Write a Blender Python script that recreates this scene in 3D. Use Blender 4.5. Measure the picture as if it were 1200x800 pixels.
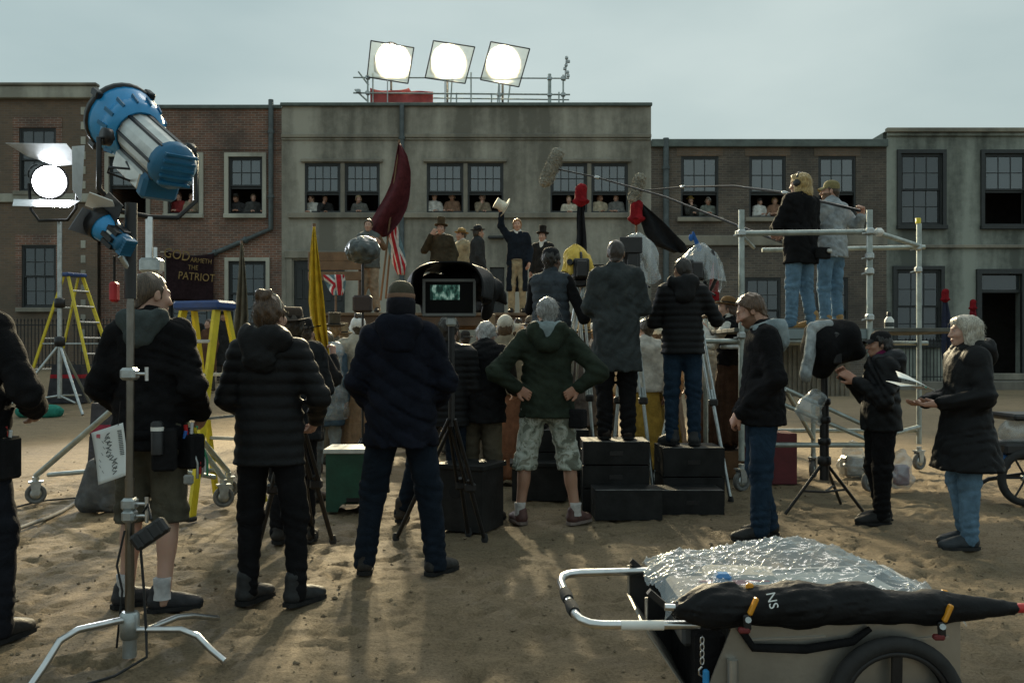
import bpy, bmesh, math, random
import numpy as np
from mathutils import Vector, Matrix
R = math.radians
S = bpy.context.scene
for o in list(bpy.data.objects):
    bpy.data.objects.remove(o)
C = S.collection
random.seed(7)
rng = np.random.default_rng(11)

# ------------------------------------------------------------------ camera, sky, sun, exposure
H = 1.35            # lens height above the sand
F = 1100.0          # focal length in photo pixels (photo 1200 wide)
HZ = 414.0          # photo row of the horizon
cd = bpy.data.cameras.new('camera'); cam = bpy.data.objects.new('camera', cd); C.objects.link(cam)
cd.sensor_width = 36; cd.lens = 36 * F / 1200; cd.shift_y = (HZ - 400) / 1200
cd.clip_start = .05; cd.clip_end = 3000
cam.location = (0, 0, H); cam.rotation_euler = (R(90), 0, 0)
S.camera = cam
SUN_EL, SUN_AZ = 48.0, 20.0     # azimuth clockwise from +Y: the sun stands behind the house fronts, veiled by cloud
W = bpy.data.worlds.new('World'); S.world = W; W.use_nodes = True
wn, wl = W.node_tree.nodes, W.node_tree.links
wn.clear()
wo = wn.new('ShaderNodeOutputWorld'); bg = wn.new('ShaderNodeBackground'); bg.inputs['Strength'].default_value = .1
sky = wn.new('ShaderNodeTexSky'); sky.sky_type = 'NISHITA'; sky.sun_disc = False
sky.sun_elevation = R(SUN_EL); sky.sun_rotation = R(SUN_AZ); sky.air_density = 2; sky.dust_density = 4
tc = wn.new('ShaderNodeTexCoord'); mp = wn.new('ShaderNodeMapping'); mp.inputs['Scale'].default_value = (1, 1, 2.6)
nz = wn.new('ShaderNodeTexNoise'); nz.inputs['Scale'].default_value = 2.3; nz.inputs['Detail'].default_value = 5; nz.inputs['Roughness'].default_value = .45
wl.new(tc.outputs['Generated'], mp.inputs['Vector']); wl.new(mp.outputs['Vector'], nz.inputs['Vector'])
cr = wn.new('ShaderNodeValToRGB'); cr.color_ramp.elements[0].position = .3; cr.color_ramp.elements[1].position = .72
cr.color_ramp.elements[0].color = (.375, .5, .52, 1); cr.color_ramp.elements[1].color = (.6, .715, .71, 1)
wl.new(nz.outputs['Fac'], cr.inputs['Fac'])
ms = wn.new('ShaderNodeVectorMath'); ms.operation = 'SCALE'; ms.inputs['Scale'].default_value = 9.7
wl.new(cr.outputs['Color'], ms.inputs[0])
mx = wn.new('ShaderNodeMix'); mx.data_type = 'RGBA'; mx.inputs['Factor'].default_value = .94
wl.new(sky.outputs['Color'], mx.inputs['A']); wl.new(ms.outputs['Vector'], mx.inputs['B'])
wl.new(mx.outputs['Result'], bg.inputs['Color']); wl.new(bg.outputs['Background'], wo.inputs['Surface'])
sd = bpy.data.lights.new('sun', 'SUN'); sd.energy = .6; sd.angle = R(18); sd.color = (1, .93, .82)
sun = bpy.data.objects.new('sun', sd); C.objects.link(sun)
_d = Vector((math.sin(R(SUN_AZ)) * math.cos(R(SUN_EL)), math.cos(R(SUN_AZ)) * math.cos(R(SUN_EL)), math.sin(R(SUN_EL))))
sun.location = _d * 60; sun.rotation_euler = _d.to_track_quat('Z', 'Y').to_euler()
S.view_settings.view_transform = 'Standard'; S.view_settings.look = 'None'
S.view_settings.gamma = 1; S.view_settings.exposure = 0; S.view_settings.use_curve_mapping = False
S.render.engine = 'CYCLES'
ROOF_W = 46000.0     # power of each of the three lit roof lamps
SIDE_W = 1500.0      # power of the lit lamp on the stand at the left

# ------------------------------------------------------------------ photo pixel -> place
def X(px, Y): return (px - 600) / F * Y
def Z(py, Y): return H + (HZ - py) / F * Y
def at(px, py, Y): return Vector((X(px, Y), Y, Z(py, Y)))
def gy(py): return F * H / (py - HZ)
def sst(a, b, x):
    t = np.clip((x - a) / (b - a), 0, 1); return t * t * (3 - 2 * t)
def gh(x, y):       # the lot climbs towards the house fronts, more on the left
    return (.9 + (.2 - .9) * sst(-7, 6, x)) * sst(14, 27, y)
def G(x, y): return float(gh(np.float64(x), np.float64(y)))

# ------------------------------------------------------------------ materials
MATS = {}
def nodes(name):
    m = bpy.data.materials.new(name); m.use_nodes = True
    n, l = m.node_tree.nodes, m.node_tree.links
    return m, n, l, n['Principled BSDF']
def mat(name, col, rough=.6, metal=0., var=.25, vs=6., bump=.15, bs=60., spec=.5, sheen=0., coat=0., crease=0.):
    if name in MATS: return MATS[name]
    m, n, l, b = nodes(name)
    b.inputs['Roughness'].default_value = rough; b.inputs['Metallic'].default_value = metal
    b.inputs['Specular IOR Level'].default_value = spec
    b.inputs['Sheen Weight'].default_value = sheen; b.inputs['Coat Weight'].default_value = coat
    t = n.new('ShaderNodeTexCoord')
    a = n.new('ShaderNodeTexNoise'); a.inputs['Scale'].default_value = vs; a.inputs['Detail'].default_value = 6; a.inputs['Roughness'].default_value = .62
    l.new(t.outputs['Object'], a.inputs['Vector'])
    r = n.new('ShaderNodeValToRGB'); r.color_ramp.elements[0].position = .3; r.color_ramp.elements[1].position = .72
    r.color_ramp.elements[0].color = (*[c * (1 - var) for c in col], 1); r.color_ramp.elements[1].color = (*[min(1, c * (1 + var)) for c in col], 1)
    l.new(a.outputs['Fac'], r.inputs['Fac']); l.new(r.outputs['Color'], b.inputs['Base Color'])
    if bump:
        k = n.new('ShaderNodeTexNoise'); k.inputs['Scale'].default_value = bs; k.inputs['Detail'].default_value = 4
        l.new(t.outputs['Object'], k.inputs['Vector'])
        u = n.new('ShaderNodeBump'); u.inputs['Strength'].default_value = bump; u.inputs['Distance'].default_value = .01
        l.new(k.outputs['Fac'], u.inputs['Height']); l.new(u.outputs['Normal'], b.inputs['Normal'])
        if crease:      # soft creases of worn cloth
            wv = n.new('ShaderNodeTexNoise'); wv.inputs['Scale'].default_value = 4.5; wv.inputs['Detail'].default_value = 2; wv.inputs['Distortion'].default_value = 1.2
            l.new(t.outputs['Object'], wv.inputs['Vector']); rg = n.new('ShaderNodeMath'); rg.operation = 'PINGPONG'; rg.inputs[1].default_value = .12; l.new(wv.outputs['Fac'], rg.inputs[0])
            u2 = n.new('ShaderNodeBump'); u2.inputs['Strength'].default_value = crease; u2.inputs['Distance'].default_value = .16; l.new(rg.outputs[0], u2.inputs['Height']); l.new(u.outputs['Normal'], u2.inputs['Normal']); l.new(u2.outputs['Normal'], b.inputs['Normal'])
    MATS[name] = m; return m
def cloth(col, rough=.9, bump=.35, key=None, var=.36):
    k = key or 'cloth_%d_%d_%d_%d' % tuple([int(c * 1000) for c in col] + [int(rough * 100)])
    return mat(k, col, rough, 0, var, 9, bump, 130, .12, .0, crease=.2)
def nylon(col): return mat('nylon_%d_%d_%d' % tuple(int(c * 1000) for c in col), col, .6, 0, .2, 7, .2, 90, .16, crease=.08)
def attr_skin():
    m, n, l, b = nodes('skin')
    a = n.new('ShaderNodeVertexColor'); a.layer_name = 'Col'
    t = n.new('ShaderNodeTexCoord'); k = n.new('ShaderNodeTexNoise'); k.inputs['Scale'].default_value = 35; k.inputs['Detail'].default_value = 4
    l.new(t.outputs['Object'], k.inputs['Vector'])
    mm = n.new('ShaderNodeMix'); mm.data_type = 'RGBA'; mm.blend_type = 'MULTIPLY'; mm.inputs['Factor'].default_value = .12
    l.new(a.outputs['Color'], mm.inputs['A']); l.new(k.outputs['Color'], mm.inputs['B'])
    l.new(mm.outputs['Result'], b.inputs['Base Color'])
    b.inputs['Roughness'].default_value = .52; b.inputs['Subsurface Weight'].default_value = .06; b.inputs['Subsurface Radius'].default_value = (.012, .005, .003)
    b.inputs['Specular IOR Level'].default_value = .35
    MATS['skin'] = m; return m
SKIN = attr_skin()
def hairmat(col):
    nm = 'hair_%d_%d_%d' % tuple(int(c * 1000) for c in col)
    if nm in MATS: return MATS[nm]
    m, n, l, b = nodes(nm)
    t = n.new('ShaderNodeTexCoord'); mpp = n.new('ShaderNodeMapping'); mpp.inputs['Scale'].default_value = (1, 1, .16)
    w = n.new('ShaderNodeTexNoise'); w.inputs['Scale'].default_value = 190; w.inputs['Detail'].default_value = 3
    l.new(t.outputs['Object'], mpp.inputs['Vector']); l.new(mpp.outputs['Vector'], w.inputs['Vector'])
    r = n.new('ShaderNodeValToRGB'); r.color_ramp.elements[0].position = .35; r.color_ramp.elements[1].position = .68
    r.color_ramp.elements[0].color = (*[c * .45 for c in col], 1); r.color_ramp.elements[1].color = (*[min(1, c * 1.3) for c in col], 1)
    l.new(w.outputs['Fac'], r.inputs['Fac']); l.new(r.outputs['Color'], b.inputs['Base Color'])
    u = n.new('ShaderNodeBump'); u.inputs['Strength'].default_value = .7; u.inputs['Distance'].default_value = .006
    l.new(w.outputs['Fac'], u.inputs['Height']); l.new(u.outputs['Normal'], b.inputs['Normal'])
    b.inputs['Roughness'].default_value = .45
    MATS[nm] = m; return m
def brickmat(name, c1, c2, mortar, sc, dirt=(.05, .045, .04)):
    m, n, l, b = nodes(name)
    t = n.new('ShaderNodeTexCoord'); mpp = n.new('ShaderNodeMapping'); mpp.inputs['Rotation'].default_value = (R(90), 0, 0)
    l.new(t.outputs['Object'], mpp.inputs['Vector'])
    br = n.new('ShaderNodeTexBrick'); br.inputs['Scale'].default_value = sc
    br.inputs['Color1'].default_value = (*c1, 1); br.inputs['Color2'].default_value = (*c2, 1); br.inputs['Mortar'].default_value = (*mortar, 1)
    br.inputs['Mortar Size'].default_value = .018; br.inputs['Mortar Smooth'].default_value = .25; br.inputs['Bias'].default_value = -.1
    br.inputs['Brick Width'].default_value = .5; br.inputs['Row Height'].default_value = .165
    l.new(mpp.outputs['Vector'], br.inputs['Vector'])
    k = n.new('ShaderNodeTexNoise'); k.inputs['Scale'].default_value = .55; k.inputs['Detail'].default_value = 8; k.inputs['Roughness'].default_value = .66
    l.new(t.outputs['Object'], k.inputs['Vector'])
    r = n.new('ShaderNodeValToRGB'); r.color_ramp.elements[0].position = .36; r.color_ramp.elements[1].position = .62
    r.color_ramp.elements[0].color = (.75, .75, .75, 1); r.color_ramp.elements[1].color = (0, 0, 0, 1)
    l.new(k.outputs['Fac'], r.inputs['Fac'])
    mm = n.new('ShaderNodeMix'); mm.data_type = 'RGBA'; mm.inputs['B'].default_value = (*dirt, 1)
    l.new(r.outputs['Color'], mm.inputs['Factor']); l.new(br.outputs['Color'], mm.inputs['A']); l.new(mm.outputs['Result'], b.inputs['Base Color'])
    u = n.new('ShaderNodeBump'); u.inputs['Strength'].default_value = .6; u.inputs['Distance'].default_value = .02; u.invert = True
    l.new(br.outputs['Fac'], u.inputs['Height']); l.new(u.outputs['Normal'], b.inputs['Normal'])
    b.inputs['Roughness'].default_value = .88
    MATS[name] = m; return m
def stuccomat(name, c, dark):
    m, n, l, b = nodes(name)
    t = n.new('ShaderNodeTexCoord')
    mpp = n.new('ShaderNodeMapping'); mpp.inputs['Scale'].default_value = (1.0, 1.0, .16)
    l.new(t.outputs['Object'], mpp.inputs['Vector'])
    k = n.new('ShaderNodeTexNoise'); k.inputs['Scale'].default_value = 1.0; k.inputs['Detail'].default_value = 8; k.inputs['Roughness'].default_value = .55
    l.new(mpp.outputs['Vector'], k.inputs['Vector'])
    k2 = n.new('ShaderNodeTexNoise'); k2.inputs['Scale'].default_value = 3.5; k2.inputs['Detail'].default_value = 9; k2.inputs['Roughness'].default_value = .7
    l.new(t.outputs['Object'], k2.inputs['Vector'])
    ad = n.new('ShaderNodeMath'); ad.operation = 'MULTIPLY_ADD'; ad.inputs[1].default_value = 1.55; l.new(k.outputs['Fac'], ad.inputs[0])
    q2 = n.new('ShaderNodeMath'); q2.operation = 'MULTIPLY'; q2.inputs[1].default_value = .45; l.new(k2.outputs['Fac'], q2.inputs[0]); l.new(q2.outputs[0], ad.inputs[2])
    r = n.new('ShaderNodeValToRGB'); r.color_ramp.elements[0].position = .42; r.color_ramp.elements[1].position = .6
    r.color_ramp.elements[0].color = (*dark, 1); r.color_ramp.elements[1].color = (*c, 1)
    hf = n.new('ShaderNodeMath'); hf.operation = 'MULTIPLY'; hf.inputs[1].default_value = .5; l.new(ad.outputs[0], hf.inputs[0])
    l.new(hf.outputs[0], r.inputs['Fac']); l.new(r.outputs['Color'], b.inputs['Base Color'])
    u = n.new('ShaderNodeBump'); u.inputs['Strength'].default_value = .35; u.inputs['Distance'].default_value = .03
    l.new(k2.outputs['Fac'], u.inputs['Height']); l.new(u.outputs['Normal'], b.inputs['Normal'])
    b.inputs['Roughness'].default_value = .9
    MATS[name] = m; return m
def emis(name, col, st):
    m = bpy.data.materials.new(name); m.use_nodes = True; n, l = m.node_tree.nodes, m.node_tree.links; n.clear()
    o = n.new('ShaderNodeOutputMaterial'); e = n.new('ShaderNodeEmission'); e.inputs['Color'].default_value = (*col, 1); e.inputs['Strength'].default_value = st
    l.new(e.outputs[0], o.inputs['Surface']); MATS[name] = m; return m
def glassmat(name, col, clear, rough=.08, gloss=.25, bump=0.):
    m = bpy.data.materials.new(name); m.use_nodes = True; n, l = m.node_tree.nodes, m.node_tree.links; n.clear()
    o = n.new('ShaderNodeOutputMaterial'); tr = n.new('ShaderNodeBsdfTransparent'); df = n.new('ShaderNodeBsdfDiffuse'); gl = n.new('ShaderNodeBsdfGlossy')
    df.inputs['Color'].default_value = (*col, 1); gl.inputs['Roughness'].default_value = rough; gl.inputs['Color'].default_value = (.95, .97, 1, 1)
    a = n.new('ShaderNodeMixShader'); a.inputs[0].default_value = clear; b = n.new('ShaderNodeMixShader'); b.inputs[0].default_value = gloss
    l.new(df.outputs[0], a.inputs[1]); l.new(tr.outputs[0], a.inputs[2]); l.new(a.outputs[0], b.inputs[1]); l.new(gl.outputs[0], b.inputs[2]); l.new(b.outputs[0], o.inputs['Surface'])
    if bump:
        t = n.new('ShaderNodeTexCoord'); k = n.new('ShaderNodeTexNoise'); k.inputs['Scale'].default_value = 22; k.inputs['Detail'].default_value = 7; k.inputs['Distortion'].default_value = 1.2
        l.new(t.outputs['Object'], k.inputs['Vector'])
        u = n.new('ShaderNodeBump'); u.inputs['Strength'].default_value = bump; u.inputs['Distance'].default_value = .02
        l.new(k.outputs['Fac'], u.inputs['Height']); l.new(u.outputs['Normal'], gl.inputs['Normal'])
        # the same noise makes the plastic less clear in places
        r = n.new('ShaderNodeMapRange'); r.inputs['From Min'].default_value = .35; r.inputs['From Max'].default_value = .7; r.inputs['To Min'].default_value = clear; r.inputs['To Max'].default_value = clear * .78
        l.new(k.outputs['Fac'], r.inputs['Value']); l.new(r.outputs[0], a.inputs[0])
    MATS[name] = m; return m
CHROME = mat('chrome_tube', (.62, .63, .63), .28, 1, .12, 20, .05, 80)
STEEL = mat('galvanised_steel', (.42, .45, .45), .42, .9, .25, 14, .12, 60)
SCAF = mat('scaffold_tube', (.36, .40, .38), .5, .7, .3, 9, .15, 50)
IRON = mat('black_iron', (.02, .021, .022), .6, .2, .3, 14, .2, 60)
BLACK = mat('black_metal', (.012, .012, .013), .42, .2, .3, 18, .08, 80)
BLKPL = mat('black_plastic', (.014, .014, .015), .5, 0, .3, 18, .08, 80)
RUBBER = mat('black_rubber', (.02, .02, .02), .85, 0, .3, 20, .2, 70)
GREYRUB = mat('grey_rubber', (.13, .13, .125), .85, 0, .3, 20, .2, 70)
ALU = mat('brushed_aluminium', (.42, .415, .39), .4, .85, .12, 5, .06, 90)
YELLOW = mat('yellow_fibreglass', (.66, .52, .02), .5, 0, .18, 9, .1, 60)
BLUEP = mat('blue_plastic', (.015, .05, .18), .5, 0, .2, 9, .1, 60)
BLUEL = mat('blue_lamp_paint', (.018, .26, .56), .4, 0, .12, 8, .05, 60, coat=.3)
BLUELD = mat('deep_blue_lamp_paint', (.01, .12, .24), .45, 0, .15, 8, .05, 60)
LAMPAL = mat('lamp_aluminium', (.62, .63, .6), .38, .55, .15, 8, .05, 60)
WHITEM = mat('white_paint', (.72, .72, .68), .5, 0, .1, 9, .05, 60)
WOODD = mat('dark_wood', (.085, .05, .028), .7, 0, .35, 5, .3, 40)
WOODM = mat('brown_wood', (.16, .09, .045), .68, 0, .35, 5, .3, 40)
PLYBLK = mat('black_painted_ply', (.013, .0135, .0135), .6, 0, .6, 7, .2, 40, spec=.22)
RED = mat('red_paint', (.42, .02, .025), .55, 0, .2, 8, .1, 50)
ORANGE = mat('orange_plastic', (.62, .26, .012), .45, 0, .15, 9, .05, 60)
PAPER = mat('white_paper', (.74, .77, .76), .8, 0, .05, 9, .05, 60)
INK = mat('dark_ink', (.05, .06, .06), .8, 0, .2, 30, 0)
POLY = glassmat('clear_plastic_sheet', (.42, .47, .48), .7, .16, .1, .0)
POLYM = glassmat('milky_plastic_cover', (.4, .45, .46), .74, .25, .1, .25)
PANE = glassmat('old_window_glass', (.075, .09, .092), .35, .06, .11)
PANED = glassmat('dim_window_glass', (.04, .05, .052), .4, .08, .07)
LENSG = mat('lens_glass', (.02, .025, .03), .06, 0, .1, 5, 0, coat=1)

# ------------------------------------------------------------------ mesh building
class MB:
    def __init__(s): s.v = []; s.f = []; s.sm = []
    def add(s, vs, fs, smooth=False, M=None):
        o = len(s.v)
        s.v += [tuple(M @ Vector(p)) if M else tuple(p) for p in vs]
        s.f += [tuple(o + i for i in f) for f in fs]; s.sm += [smooth] * len(fs)
        return s
    def box(s, c, d, M=None, ch=.0):
        hx, hy, hz = d[0] / 2, d[1] / 2, d[2] / 2
        c = Vector(c)
        if ch <= 0:
            vs = [c + Vector((sx * hx, sy * hy, sz * hz)) for sx in (-1, 1) for sy in (-1, 1) for sz in (-1, 1)]
            return s.add(vs, [(0, 1, 3, 2), (4, 6, 7, 5), (0, 4, 5, 1), (2, 3, 7, 6), (0, 2, 6, 4), (1, 5, 7, 3)], False, M)
        vs = []; ix = {}
        for sx in (-1, 1):
            for sy in (-1, 1):
                for sz in (-1, 1):
                    for a in range(3):
                        p = [sx * (hx - ch), sy * (hy - ch), sz * (hz - ch)]; p[a] += (sx, sy, sz)[a] * ch
                        ix[(sx, sy, sz, a)] = len(vs); vs.append(c + Vector(p))
        fs = []
        for a in range(3):
            for sg in (-1, 1):
                q = []
                for (u, w) in ((-1, -1), (1, -1), (1, 1), (-1, 1)):
                    k = [0, 0, 0]; k[a] = sg; k[(a + 1) % 3] = u; k[(a + 2) % 3] = w; q.append(ix[(*k, a)])
                fs.append(tuple(q if sg > 0 else q[::-1]))
        for a in range(3):      # edges along axis a
            b, e = (a + 1) % 3, (a + 2) % 3
            for u in (-1, 1):
                for w in (-1, 1):
                    k0 = [0, 0, 0]; k0[a] = -1; k0[b] = u; k0[e] = w; k1 = list(k0); k1[a] = 1
                    q = (ix[(*k0, b)], ix[(*k1, b)], ix[(*k1, e)], ix[(*k0, e)])
                    fs.append(q if u * w < 0 else q[::-1])
        for sx in (-1, 1):
            for sy in (-1, 1):
                for sz in (-1, 1):
                    t = tuple(ix[(sx, sy, sz, a)] for a in range(3)); fs.append(t if sx * sy * sz > 0 else t[::-1])
        return s.add(vs, fs, False, M)
    def tube(s, path, r, n=8, caps=True, M=None):
        P = [Vector(p) for p in path]; m = len(P)
        rs = r if isinstance(r, (list, tuple)) else [r] * m
        T = [((P[min(i + 1, m - 1)] - P[max(i - 1, 0)]).normalized()) for i in range(m)]
        up = Vector((0, 0, 1)) if abs(T[0].z) < .9 else Vector((1, 0, 0))
        a = T[0].cross(up).normalized(); vs = []
        rings = []
        for i in range(m):
            a = (a - T[i] * a.dot(T[i])).normalized(); b = T[i].cross(a)
            ring = [P[i] + (a * math.cos(2 * math.pi * k / n) + b * math.sin(2 * math.pi * k / n)) * rs[i] for k in range(n)]
            rings.append(ring); vs += ring
        fs = [(i * n + k, i * n + (k + 1) % n, (i + 1) * n + (k + 1) % n, (i + 1) * n + k) for i in range(m - 1) for k in range(n)]
        s.add(vs, fs, True, M)
        if caps:
            s.add(rings[0], [tuple(range(n))[::-1]], False, M); s.add(rings[-1], [tuple(range(n))], False, M)
        return s
    def rod(s, a, b, r, n=8, M=None): return s.tube([a, b], r, n, True, M)
    def bar(s, a, b, w, h, M=None, ch=0):    # rectangular bar from a to b
        a, b = Vector(a), Vector(b); d = b - a; L = d.length
        z = d.normalized(); up = Vector((0, 0, 1)) if abs(z.z) < .95 else Vector((0, 1, 0))
        x = z.cross(up).normalized(); y = z.cross(x)
        Q = Matrix((x, y, z)).transposed().to_4x4(); Q.translation = (a + b) / 2
        return s.box((0, 0, 0), (w, h, L), (M @ Q) if M else Q, ch)
    def lathe(s, prof, n=20, M=None, smooth=True, sx=1, sy=1, close=True):
        vs = [(r * math.cos(2 * math.pi * k / n) * sx, r * math.sin(2 * math.pi * k / n) * sy, z) for r, z in prof for k in range(n)]
        fs = [(i * n + k, i * n + (k + 1) % n, (i + 1) * n + (k + 1) % n, (i + 1) * n + k) for i in range(len(prof) - 1) for k in range(n)]
        s.add(vs, fs, smooth, M)
        if close:
            if prof[0][0] > 1e-4: s.add(vs[:n], [tuple(range(n))[::-1]], False, M)
            if prof[-1][0] > 1e-4: s.add(vs[-n:], [tuple(range(n))], False, M)
        return s
    def prism(s, poly, h0, h1, M=None):      # poly in xz, extruded along y
        n = len(poly)
        vs = [(p[0], h0, p[1]) for p in poly] + [(p[0], h1, p[1]) for p in poly]
        fs = [tuple(range(n)), tuple(range(2 * n - 1, n - 1, -1))] + [(i, i + n, (i + 1) % n + n, (i + 1) % n) for i in range(n)]
        return s.add(vs, fs, False, M)
    def grid(s, fn, nu, nv, smooth=True, M=None):
        vs = [fn(i / nu, j / nv) for i in range(nu + 1) for j in range(nv + 1)]
        fs = [(i * (nv + 1) + j, (i + 1) * (nv + 1) + j, (i + 1) * (nv + 1) + j + 1, i * (nv + 1) + j + 1) for i in range(nu) for j in range(nv)]
        return s.add(vs, fs, smooth, M)
    def mesh(s, name):
        me = bpy.data.meshes.new(name); me.from_pydata(s.v, [], s.f)
        me.polygons.foreach_set('use_smooth', s.sm); me.update(); return me
    def build(s, name, m, parent=None, loc=None, solid=0):
        return obj(name, s.mesh(name), m, parent, loc, solid)
def obj(name, me, m, parent=None, loc=None, solid=0):
    o = bpy.data.objects.new(name, me); C.objects.link(o)
    if m and not me.materials: me.materials.append(m)
    if parent: o.parent = parent
    if loc is not None: o.location = loc
    if solid:
        k = o.modifiers.new('solid', 'SOLIDIFY'); k.thickness = solid; k.offset = 0
    return o
def tag(o, label, cat, group=None):
    o['label'] = label; o['category'] = cat
    if group: o['group'] = group
    return o
def thing(name, label, cat, loc=(0, 0, 0), rz=0, group=None):
    o = bpy.data.objects.new(name, None); C.objects.link(o); o.empty_display_size = .1
    o.location = loc; o.rotation_euler = (0, 0, rz)
    return tag(o, label, cat, group)
def struct(o):
    o['kind'] = 'structure'; return o
def stuff(o):
    o['kind'] = 'stuff'; return o
def TR(loc=(0, 0, 0), rx=0, ry=0, rz=0):
    return Matrix.Translation(Vector(loc)) @ Matrix.Rotation(R(rz), 4, 'Z') @ Matrix.Rotation(R(ry), 4, 'Y') @ Matrix.Rotation(R(rx), 4, 'X')
def aim(loc, d, roll=0):    # local +Z points along d
    q = Vector(d).normalized().to_track_quat('Z', 'Y').to_matrix().to_4x4()
    return Matrix.Translation(Vector(loc)) @ q @ Matrix.Rotation(R(roll), 4, 'Z')
def textmesh(body, size, name, m, parent, M, ext=.002, align='CENTER'):
    c = bpy.data.curves.new(name, 'FONT'); c.body = body; c.size = size; c.extrude = ext; c.align_x = align; c.resolution_u = 3
    t = bpy.data.objects.new('tmp', c); C.objects.link(t)
    me = bpy.data.meshes.new_from_object(t.evaluated_get(bpy.context.evaluated_depsgraph_get()))
    bpy.data.objects.remove(t); bpy.data.curves.remove(c)
    me.transform(M); me.name = name; me.materials.clear(); return obj(name, me, m, parent)

# ------------------------------------------------------------------ distance-field solids (people, cloth bags, hoods)
class SDF:
    def __init__(s, lo, hi, v):
        s.lo = np.array(lo, float); s.v = v
        s.n = np.ceil((np.array(hi, float) - s.lo) / v).astype(int) + 1
        s.D = np.full(s.n, 1.0, np.float32)
        s.ax = [(s.lo[i] + v * np.arange(s.n[i])).astype(np.float32) for i in range(3)]
    def sub(s, lo, hi, pad):
        a = np.maximum(0, np.floor((np.array(lo) - pad - s.lo) / s.v).astype(int)); b = np.minimum(s.n, np.ceil((np.array(hi) + pad - s.lo) / s.v).astype(int) + 1)
        if (b <= a).any(): return None
        sl = tuple(slice(a[i], b[i]) for i in range(3))
        return sl, s.ax[0][sl[0]][:, None, None], s.ax[1][sl[1]][None, :, None], s.ax[2][sl[2]][None, None, :]
    def mn(s, sl, d, k, op):
        A = s.D[sl]
        if op == 'u':
            h = np.maximum(k - np.abs(A - d), 0) / k; s.D[sl] = np.minimum(A, d) - h * h * k * .25
        else:
            h = np.maximum(k - np.abs(A + d), 0) / k; s.D[sl] = np.maximum(A, -d) + h * h * k * .25
    def cone(s, a, b, ra, rb, k=.03, sc=(1, 1, 1), op='u'):
        a = np.array(a, float); b = np.array(b, float); m = max(ra, rb) * max(sc)
        t = s.sub(np.minimum(a, b) - m, np.maximum(a, b) + m, k + 3 * s.v)
        if t is None: return s
        sl, x, y, z = t; d = b - a; L = max(float(d @ d), 1e-9)
        h = np.clip(((x - a[0]) * d[0] + (y - a[1]) * d[1] + (z - a[2]) * d[2]) / L, 0, 1)
        q = np.sqrt(((x - a[0] - h * d[0]) / sc[0]) ** 2 + ((y - a[1] - h * d[1]) / sc[1]) ** 2 + ((z - a[2] - h * d[2]) / sc[2]) ** 2)
        s.mn(sl, ((q - (ra + (rb - ra) * h)) * min(sc)).astype(np.float32), k, op); return s
    def ell(s, c, r, k=.03, op='u', Rm=None):
        m = max(r); t = s.sub(np.array(c) - m, np.array(c) + m, k + 3 * s.v)
        if t is None: return s
        sl, x, y, z = t; x = x - c[0]; y = y - c[1]; z = z - c[2]
        if Rm is not None:
            i = np.array(Rm).T; x, y, z = i[0, 0] * x + i[0, 1] * y + i[0, 2] * z, i[1, 0] * x + i[1, 1] * y + i[1, 2] * z, i[2, 0] * x + i[2, 1] * y + i[2, 2] * z
        k0 = np.sqrt((x / r[0]) ** 2 + (y / r[1]) ** 2 + (z / r[2]) ** 2); k1 = np.sqrt((x / r[0] ** 2) ** 2 + (y / r[1] ** 2) ** 2 + (z / r[2] ** 2) ** 2) + 1e-6
        s.mn(sl, (k0 * (k0 - 1) / k1).astype(np.float32), k, op); return s
    def full(s): return s.ax[0][:, None, None], s.ax[1][None, :, None], s.ax[2][None, None, :]
    def cut(s, n, c):        # keep n.p <= c
        x, y, z = s.full(); L = math.sqrt(sum(q * q for q in n))
        s.D = np.maximum(s.D, ((n[0] * x + n[1] * y + n[2] * z - c) / L).astype(np.float32)); return s
    def disp(s, f):
        x, y, z = s.full(); s.D = (s.D + f(x, y, z)).astype(np.float32); return s
    def mesh(s):
        D = s.D; Sg = D < 0
        tot = np.zeros(tuple(s.n - 1), np.int8)
        for a in (0, 1):
            for b in (0, 1):
                for c in (0, 1):
                    tot += Sg[a:s.n[0] - 1 + a, b:s.n[1] - 1 + b, c:s.n[2] - 1 + c]
        act = (tot > 0) & (tot < 8); ii = np.argwhere(act)
        idx = np.full(act.shape, -1, np.int64); idx[act] = np.arange(len(ii))
        acc = np.zeros((len(ii), 3)); cnt = np.zeros(len(ii))
        for a in range(3):
            b, c = (a + 1) % 3, (a + 2) % 3
            for u in (0, 1):
                for w in (0, 1):
                    o0 = np.zeros(3, int); o0[b] = u; o0[c] = w; o1 = o0.copy(); o1[a] = 1
                    p, q = ii + o0, ii + o1
                    da = D[p[:, 0], p[:, 1], p[:, 2]]; db = D[q[:, 0], q[:, 1], q[:, 2]]
                    m = (da < 0) != (db < 0); t = da / np.where(m, da - db, 1)
                    pt = np.broadcast_to(o0.astype(float), (len(ii), 3)).copy(); pt[:, a] += t
                    acc += pt * m[:, None]; cnt += m
        V = s.lo + s.v * (ii + acc / np.maximum(cnt, 1)[:, None])
        Q = []
        for a in range(3):
            b, c = (a + 1) % 3, (a + 2) % 3
            s0 = [slice(1, -1)] * 3; s1 = [slice(1, -1)] * 3; s0[a] = slice(0, -1); s1[a] = slice(1, None)
            A, B = Sg[tuple(s0)], Sg[tuple(s1)]; m = A != B
            e = np.argwhere(m)
            if not len(e): continue
            fl = A[m]; e[:, b] += 1; e[:, c] += 1
            def cell(db, dc):
                k = e.copy(); k[:, b] += db; k[:, c] += dc; return idx[k[:, 0], k[:, 1], k[:, 2]]
            q = np.stack([cell(-1, -1), cell(0, -1), cell(0, 0), cell(-1, 0)], 1)
            q[~fl] = q[~fl][:, ::-1]; Q.append(q)
        Q = np.concatenate(Q) if Q else np.zeros((0, 4), int)
        Q = Q[(Q >= 0).all(1)]
        return V, Q
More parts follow.
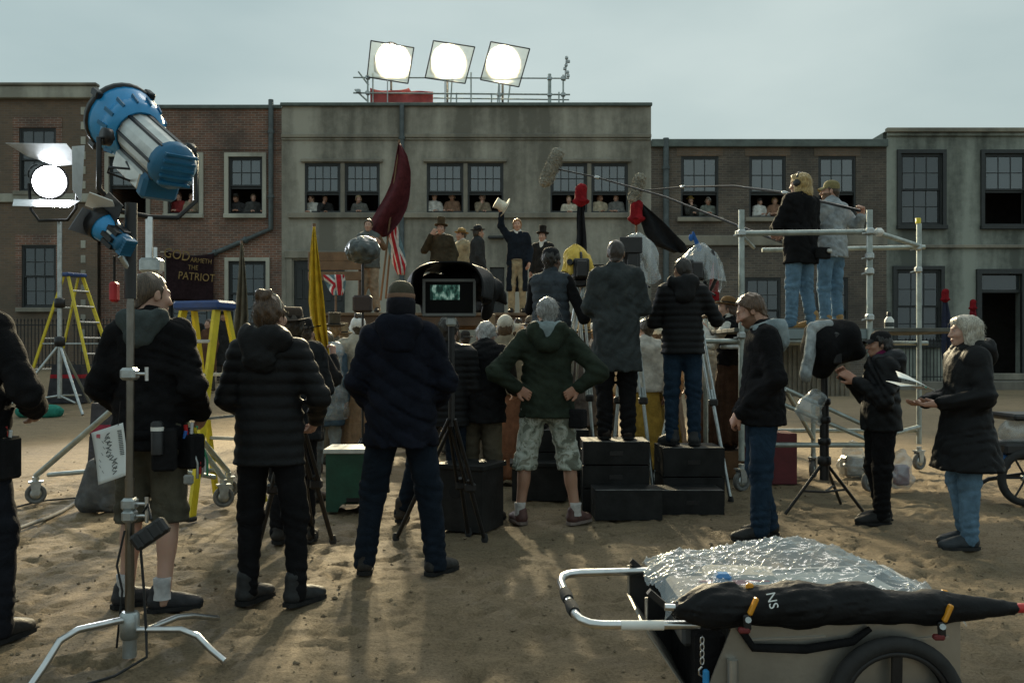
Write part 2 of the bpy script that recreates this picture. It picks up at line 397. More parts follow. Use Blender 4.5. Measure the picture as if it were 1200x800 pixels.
def relax(V, Q, it=2, lam=.5):
    E = np.concatenate([Q[:, [0, 1]], Q[:, [1, 2]], Q[:, [2, 3]], Q[:, [3, 0]]])
    for _ in range(it):
        acc = np.zeros_like(V); c = np.zeros(len(V))
        for a in range(3):
            acc[:, a] = np.bincount(E[:, 0], V[E[:, 1], a], len(V)) + np.bincount(E[:, 1], V[E[:, 0], a], len(V))
        c = np.bincount(E[:, 0], minlength=len(V)) + np.bincount(E[:, 1], minlength=len(V))
        V = V + lam * (acc / np.maximum(c, 1)[:, None] - V)
    return V
def qmesh(name, V, Q, cols=None):
    me = bpy.data.meshes.new(name)
    me.vertices.add(len(V)); me.vertices.foreach_set('co', np.ascontiguousarray(V, np.float32).ravel())
    me.loops.add(len(Q) * 4); me.loops.foreach_set('vertex_index', np.ascontiguousarray(Q, np.int32).ravel())
    me.polygons.add(len(Q)); me.polygons.foreach_set('loop_start', np.arange(len(Q), dtype=np.int32) * 4)
    me.polygons.foreach_set('use_smooth', np.ones(len(Q), bool))
    me.update(calc_edges=True)
    if cols is not None:
        ca = me.color_attributes.new('Col', 'FLOAT_COLOR', 'POINT')
        ca.data.foreach_set('color', np.concatenate([cols, np.ones((len(cols), 1))], 1).astype(np.float32).ravel())
    return me
def wrinkle(seed, amp, f=1.0):
    g = np.random.default_rng(seed); d = g.normal(size=(5, 3)); d /= np.linalg.norm(d, axis=1)[:, None]; ph = g.uniform(0, 6.28, 5)
    def fn(x, y, z):
        w = np.sin(f * 9 * (d[0, 0] * x + d[0, 1] * y + d[0, 2] * z) + ph[0])
        a = np.sin(f * 27 * (d[1, 0] * x + d[1, 1] * y + d[1, 2] * z) + 2.2 * w + ph[1])
        b = np.sin(f * 44 * (d[2, 0] * x + d[2, 1] * y + 1.2 * d[2, 2] * z) + 1.7 * a + ph[2])
        return amp * ((.45 - np.sqrt(np.abs(a))) * .9 + (.5 - np.abs(b)) * .8 * (.5 + .5 * w))
    return fn
def crumple(seed, amp, f=1.0):      # faceted creases of crushed plastic
    g = np.random.default_rng(seed); d = g.normal(size=(7, 3)); d /= np.linalg.norm(d, axis=1)[:, None]; ph = g.uniform(0, 6.28, 7); fr = g.uniform(9, 34, 7) * f
    def fn(x, y, z):
        w = np.sin(f * 11 * (x + .6 * z) + ph[0]) + np.sin(f * 13 * (y - .7 * z) + ph[1]); o = 0
        for i in range(7): o = o + (.64 - np.abs(np.sin(fr[i] * (d[i, 0] * x + d[i, 1] * y + d[i, 2] * z) + ph[i] + .9 * w * (i % 2)))) * (14 / fr[i] * f)
        return amp * .6 * o
    return fn
def fold(z0, amp, per):     # soft cross folds gathered around a height
    return lambda x, y, z: amp * np.exp(-((z - z0) / .12) ** 2) * (.5 - np.abs(np.sin(z * 3.14 / per + 7 * x + 5 * y + 1.3 * np.sin(17 * x + 9 * z))))
def quilt(step, amp):
    return lambda x, y, z: -amp * (np.sqrt(np.abs(np.sin(math.pi * z / step))) - .55)

# ------------------------------------------------------------------ people
HN = np.array
def rotm(yaw=0, pitch=0, roll=0):
    return np.array(Matrix.Rotation(R(yaw), 3, 'Z') @ Matrix.Rotation(R(pitch), 3, 'X') @ Matrix.Rotation(R(roll), 3, 'Y'))
def head_mesh(v, skin, lip=(.32, .12, .1), brow=(.06, .04, .03), beard=None):
    s = SDF((-.11, -.15, -.22), (.11, .15, .14), v)
    s.ell((0, -.018, .03), (.074, .096, .088), .02).ell((0, .025, -.03), (.06, .07, .09), .03)
    s.ell((0, .058, -.092), (.03, .03, .024), .03).ell((0, .02, -.07), (.05, .055, .045), .03)
    s.ell((0, .082, .028), (.045, .014, .012), .015)
    s.cone((0, .092, .012), (0, .115, -.03), .008, .0135, .012).ell((.012, .1, -.034), (.01, .012, .008), .008).ell((-.012, .1, -.034), (.01, .012, .008), .008)
    for q in (-1, 1):
        s.ell((q * .032, .1, .01), (.016, .014, .0105), .01, 'd').ell((q * .031, .079, .009), (.0125, .0125, .0115), .004)
        s.ell((q * .042, .07, -.025), (.022, .02, .02), .03)
        s.ell((q * .076, -.008, -.006), (.011, .021, .033), .008).ell((q * .087, .002, -.004), (.006, .01, .017), .005, 'd')
    s.ell((0, .092, -.062), (.023, .012, .0065), .008).ell((0, .089, -.073), (.02, .012, .007), .008)
    s.cone((0, -.03, -.05), (0, -.055, -.2), .056, .062, .03, (1, 1, 1))
    V, Q = s.mesh(); V = relax(V, Q, 1)
    c = np.tile(HN(skin), (len(V), 1)); x, y, z = V.T
    def put(mask, col, a=1.):
        mask = np.clip(mask, 0, 1)[:, None] * a; c[:] = c * (1 - mask) + HN(col) * mask
    g = lambda cx, cy, cz, rx, ry, rz: np.clip(1.6 - 1.6 * (((x - cx) / rx) ** 2 + ((y - cy) / ry) ** 2 + ((z - cz) / rz) ** 2), 0, 1)
    if beard is not None:
        put(((y > -.005) & (z < -.03) & (z > -.125) & (y - .25 * z > .0)).astype(float) * (1 - g(0, .11, -.04, .03, .03, .014)), beard, .85)
    put(g(0, .1, -.067, .026, .02, .012), lip, .8)
    for q in (-1, 1):
        put(g(q * .032, .09, .033, .022, .03, .0065), brow, .85); put(g(q * .031, .09, .009, .015, .02, .006), (.3, .27, .24), .8); put(g(q * .031, .092, .009, .0065, .02, .0065), (.02, .015, .012))
        put(g(q * .04, .08, -.03, .02, .03, .018), (skin[0] * 1.08, skin[1] * .8, skin[2] * .75), .5)
    put(g(0, .115, -.03, .014, .02, .012), (skin[0] * 1.05, skin[1] * .85, skin[2] * .8), .4)
    return V, Q, c
def hand_mesh(w, u, n, right, v, curl=35):
    w, u, n = HN(w, float), HN(u, float), HN(n, float)
    u = u / np.linalg.norm(u); n = n - u * (n @ u); n = n / np.linalg.norm(n); t = np.cross(n, u) * (1 if right else -1)
    P = lambda a, b, c: w + u * a + t * b + n * c
    pts = [P(0, 0, 0), P(.2, .09, .09), P(.2, -.07, -.05), P(0, .08, .1), P(.06, 0, .12)]
    lo = np.min(pts, 0) - .035; hi = np.max(pts, 0) + .035
    s = SDF(lo, hi, v)
    s.cone(P(-.03, 0, 0), P(.02, 0, 0), .027, .026, .02)
    for b in (-.026, -.009, .009, .026): s.cone(P(.015, b * .75, 0), P(.088, b, .003), .0165, .0135, .018)
    for i, (b, L) in enumerate(((.029, .066), (.0095, .074), (-.0095, .069), (-.028, .054))):
        p = P(.088, b, .003); ang = 0
        for j, fr in enumerate((.44, .32, .24)):
            ang += R(curl * (.8 + .08 * i)); q = p + (u * math.cos(ang) + n * math.sin(ang)) * L * fr
            s.cone(p, q, .0098 - .0008 * j, .0092 - .0008 * j, .006); p = q
    p = P(.022, .028, .006); q = P(.052, .052, .02); s.cone(p, q, .016, .0125, .014)
    r = P(.084, .056, .032 + .0004 * curl); s.cone(q, r, .0118, .0098, .006)
    return s.mesh()
def hair_mesh(style, v, seed):
    s = SDF((-.16, -.2, -.24), (.16, .15, .21), v); g = .006 if style == 'crop' else .014
    if style != 'tail':
        s.ell((0, -.02, .032), (.076 + g, .098 + g, .09 + g), .02)
        s.cone((0, -.055, -.02), (0, -.06, -.07), .062, .05, .03)
        s.cut((0, 1, -.9), -.012 if style not in ('bob', 'long') else .03)
    if style in ('short', 'crop', 'bun', 'mid'):
        for q in (-1, 1): s.cone((q * .073, .012, .03), (q * .073, .012, -.018), .01 + g * .3, .007, .02)
    if style == 'mid':
        s.ell((0, -.06, -.03), (.085, .06, .08), .03)
    if style == 'bun':
        s.ell((.004, -.075, .125), (.05, .046, .042), .02).ell((.03, -.06, .15), (.02, .02, .018), .015).ell((-.025, -.09, .15), (.022, .02, .02), .015)
    if style in ('bob', 'long'):
        low = -.13 if style == 'bob' else -.2
        for q in (-1, 1): s.cone((q * .07, -.005, .04), (q * .082, -.01, low + .02), .035, .042, .04)
        s.cone((0, -.075, .03), (0, -.095, low), .075, .062, .05, (1.25, 1, 1))
        s.cone((-.05, .05, .095), (.055, .045, .09), .026, .026, .03)
        s.ell((0, .11, -.055), (.066, .1, .12), .02, 'd')
    gn = np.random.default_rng(seed); p = gn.uniform(0, 6, 3); am = .0014 if style in ('crop',) else (.003 if style in ('bob', 'long') else .0028)
    s.disp(lambda x, y, z: am * np.sin(95 * x + 40 * y + p[0] + 3 * np.sin(26 * z + p[1])) + am * .7 * np.sin(150 * y - 70 * x + 2 * np.sin(33 * z + p[2])))
    return s.mesh()
def hat_parts(kind, col, band=None):
    """list of (name, MB, material) in head space; crown sits on the skull"""
    out = []; m = cloth(col, .8, .3); b = MB(); n = 24
    e = dict(sx=.84, sy=1.0)
    if kind == 'top':
        b.lathe([(.1, .062), (.098, .09), (.092, .13), (.095, .2), (.1, .235), (.096, .24), (.0001, .242)], n, **e)
        b.lathe([(.097, .07), (.13, .062), (.155, .068), (.168, .084), (.166, .09), (.15, .078), (.12, .072), (.097, .08)], n, close=False, **e)
        bd = MB().lathe([(.1015, .075), (.0985, .105), (.097, .105)], n, close=False, **e)
        out = [('crown', b, m), ('hat_band', bd, cloth(band or (.012, .011, .01)))]
    elif kind == 'round':
        b.lathe([(.1, .05), (.1, .08), (.094, .12), (.07, .15), (.035, .163), (.0001, .166)], n, **e)
        b.lathe([(.098, .055), (.13, .05), (.165, .056), (.166, .064), (.13, .06), (.098, .068)], n, close=False, **e)
        bd = MB().lathe([(.1015, .06), (.1015, .09), (.099, .09)], n, close=False, **e)
        out = [('crown', b, m), ('hat_band', bd, cloth(band or (.02, .016, .012)))]
    elif kind == 'brim':      # felt hat with dented crown and wide brim
        b.lathe([(.102, .045), (.1, .08), (.094, .125), (.082, .15), (.05, .146), (.0001, .14)], n, **e)
        vs = lambda r, k: (r * .9 * math.cos(k), r * math.sin(k), .052 + .03 * max(0, (r - .1) / .09) * abs(math.cos(k)) ** 2 - .012 * max(0, (r - .1) / .09))
        b.grid(lambda u, w: vs(.098 + .088 * u, 2 * math.pi * w), 5, 28); b.grid(lambda u, w: Vector(vs(.186 - .088 * u, 2 * math.pi * w)) + Vector((0, 0, .006)), 5, 28)
        bd = MB().lathe([(.1035, .05), (.102, .082), (.1, .082)], n, close=False, **e)
        out = [('crown', b, m), ('hat_band', bd, cloth(band or (.015, .012, .01)))]
    elif kind == 'cap':       # peaked cap
        b.lathe([(.099, .028), (.1, .06), (.093, .1), (.066, .13), (.03, .141), (.0001, .143)], n, sx=.86, sy=1.02)
        p = MB().grid(lambda u, w: ((w - .5) * .15, .085 + (.085 * u) * (1 - 1.6 * (w - .5) ** 2), .05 - .028 * u - .12 * (w - .5) ** 2), 6, 10)
        p.grid(lambda u, w: ((.5 - w) * .15, .085 + (.085 * u) * (1 - 1.6 * (w - .5) ** 2), .056 - .028 * u - .12 * (w - .5) ** 2), 6, 10)
        bt = MB().lathe([(.006, .142), (.005, .147), (.0001, .148)], 8)
        out = [('crown', b, m), ('peak', p, m), ('button', bt, m)]
    elif kind == 'beanie':
        b.lathe([(.1, .02), (.103, .05), (.097, .1), (.07, .13), (.03, .142), (.0001, .144)], n, sx=.85, sy=1.0); out = [('crown', b, m)]
    elif kind == 'bonnet':
        prof = [(.0001, .112), (.035, .108), (.066, .09), (.09, .055), (.099, .01), (.098, -.03), (.104, -.04), (.118, -.052), (.112, -.045), (.095, -.035)]
        b.grid(lambda u, w: (lambda r, z: ((r * (1 + .035 * math.sin(34 * math.pi * w) * min(1, u * 1.6))) * math.cos(2 * math.pi * w) * .93, r * (1 + .035 * math.sin(34 * math.pi * w) * min(1, u * 1.6)) * math.sin(2 * math.pi * w), z + .004 * math.sin(10 * w)))(float(np.interp(u * 9, range(10), [p[0] for p in prof])), float(np.interp(u * 9, range(10), [p[1] for p in prof]))), 18, 68, M=TR((0, -.012, .03), 38))
        out = [('cap_cloth', b, m)]
    return out
def person(px, Y, label, h=1.75, yaw=0, z=None, top=None, bottom=None, shoes=(.02, .018, .016), hair=('short', (.06, .04, .025)), hat=None,
           skin=(.44, .27, .2), pose=None, far=False, head=(0, 0), group=None, beard=None, hands=True, seed=None, x=None, beh=None):
    """px / Y: photo column and distance; yaw 0 = back to the camera, 90 = facing left, 180 = facing the camera"""
    seed = seed if seed is not None else int(px * 7 + Y * 131) % 9973
    xx = X(px, Y) if x is None else x
    zz = G(xx, Y) - .004 if z is None else z
    root = thing('person', label, 'person', (xx, Y, zz), R(yaw), group)
    k = h / 1.75
    J = dict(hL=(-.088, 0, .93), hR=(.088, 0, .93), kL=(-.1, .02, .5), kR=(.1, .02, .5), aL=(-.105, -.02, .08), aR=(.105, -.02, .08),
             sL=(-.168, -.01, 1.425), sR=(.168, -.01, 1.425), eL=(-.235, -.04, 1.14), eR=(.235, -.04, 1.14), wL=(-.235, .06, .9), wR=(.235, .06, .9),
             nL=(1, .3, 0), nR=(-1, .3, 0), fL=8, fR=-8, curl=28)
    if pose: J.update(pose)
    if not (pose or {}).get('wide'):
        for q in ('eL', 'eR'): J[q] = (J[q][0] * .88, J[q][1], J[q][2])
    g = lambda q: HN(J[q], float) * k
    v1 = .013 if not far else .024
    vh = .0052 if not far else .0095
    sm, pm = (g('sL') + g('sR')) / 2, (g('hL') + g('hR')) / 2
    nb = sm + HN((0, -.005, .045)) * k; hc = sm + HN((0, .03, .215)) * k
    if 'head' in J: hc = g('head')
    ch = sm * .78 + pm * .22
    hk = k * .93; hc = hc - HN((0, .0, .012)) * k
    RM = rotm(head[0], head[1], head[2] if len(head) > 2 else 0)
    # ---- body: one mesh, head and hands at a finer grain
    pts = np.array([g(q) for q in ('aL', 'aR', 'kL', 'kR', 'sL', 'sR', 'eL', 'eR', 'wL', 'wR')] + [nb + [0, 0, .08]])
    lo, hi = pts.min(0) - .17, pts.max(0) + .17; lo[2] = -.03
    b = SDF(lo, hi, .017 if not far else .026)
    bt_ = 1 if not bottom else {'skirt': .5, 'shorts': 1.0, 'breeches': .95}.get(bottom.get('kind', 'trousers'), .7); th_ = .74 if bottom else 1; up_ = .76 if top else 1
    b.cone(pm, ch, .13 * k * (.85 if top else 1), .13 * k * up_, .05, (1, .66, 1)).cone(g('sL') * .85 + sm * .15, g('sR') * .85 + sm * .15, .045, .045, .04)
    b.cone(nb - [0, 0, .04], nb * .6 + hc * .4, .06 * k, .055 * k, .03)
    for q in 'LR':
        b.cone(g('h' + q), g('k' + q), .078 * k * th_ * min(1, bt_ * 1.1), .053 * k * bt_, .02).cone(g('k' + q), g('a' + q), .05 * k * bt_, .037 * k * bt_, .03)
        cm = g('k' + q) * .68 + g('a' + q) * .32 - [0, .018, 0]; b.ell(cm, (.047 * k * bt_, .05 * k * bt_, .11 * k), .03)
        b.ell(g('a' + q) + [0, .02, -.035], (.035, .06, .03), .03)
        b.cone(g('s' + q), g('e' + q), .043 * k * up_, .036 * k * up_, .03).cone(g('e' + q), g('w' + q), .036 * k * up_, .026 * k, .02)
    V, Q = b.mesh(); cs = np.tile(HN(skin), (len(V), 1)); Vs, Qs, Cs = [V], [Q], [cs]
    hv, hq, hcn = head_mesh(vh, skin, beard=beard)
    Vs.append((hv * hk) @ RM.T + hc); Qs.append(hq); Cs.append(hcn)
    if hands:
        for q in 'LR':
            w = g('w' + q); u = J.get('u' + q); u = HN(u, float) if u is not None else w - g('e' + q)
            V, Q = hand_mesh(w, u, J['n' + q], q == 'R', .0062 if not far else .0095, J.get('curl' + q, J['curl']))
            Vs.append(V); Qs.append(Q); Cs.append(np.tile(HN(skin) * HN((1.02, .95, .93)), (len(V), 1)))
    o = 0; QQ = []
    for V, Q in zip(Vs, Qs): QQ.append(Q + o); o += len(V)
    obj('body', qmesh('body', np.concatenate(Vs), np.concatenate(QQ), np.concatenate(Cs)), SKIN, root)
    # ---- lower clothes
    if bottom:
        t = bottom; kind = t.get('kind', 'trousers'); s = SDF(np.minimum(lo, [-.34, -.34, 0]) - .02, np.maximum([hi[0], hi[1], 1.08 * k], [.34, .34, 0]) + .02, v1)
        wd = t.get('fit', 1.0)
        if kind == 'skirt':
            hem = t.get('hem', .06); s.cone(pm + [0, 0, .1], HN((0, .0, hem + .05)), .135 * k, t.get('flare', .26) * k, .03, (1, .85, 1)).cut((0, 0, -1), -hem).cut((0, 0, 1), 1.06 * k)
            s.disp(lambda x, y, z: -.014 * np.sin(np.arctan2(y, x) * 17 + 2 * np.sin(3 * z)) * np.clip((1.0 - z) * 1.4, 0, 1)); s.disp(wrinkle(seed, .006))
        else:
            end = {'trousers': 0, 'shorts': .8, 'breeches': .86}[kind]
            s.ell(pm + HN((0, 0, .0)) * k, HN((.165, .118, .14)) * k * min(wd, 1), .06)
            for q in 'LR':
                kn, an = g('k' + q), g('a' + q)
                s.cone(g('h' + q), kn, .094 * k * wd, .073 * k * wd, .03)
                if kind == 'trousers':
                    s.cone(kn, an + [0, 0, -.02], .069 * k * wd, .056 * k * wd * t.get('ankle', 1), .03)
                else: s.cone(kn, kn + (an - kn) * t.get('len', .25), .078 * k * wd, (.082 if kind == 'shorts' else .056) * k * wd, .03)
            s.cut((0, 0, 1), 1.05 * k); s.cut((0, 0, -1), -.03)
            if kind == 'shorts':
                zc = (g('kL')[2] + g('kR')[2]) / 2 - t.get('len', .25) * .4 * k; s.cut((0, 0, -1), -zc)
            s.disp(wrinkle(seed + 1, t.get('wr', .006) * 1.4, 1.1)); s.disp(fold(.5 * k, .01, .07)); s.disp(fold(.14, t.get('stack', .009) * 1.3, .06)); s.disp(fold(.84 * k, .008, .08))
        V, Q = s.mesh(); o = obj({'skirt': 'skirt'}.get(kind, kind), qmesh(kind, V, Q), t['mat'], root)
    # ---- shoes
    if shoes is not None:
        sh = shoes if isinstance(shoes, dict) else dict(col=shoes)
        for q in 'LR':
            a = g('a' + q); s = SDF((-.08, -.13, -.01), (.08, .23, .2), .0075 if not far else .014)
            s.cone((0, -.04, .045), (0, .1, .038), .043, .042, .03, (1, 1, .9)).ell((0, .135, .034), (.047, .06, .036), .03).cone((0, -.035, .06), (0, -.03, sh.get('shaft', .1)), .046, .047, .03)
            s.cone((0, .0, .075), (0, .075, .06), .03, .028, .03)
            s.cut((0, 0, -1), -.012); s.disp(wrinkle(seed + 5, .0022, 2.2))
            V, Q = s.mesh(); Rz = rotm(J['f' + q]); bz = HN((a[0], a[1] + .02, a[2] - .08 * k))
            so = obj('shoe', qmesh('shoe', V @ Rz.T + bz, Q), mat('leather_%d_%d_%d' % tuple(int(c * 1000) for c in sh['col']), sh['col'], .6, 0, .3, 25, .2, 90, .3), root)
            if not far:
                ss = MB(); st = [(.047, -.06), (.05, .02), (.052, .12), (.04, .175), (.0, .192), (-.04, .175), (-.052, .12), (-.05, .02), (-.047, -.06), (-.025, -.09), (.025, -.09)]
                ss.add([tuple(Rz @ HN((p[0], p[1], 0)) + bz) for p in st] + [tuple(Rz @ HN((p[0], p[1], .022)) + bz) for p in st],
                       [tuple(range(11))[::-1], tuple(range(11, 22))] + [(i, (i + 1) % 11, (i + 1) % 11 + 11, i + 11) for i in range(11)])
                ss.build('sole', cloth(sh.get('sole', (.02, .02, .02)), .8), so)
            if sh.get('sock'):
                c = MB().lathe([(.047, sh.get('shaft', .1) - .03), (.041, sh['sockz'] * .6), (.043, sh['sockz'] * .8), (.0455, sh['sockz']), (.04, sh['sockz'] + .002)], 14, TR(tuple(bz + HN((0, -.032, 0)))))
                c.build('sock', cloth(sh['sock'], .9), root)
    # ---- upper clothes
    if top:
        t = top; hem = t.get('hem', .86) * k; v = v1; wd = t.get('fit', 1.0); vest = t.get('vest')
        lo2 = np.minimum(pts.min(0) - .16, [-.33, -.28, 0]); hi2 = np.maximum(pts.max(0) + .16, [.33, .25, 0]); lo2[2] = min(hem, pts[4:10, 2].min()) - .12; hi2[2] = max(nb[2] + .16, pts[4:10, 2].max() + .12)
        def sleeves(s, f=1.0):
            for q in 'LR':
                sl, e, w = g('s' + q), g('e' + q), g('w' + q)
                L = t.get('sleeve', .93); ws = wd ** .45; s.cone(sl, e, .068 * k * ws * f, .057 * k * ws * f, .045)
                if L > .1: s.cone(e, e + (w - e) * L, .056 * k * ws * f, t.get('cuff', .045) * k * ws * f, .03)
        s = SDF(lo2, hi2, v)
        fl = t.get('flare', 1.0)
        s.cone(pm + HN((0, 0, .08)) * k, ch, .16 * k * wd, .17 * k * wd, .05, (1, .72, 1))
        if hem < .98 * k: s.cone(pm + HN((0, 0, .08)) * k, HN((pm[0], pm[1] - .005, hem)), .168 * k * wd, .188 * k * wd * fl, .05, (1, .77, 1))
        s.cone(g('sL') * .8 + sm * .2, g('sR') * .8 + sm * .2, .07 * k * wd, .07 * k * wd, .06).cone(sm + [0, -.02, .0], nb + [0, 0, .0], .1 * k, .07 * k, .06)
        if t.get('collar', True): s.cone(nb - [0, .005, .02], nb * .75 + hc * .25 - [0, .006, 0], .076 * k, .07 * k, .02)
        if t.get('open'):       # coat tails open at the front
            x, y, z = s.full(); s.D = np.maximum(s.D, np.where((y > 0) & (z < t['open'] * k), .1 - np.abs(x) + 0 * y, -1).astype(np.float32))
        xc = wrinkle(seed + 2, .012)(*s.full()); s.D = np.maximum(s.D, (hem - s.full()[2] + xc * .6).astype(np.float32))
        if not vest:
            s2 = SDF(lo2, hi2, v); sleeves(s2); A, B = s.D, s2.D; kk = .045; hh = np.maximum(kk - np.abs(A - B), 0) / kk; s.D = np.minimum(A, B) - hh * hh * kk * .25
        if t.get('puffer'): s.disp(quilt(t['puffer'], .012)); s.disp(wrinkle(seed, .003))
        else: s.disp(wrinkle(seed, t.get('wr', .0065) * 2.0, .9)); s.disp(wrinkle(seed + 31, .006, 1.7)); s.disp(fold(1.14 * k, .008, .085)); s.disp(fold(hem + .12, .006, .09))
        nm = t.get('name', 'jacket')
        V, Q = s.mesh(); jo = obj(nm, qmesh(nm, V, Q), t['mat'], root)
        if vest:
            s = SDF(lo2, hi2, v); sleeves(s, .86); s.disp(wrinkle(seed + 3, .006)); V, Q = s.mesh()
            for half, sg in (('sleeve', -1), ('sleeve', 1)):
                ids = (V[:, 0] * sg > 0); fq = Q[ids[Q].all(1)]
                if len(fq):
                    u, inv = np.unique(fq, return_inverse=True); obj('sleeve', qmesh('sleeve', V[u], inv.reshape(fq.shape)), t['vest'], root)
        if t.get('hood'):
            s = SDF(nb - [.24, .26, .22], nb + [.24, .2, .2], v)
            hs = t.get('hs', .9); s.cone(nb + [-.07, -.075, .03], nb + [.07, -.075, .03], .068 * hs, .068 * hs, .05).cone(nb + [0, -.095, .02], nb + [0, -.115, -.085 * hs], .098 * hs, .08 * hs, .05, (1.3, .72, 1))
            for q in (-1, 1): s.cone(nb + [q * .075, -.06, .035], nb + [q * .055, .055, .02], .05, .036, .04)
            s.ell(nb + [0, -.06, .12], (.085, .07, .07), .03, 'd'); s.disp(crumple(seed + 9, .012, 1.0)); s.disp(wrinkle(seed + 9, .008, 1.3))
            V, Q = s.mesh(); obj('hood', qmesh('hood', V, Q), t['hood'], jo)
        if t.get('scarf'):
            s = SDF(nb - [.16, .16, .1], nb + [.16, .16, .14], min(v, .012)); s.cone(nb - [0, 0, .01], nb * .7 + hc * .3, .082, .075, .02); s.disp(wrinkle(seed + 4, .008, 2)); V, Q = s.mesh(); obj('scarf', qmesh('scarf', V, Q), t['scarf'], root)
        if t.get('shirt'):        # neckcloth / shirt front
            s = SDF(nb - [.14, .14, .22], nb + [.14, .2, .12], min(v, .014)); s.cone(nb - [0, .0, .01], nb * .72 + hc * .28, .081, .074, .02).cone(nb + [0, .07, -.02], nb + [0, .1, -.16], .045, .03, .03, (1, .7, 1)); s.disp(wrinkle(seed + 4, .005, 2)); V, Q = s.mesh(); obj('neckcloth', qmesh('neckcloth', V, Q), t['shirt'], root)
    # ---- hair and hat
    HM = Matrix.Translation(Vector(hc)) @ Matrix(RM).to_4x4() @ Matrix.Scale(hk, 4)
    if hair:
        V, Q = hair_mesh(hair[0], vh * 1.05, seed); V = (V * hk) @ RM.T + hc
        ho = obj('hair', qmesh('hair', V, Q), hairmat(hair[1]), root)
        if not far and hair[0] != 'crop':       # stray strands break the outline
            gr = np.random.default_rng(seed + 77); ids = gr.choice(len(V), 320); b = MB()
            for i in ids:
                p = V[i]; o_ = (p - hc); o_ = o_ / (np.linalg.norm(o_) + 1e-6); tn = np.cross(o_, gr.normal(size=3)) * .6 + HN((0, -.25, -.75)); L = gr.uniform(.015, .045)
                b.tube([tuple(p - o_ * .004), tuple(p + o_ * .006 + tn * L * .5), tuple(p + o_ * gr.uniform(.0, .012) + tn * L)], [.0012, .001, .0005], 3, False)
            b.build('loose_hair', hairmat(hair[1]), ho)
    if hat:
        ht = None
        for i, (nm, mb, m) in enumerate(hat_parts(*hat)):
            me = mb.mesh(nm); me.transform(HM @ (TR((0, -.018, 0), rx=J.get('hattilt', 4))))
            if i == 0: ht = obj('hat' if hat[0] not in ('cap', 'bonnet') else ('cap' if hat[0] == 'cap' else 'bonnet'), me, m, root)
            else: obj(nm, me, m, ht)
    return dict(root=root, g=g, nb=nb, hc=hc, HM=HM, k=k, M=Matrix.Translation((xx, Y, zz)) @ Matrix.Rotation(R(yaw), 4, 'Z'))
def wpt(P, q): return P['M'] @ Vector(P['g'](q))

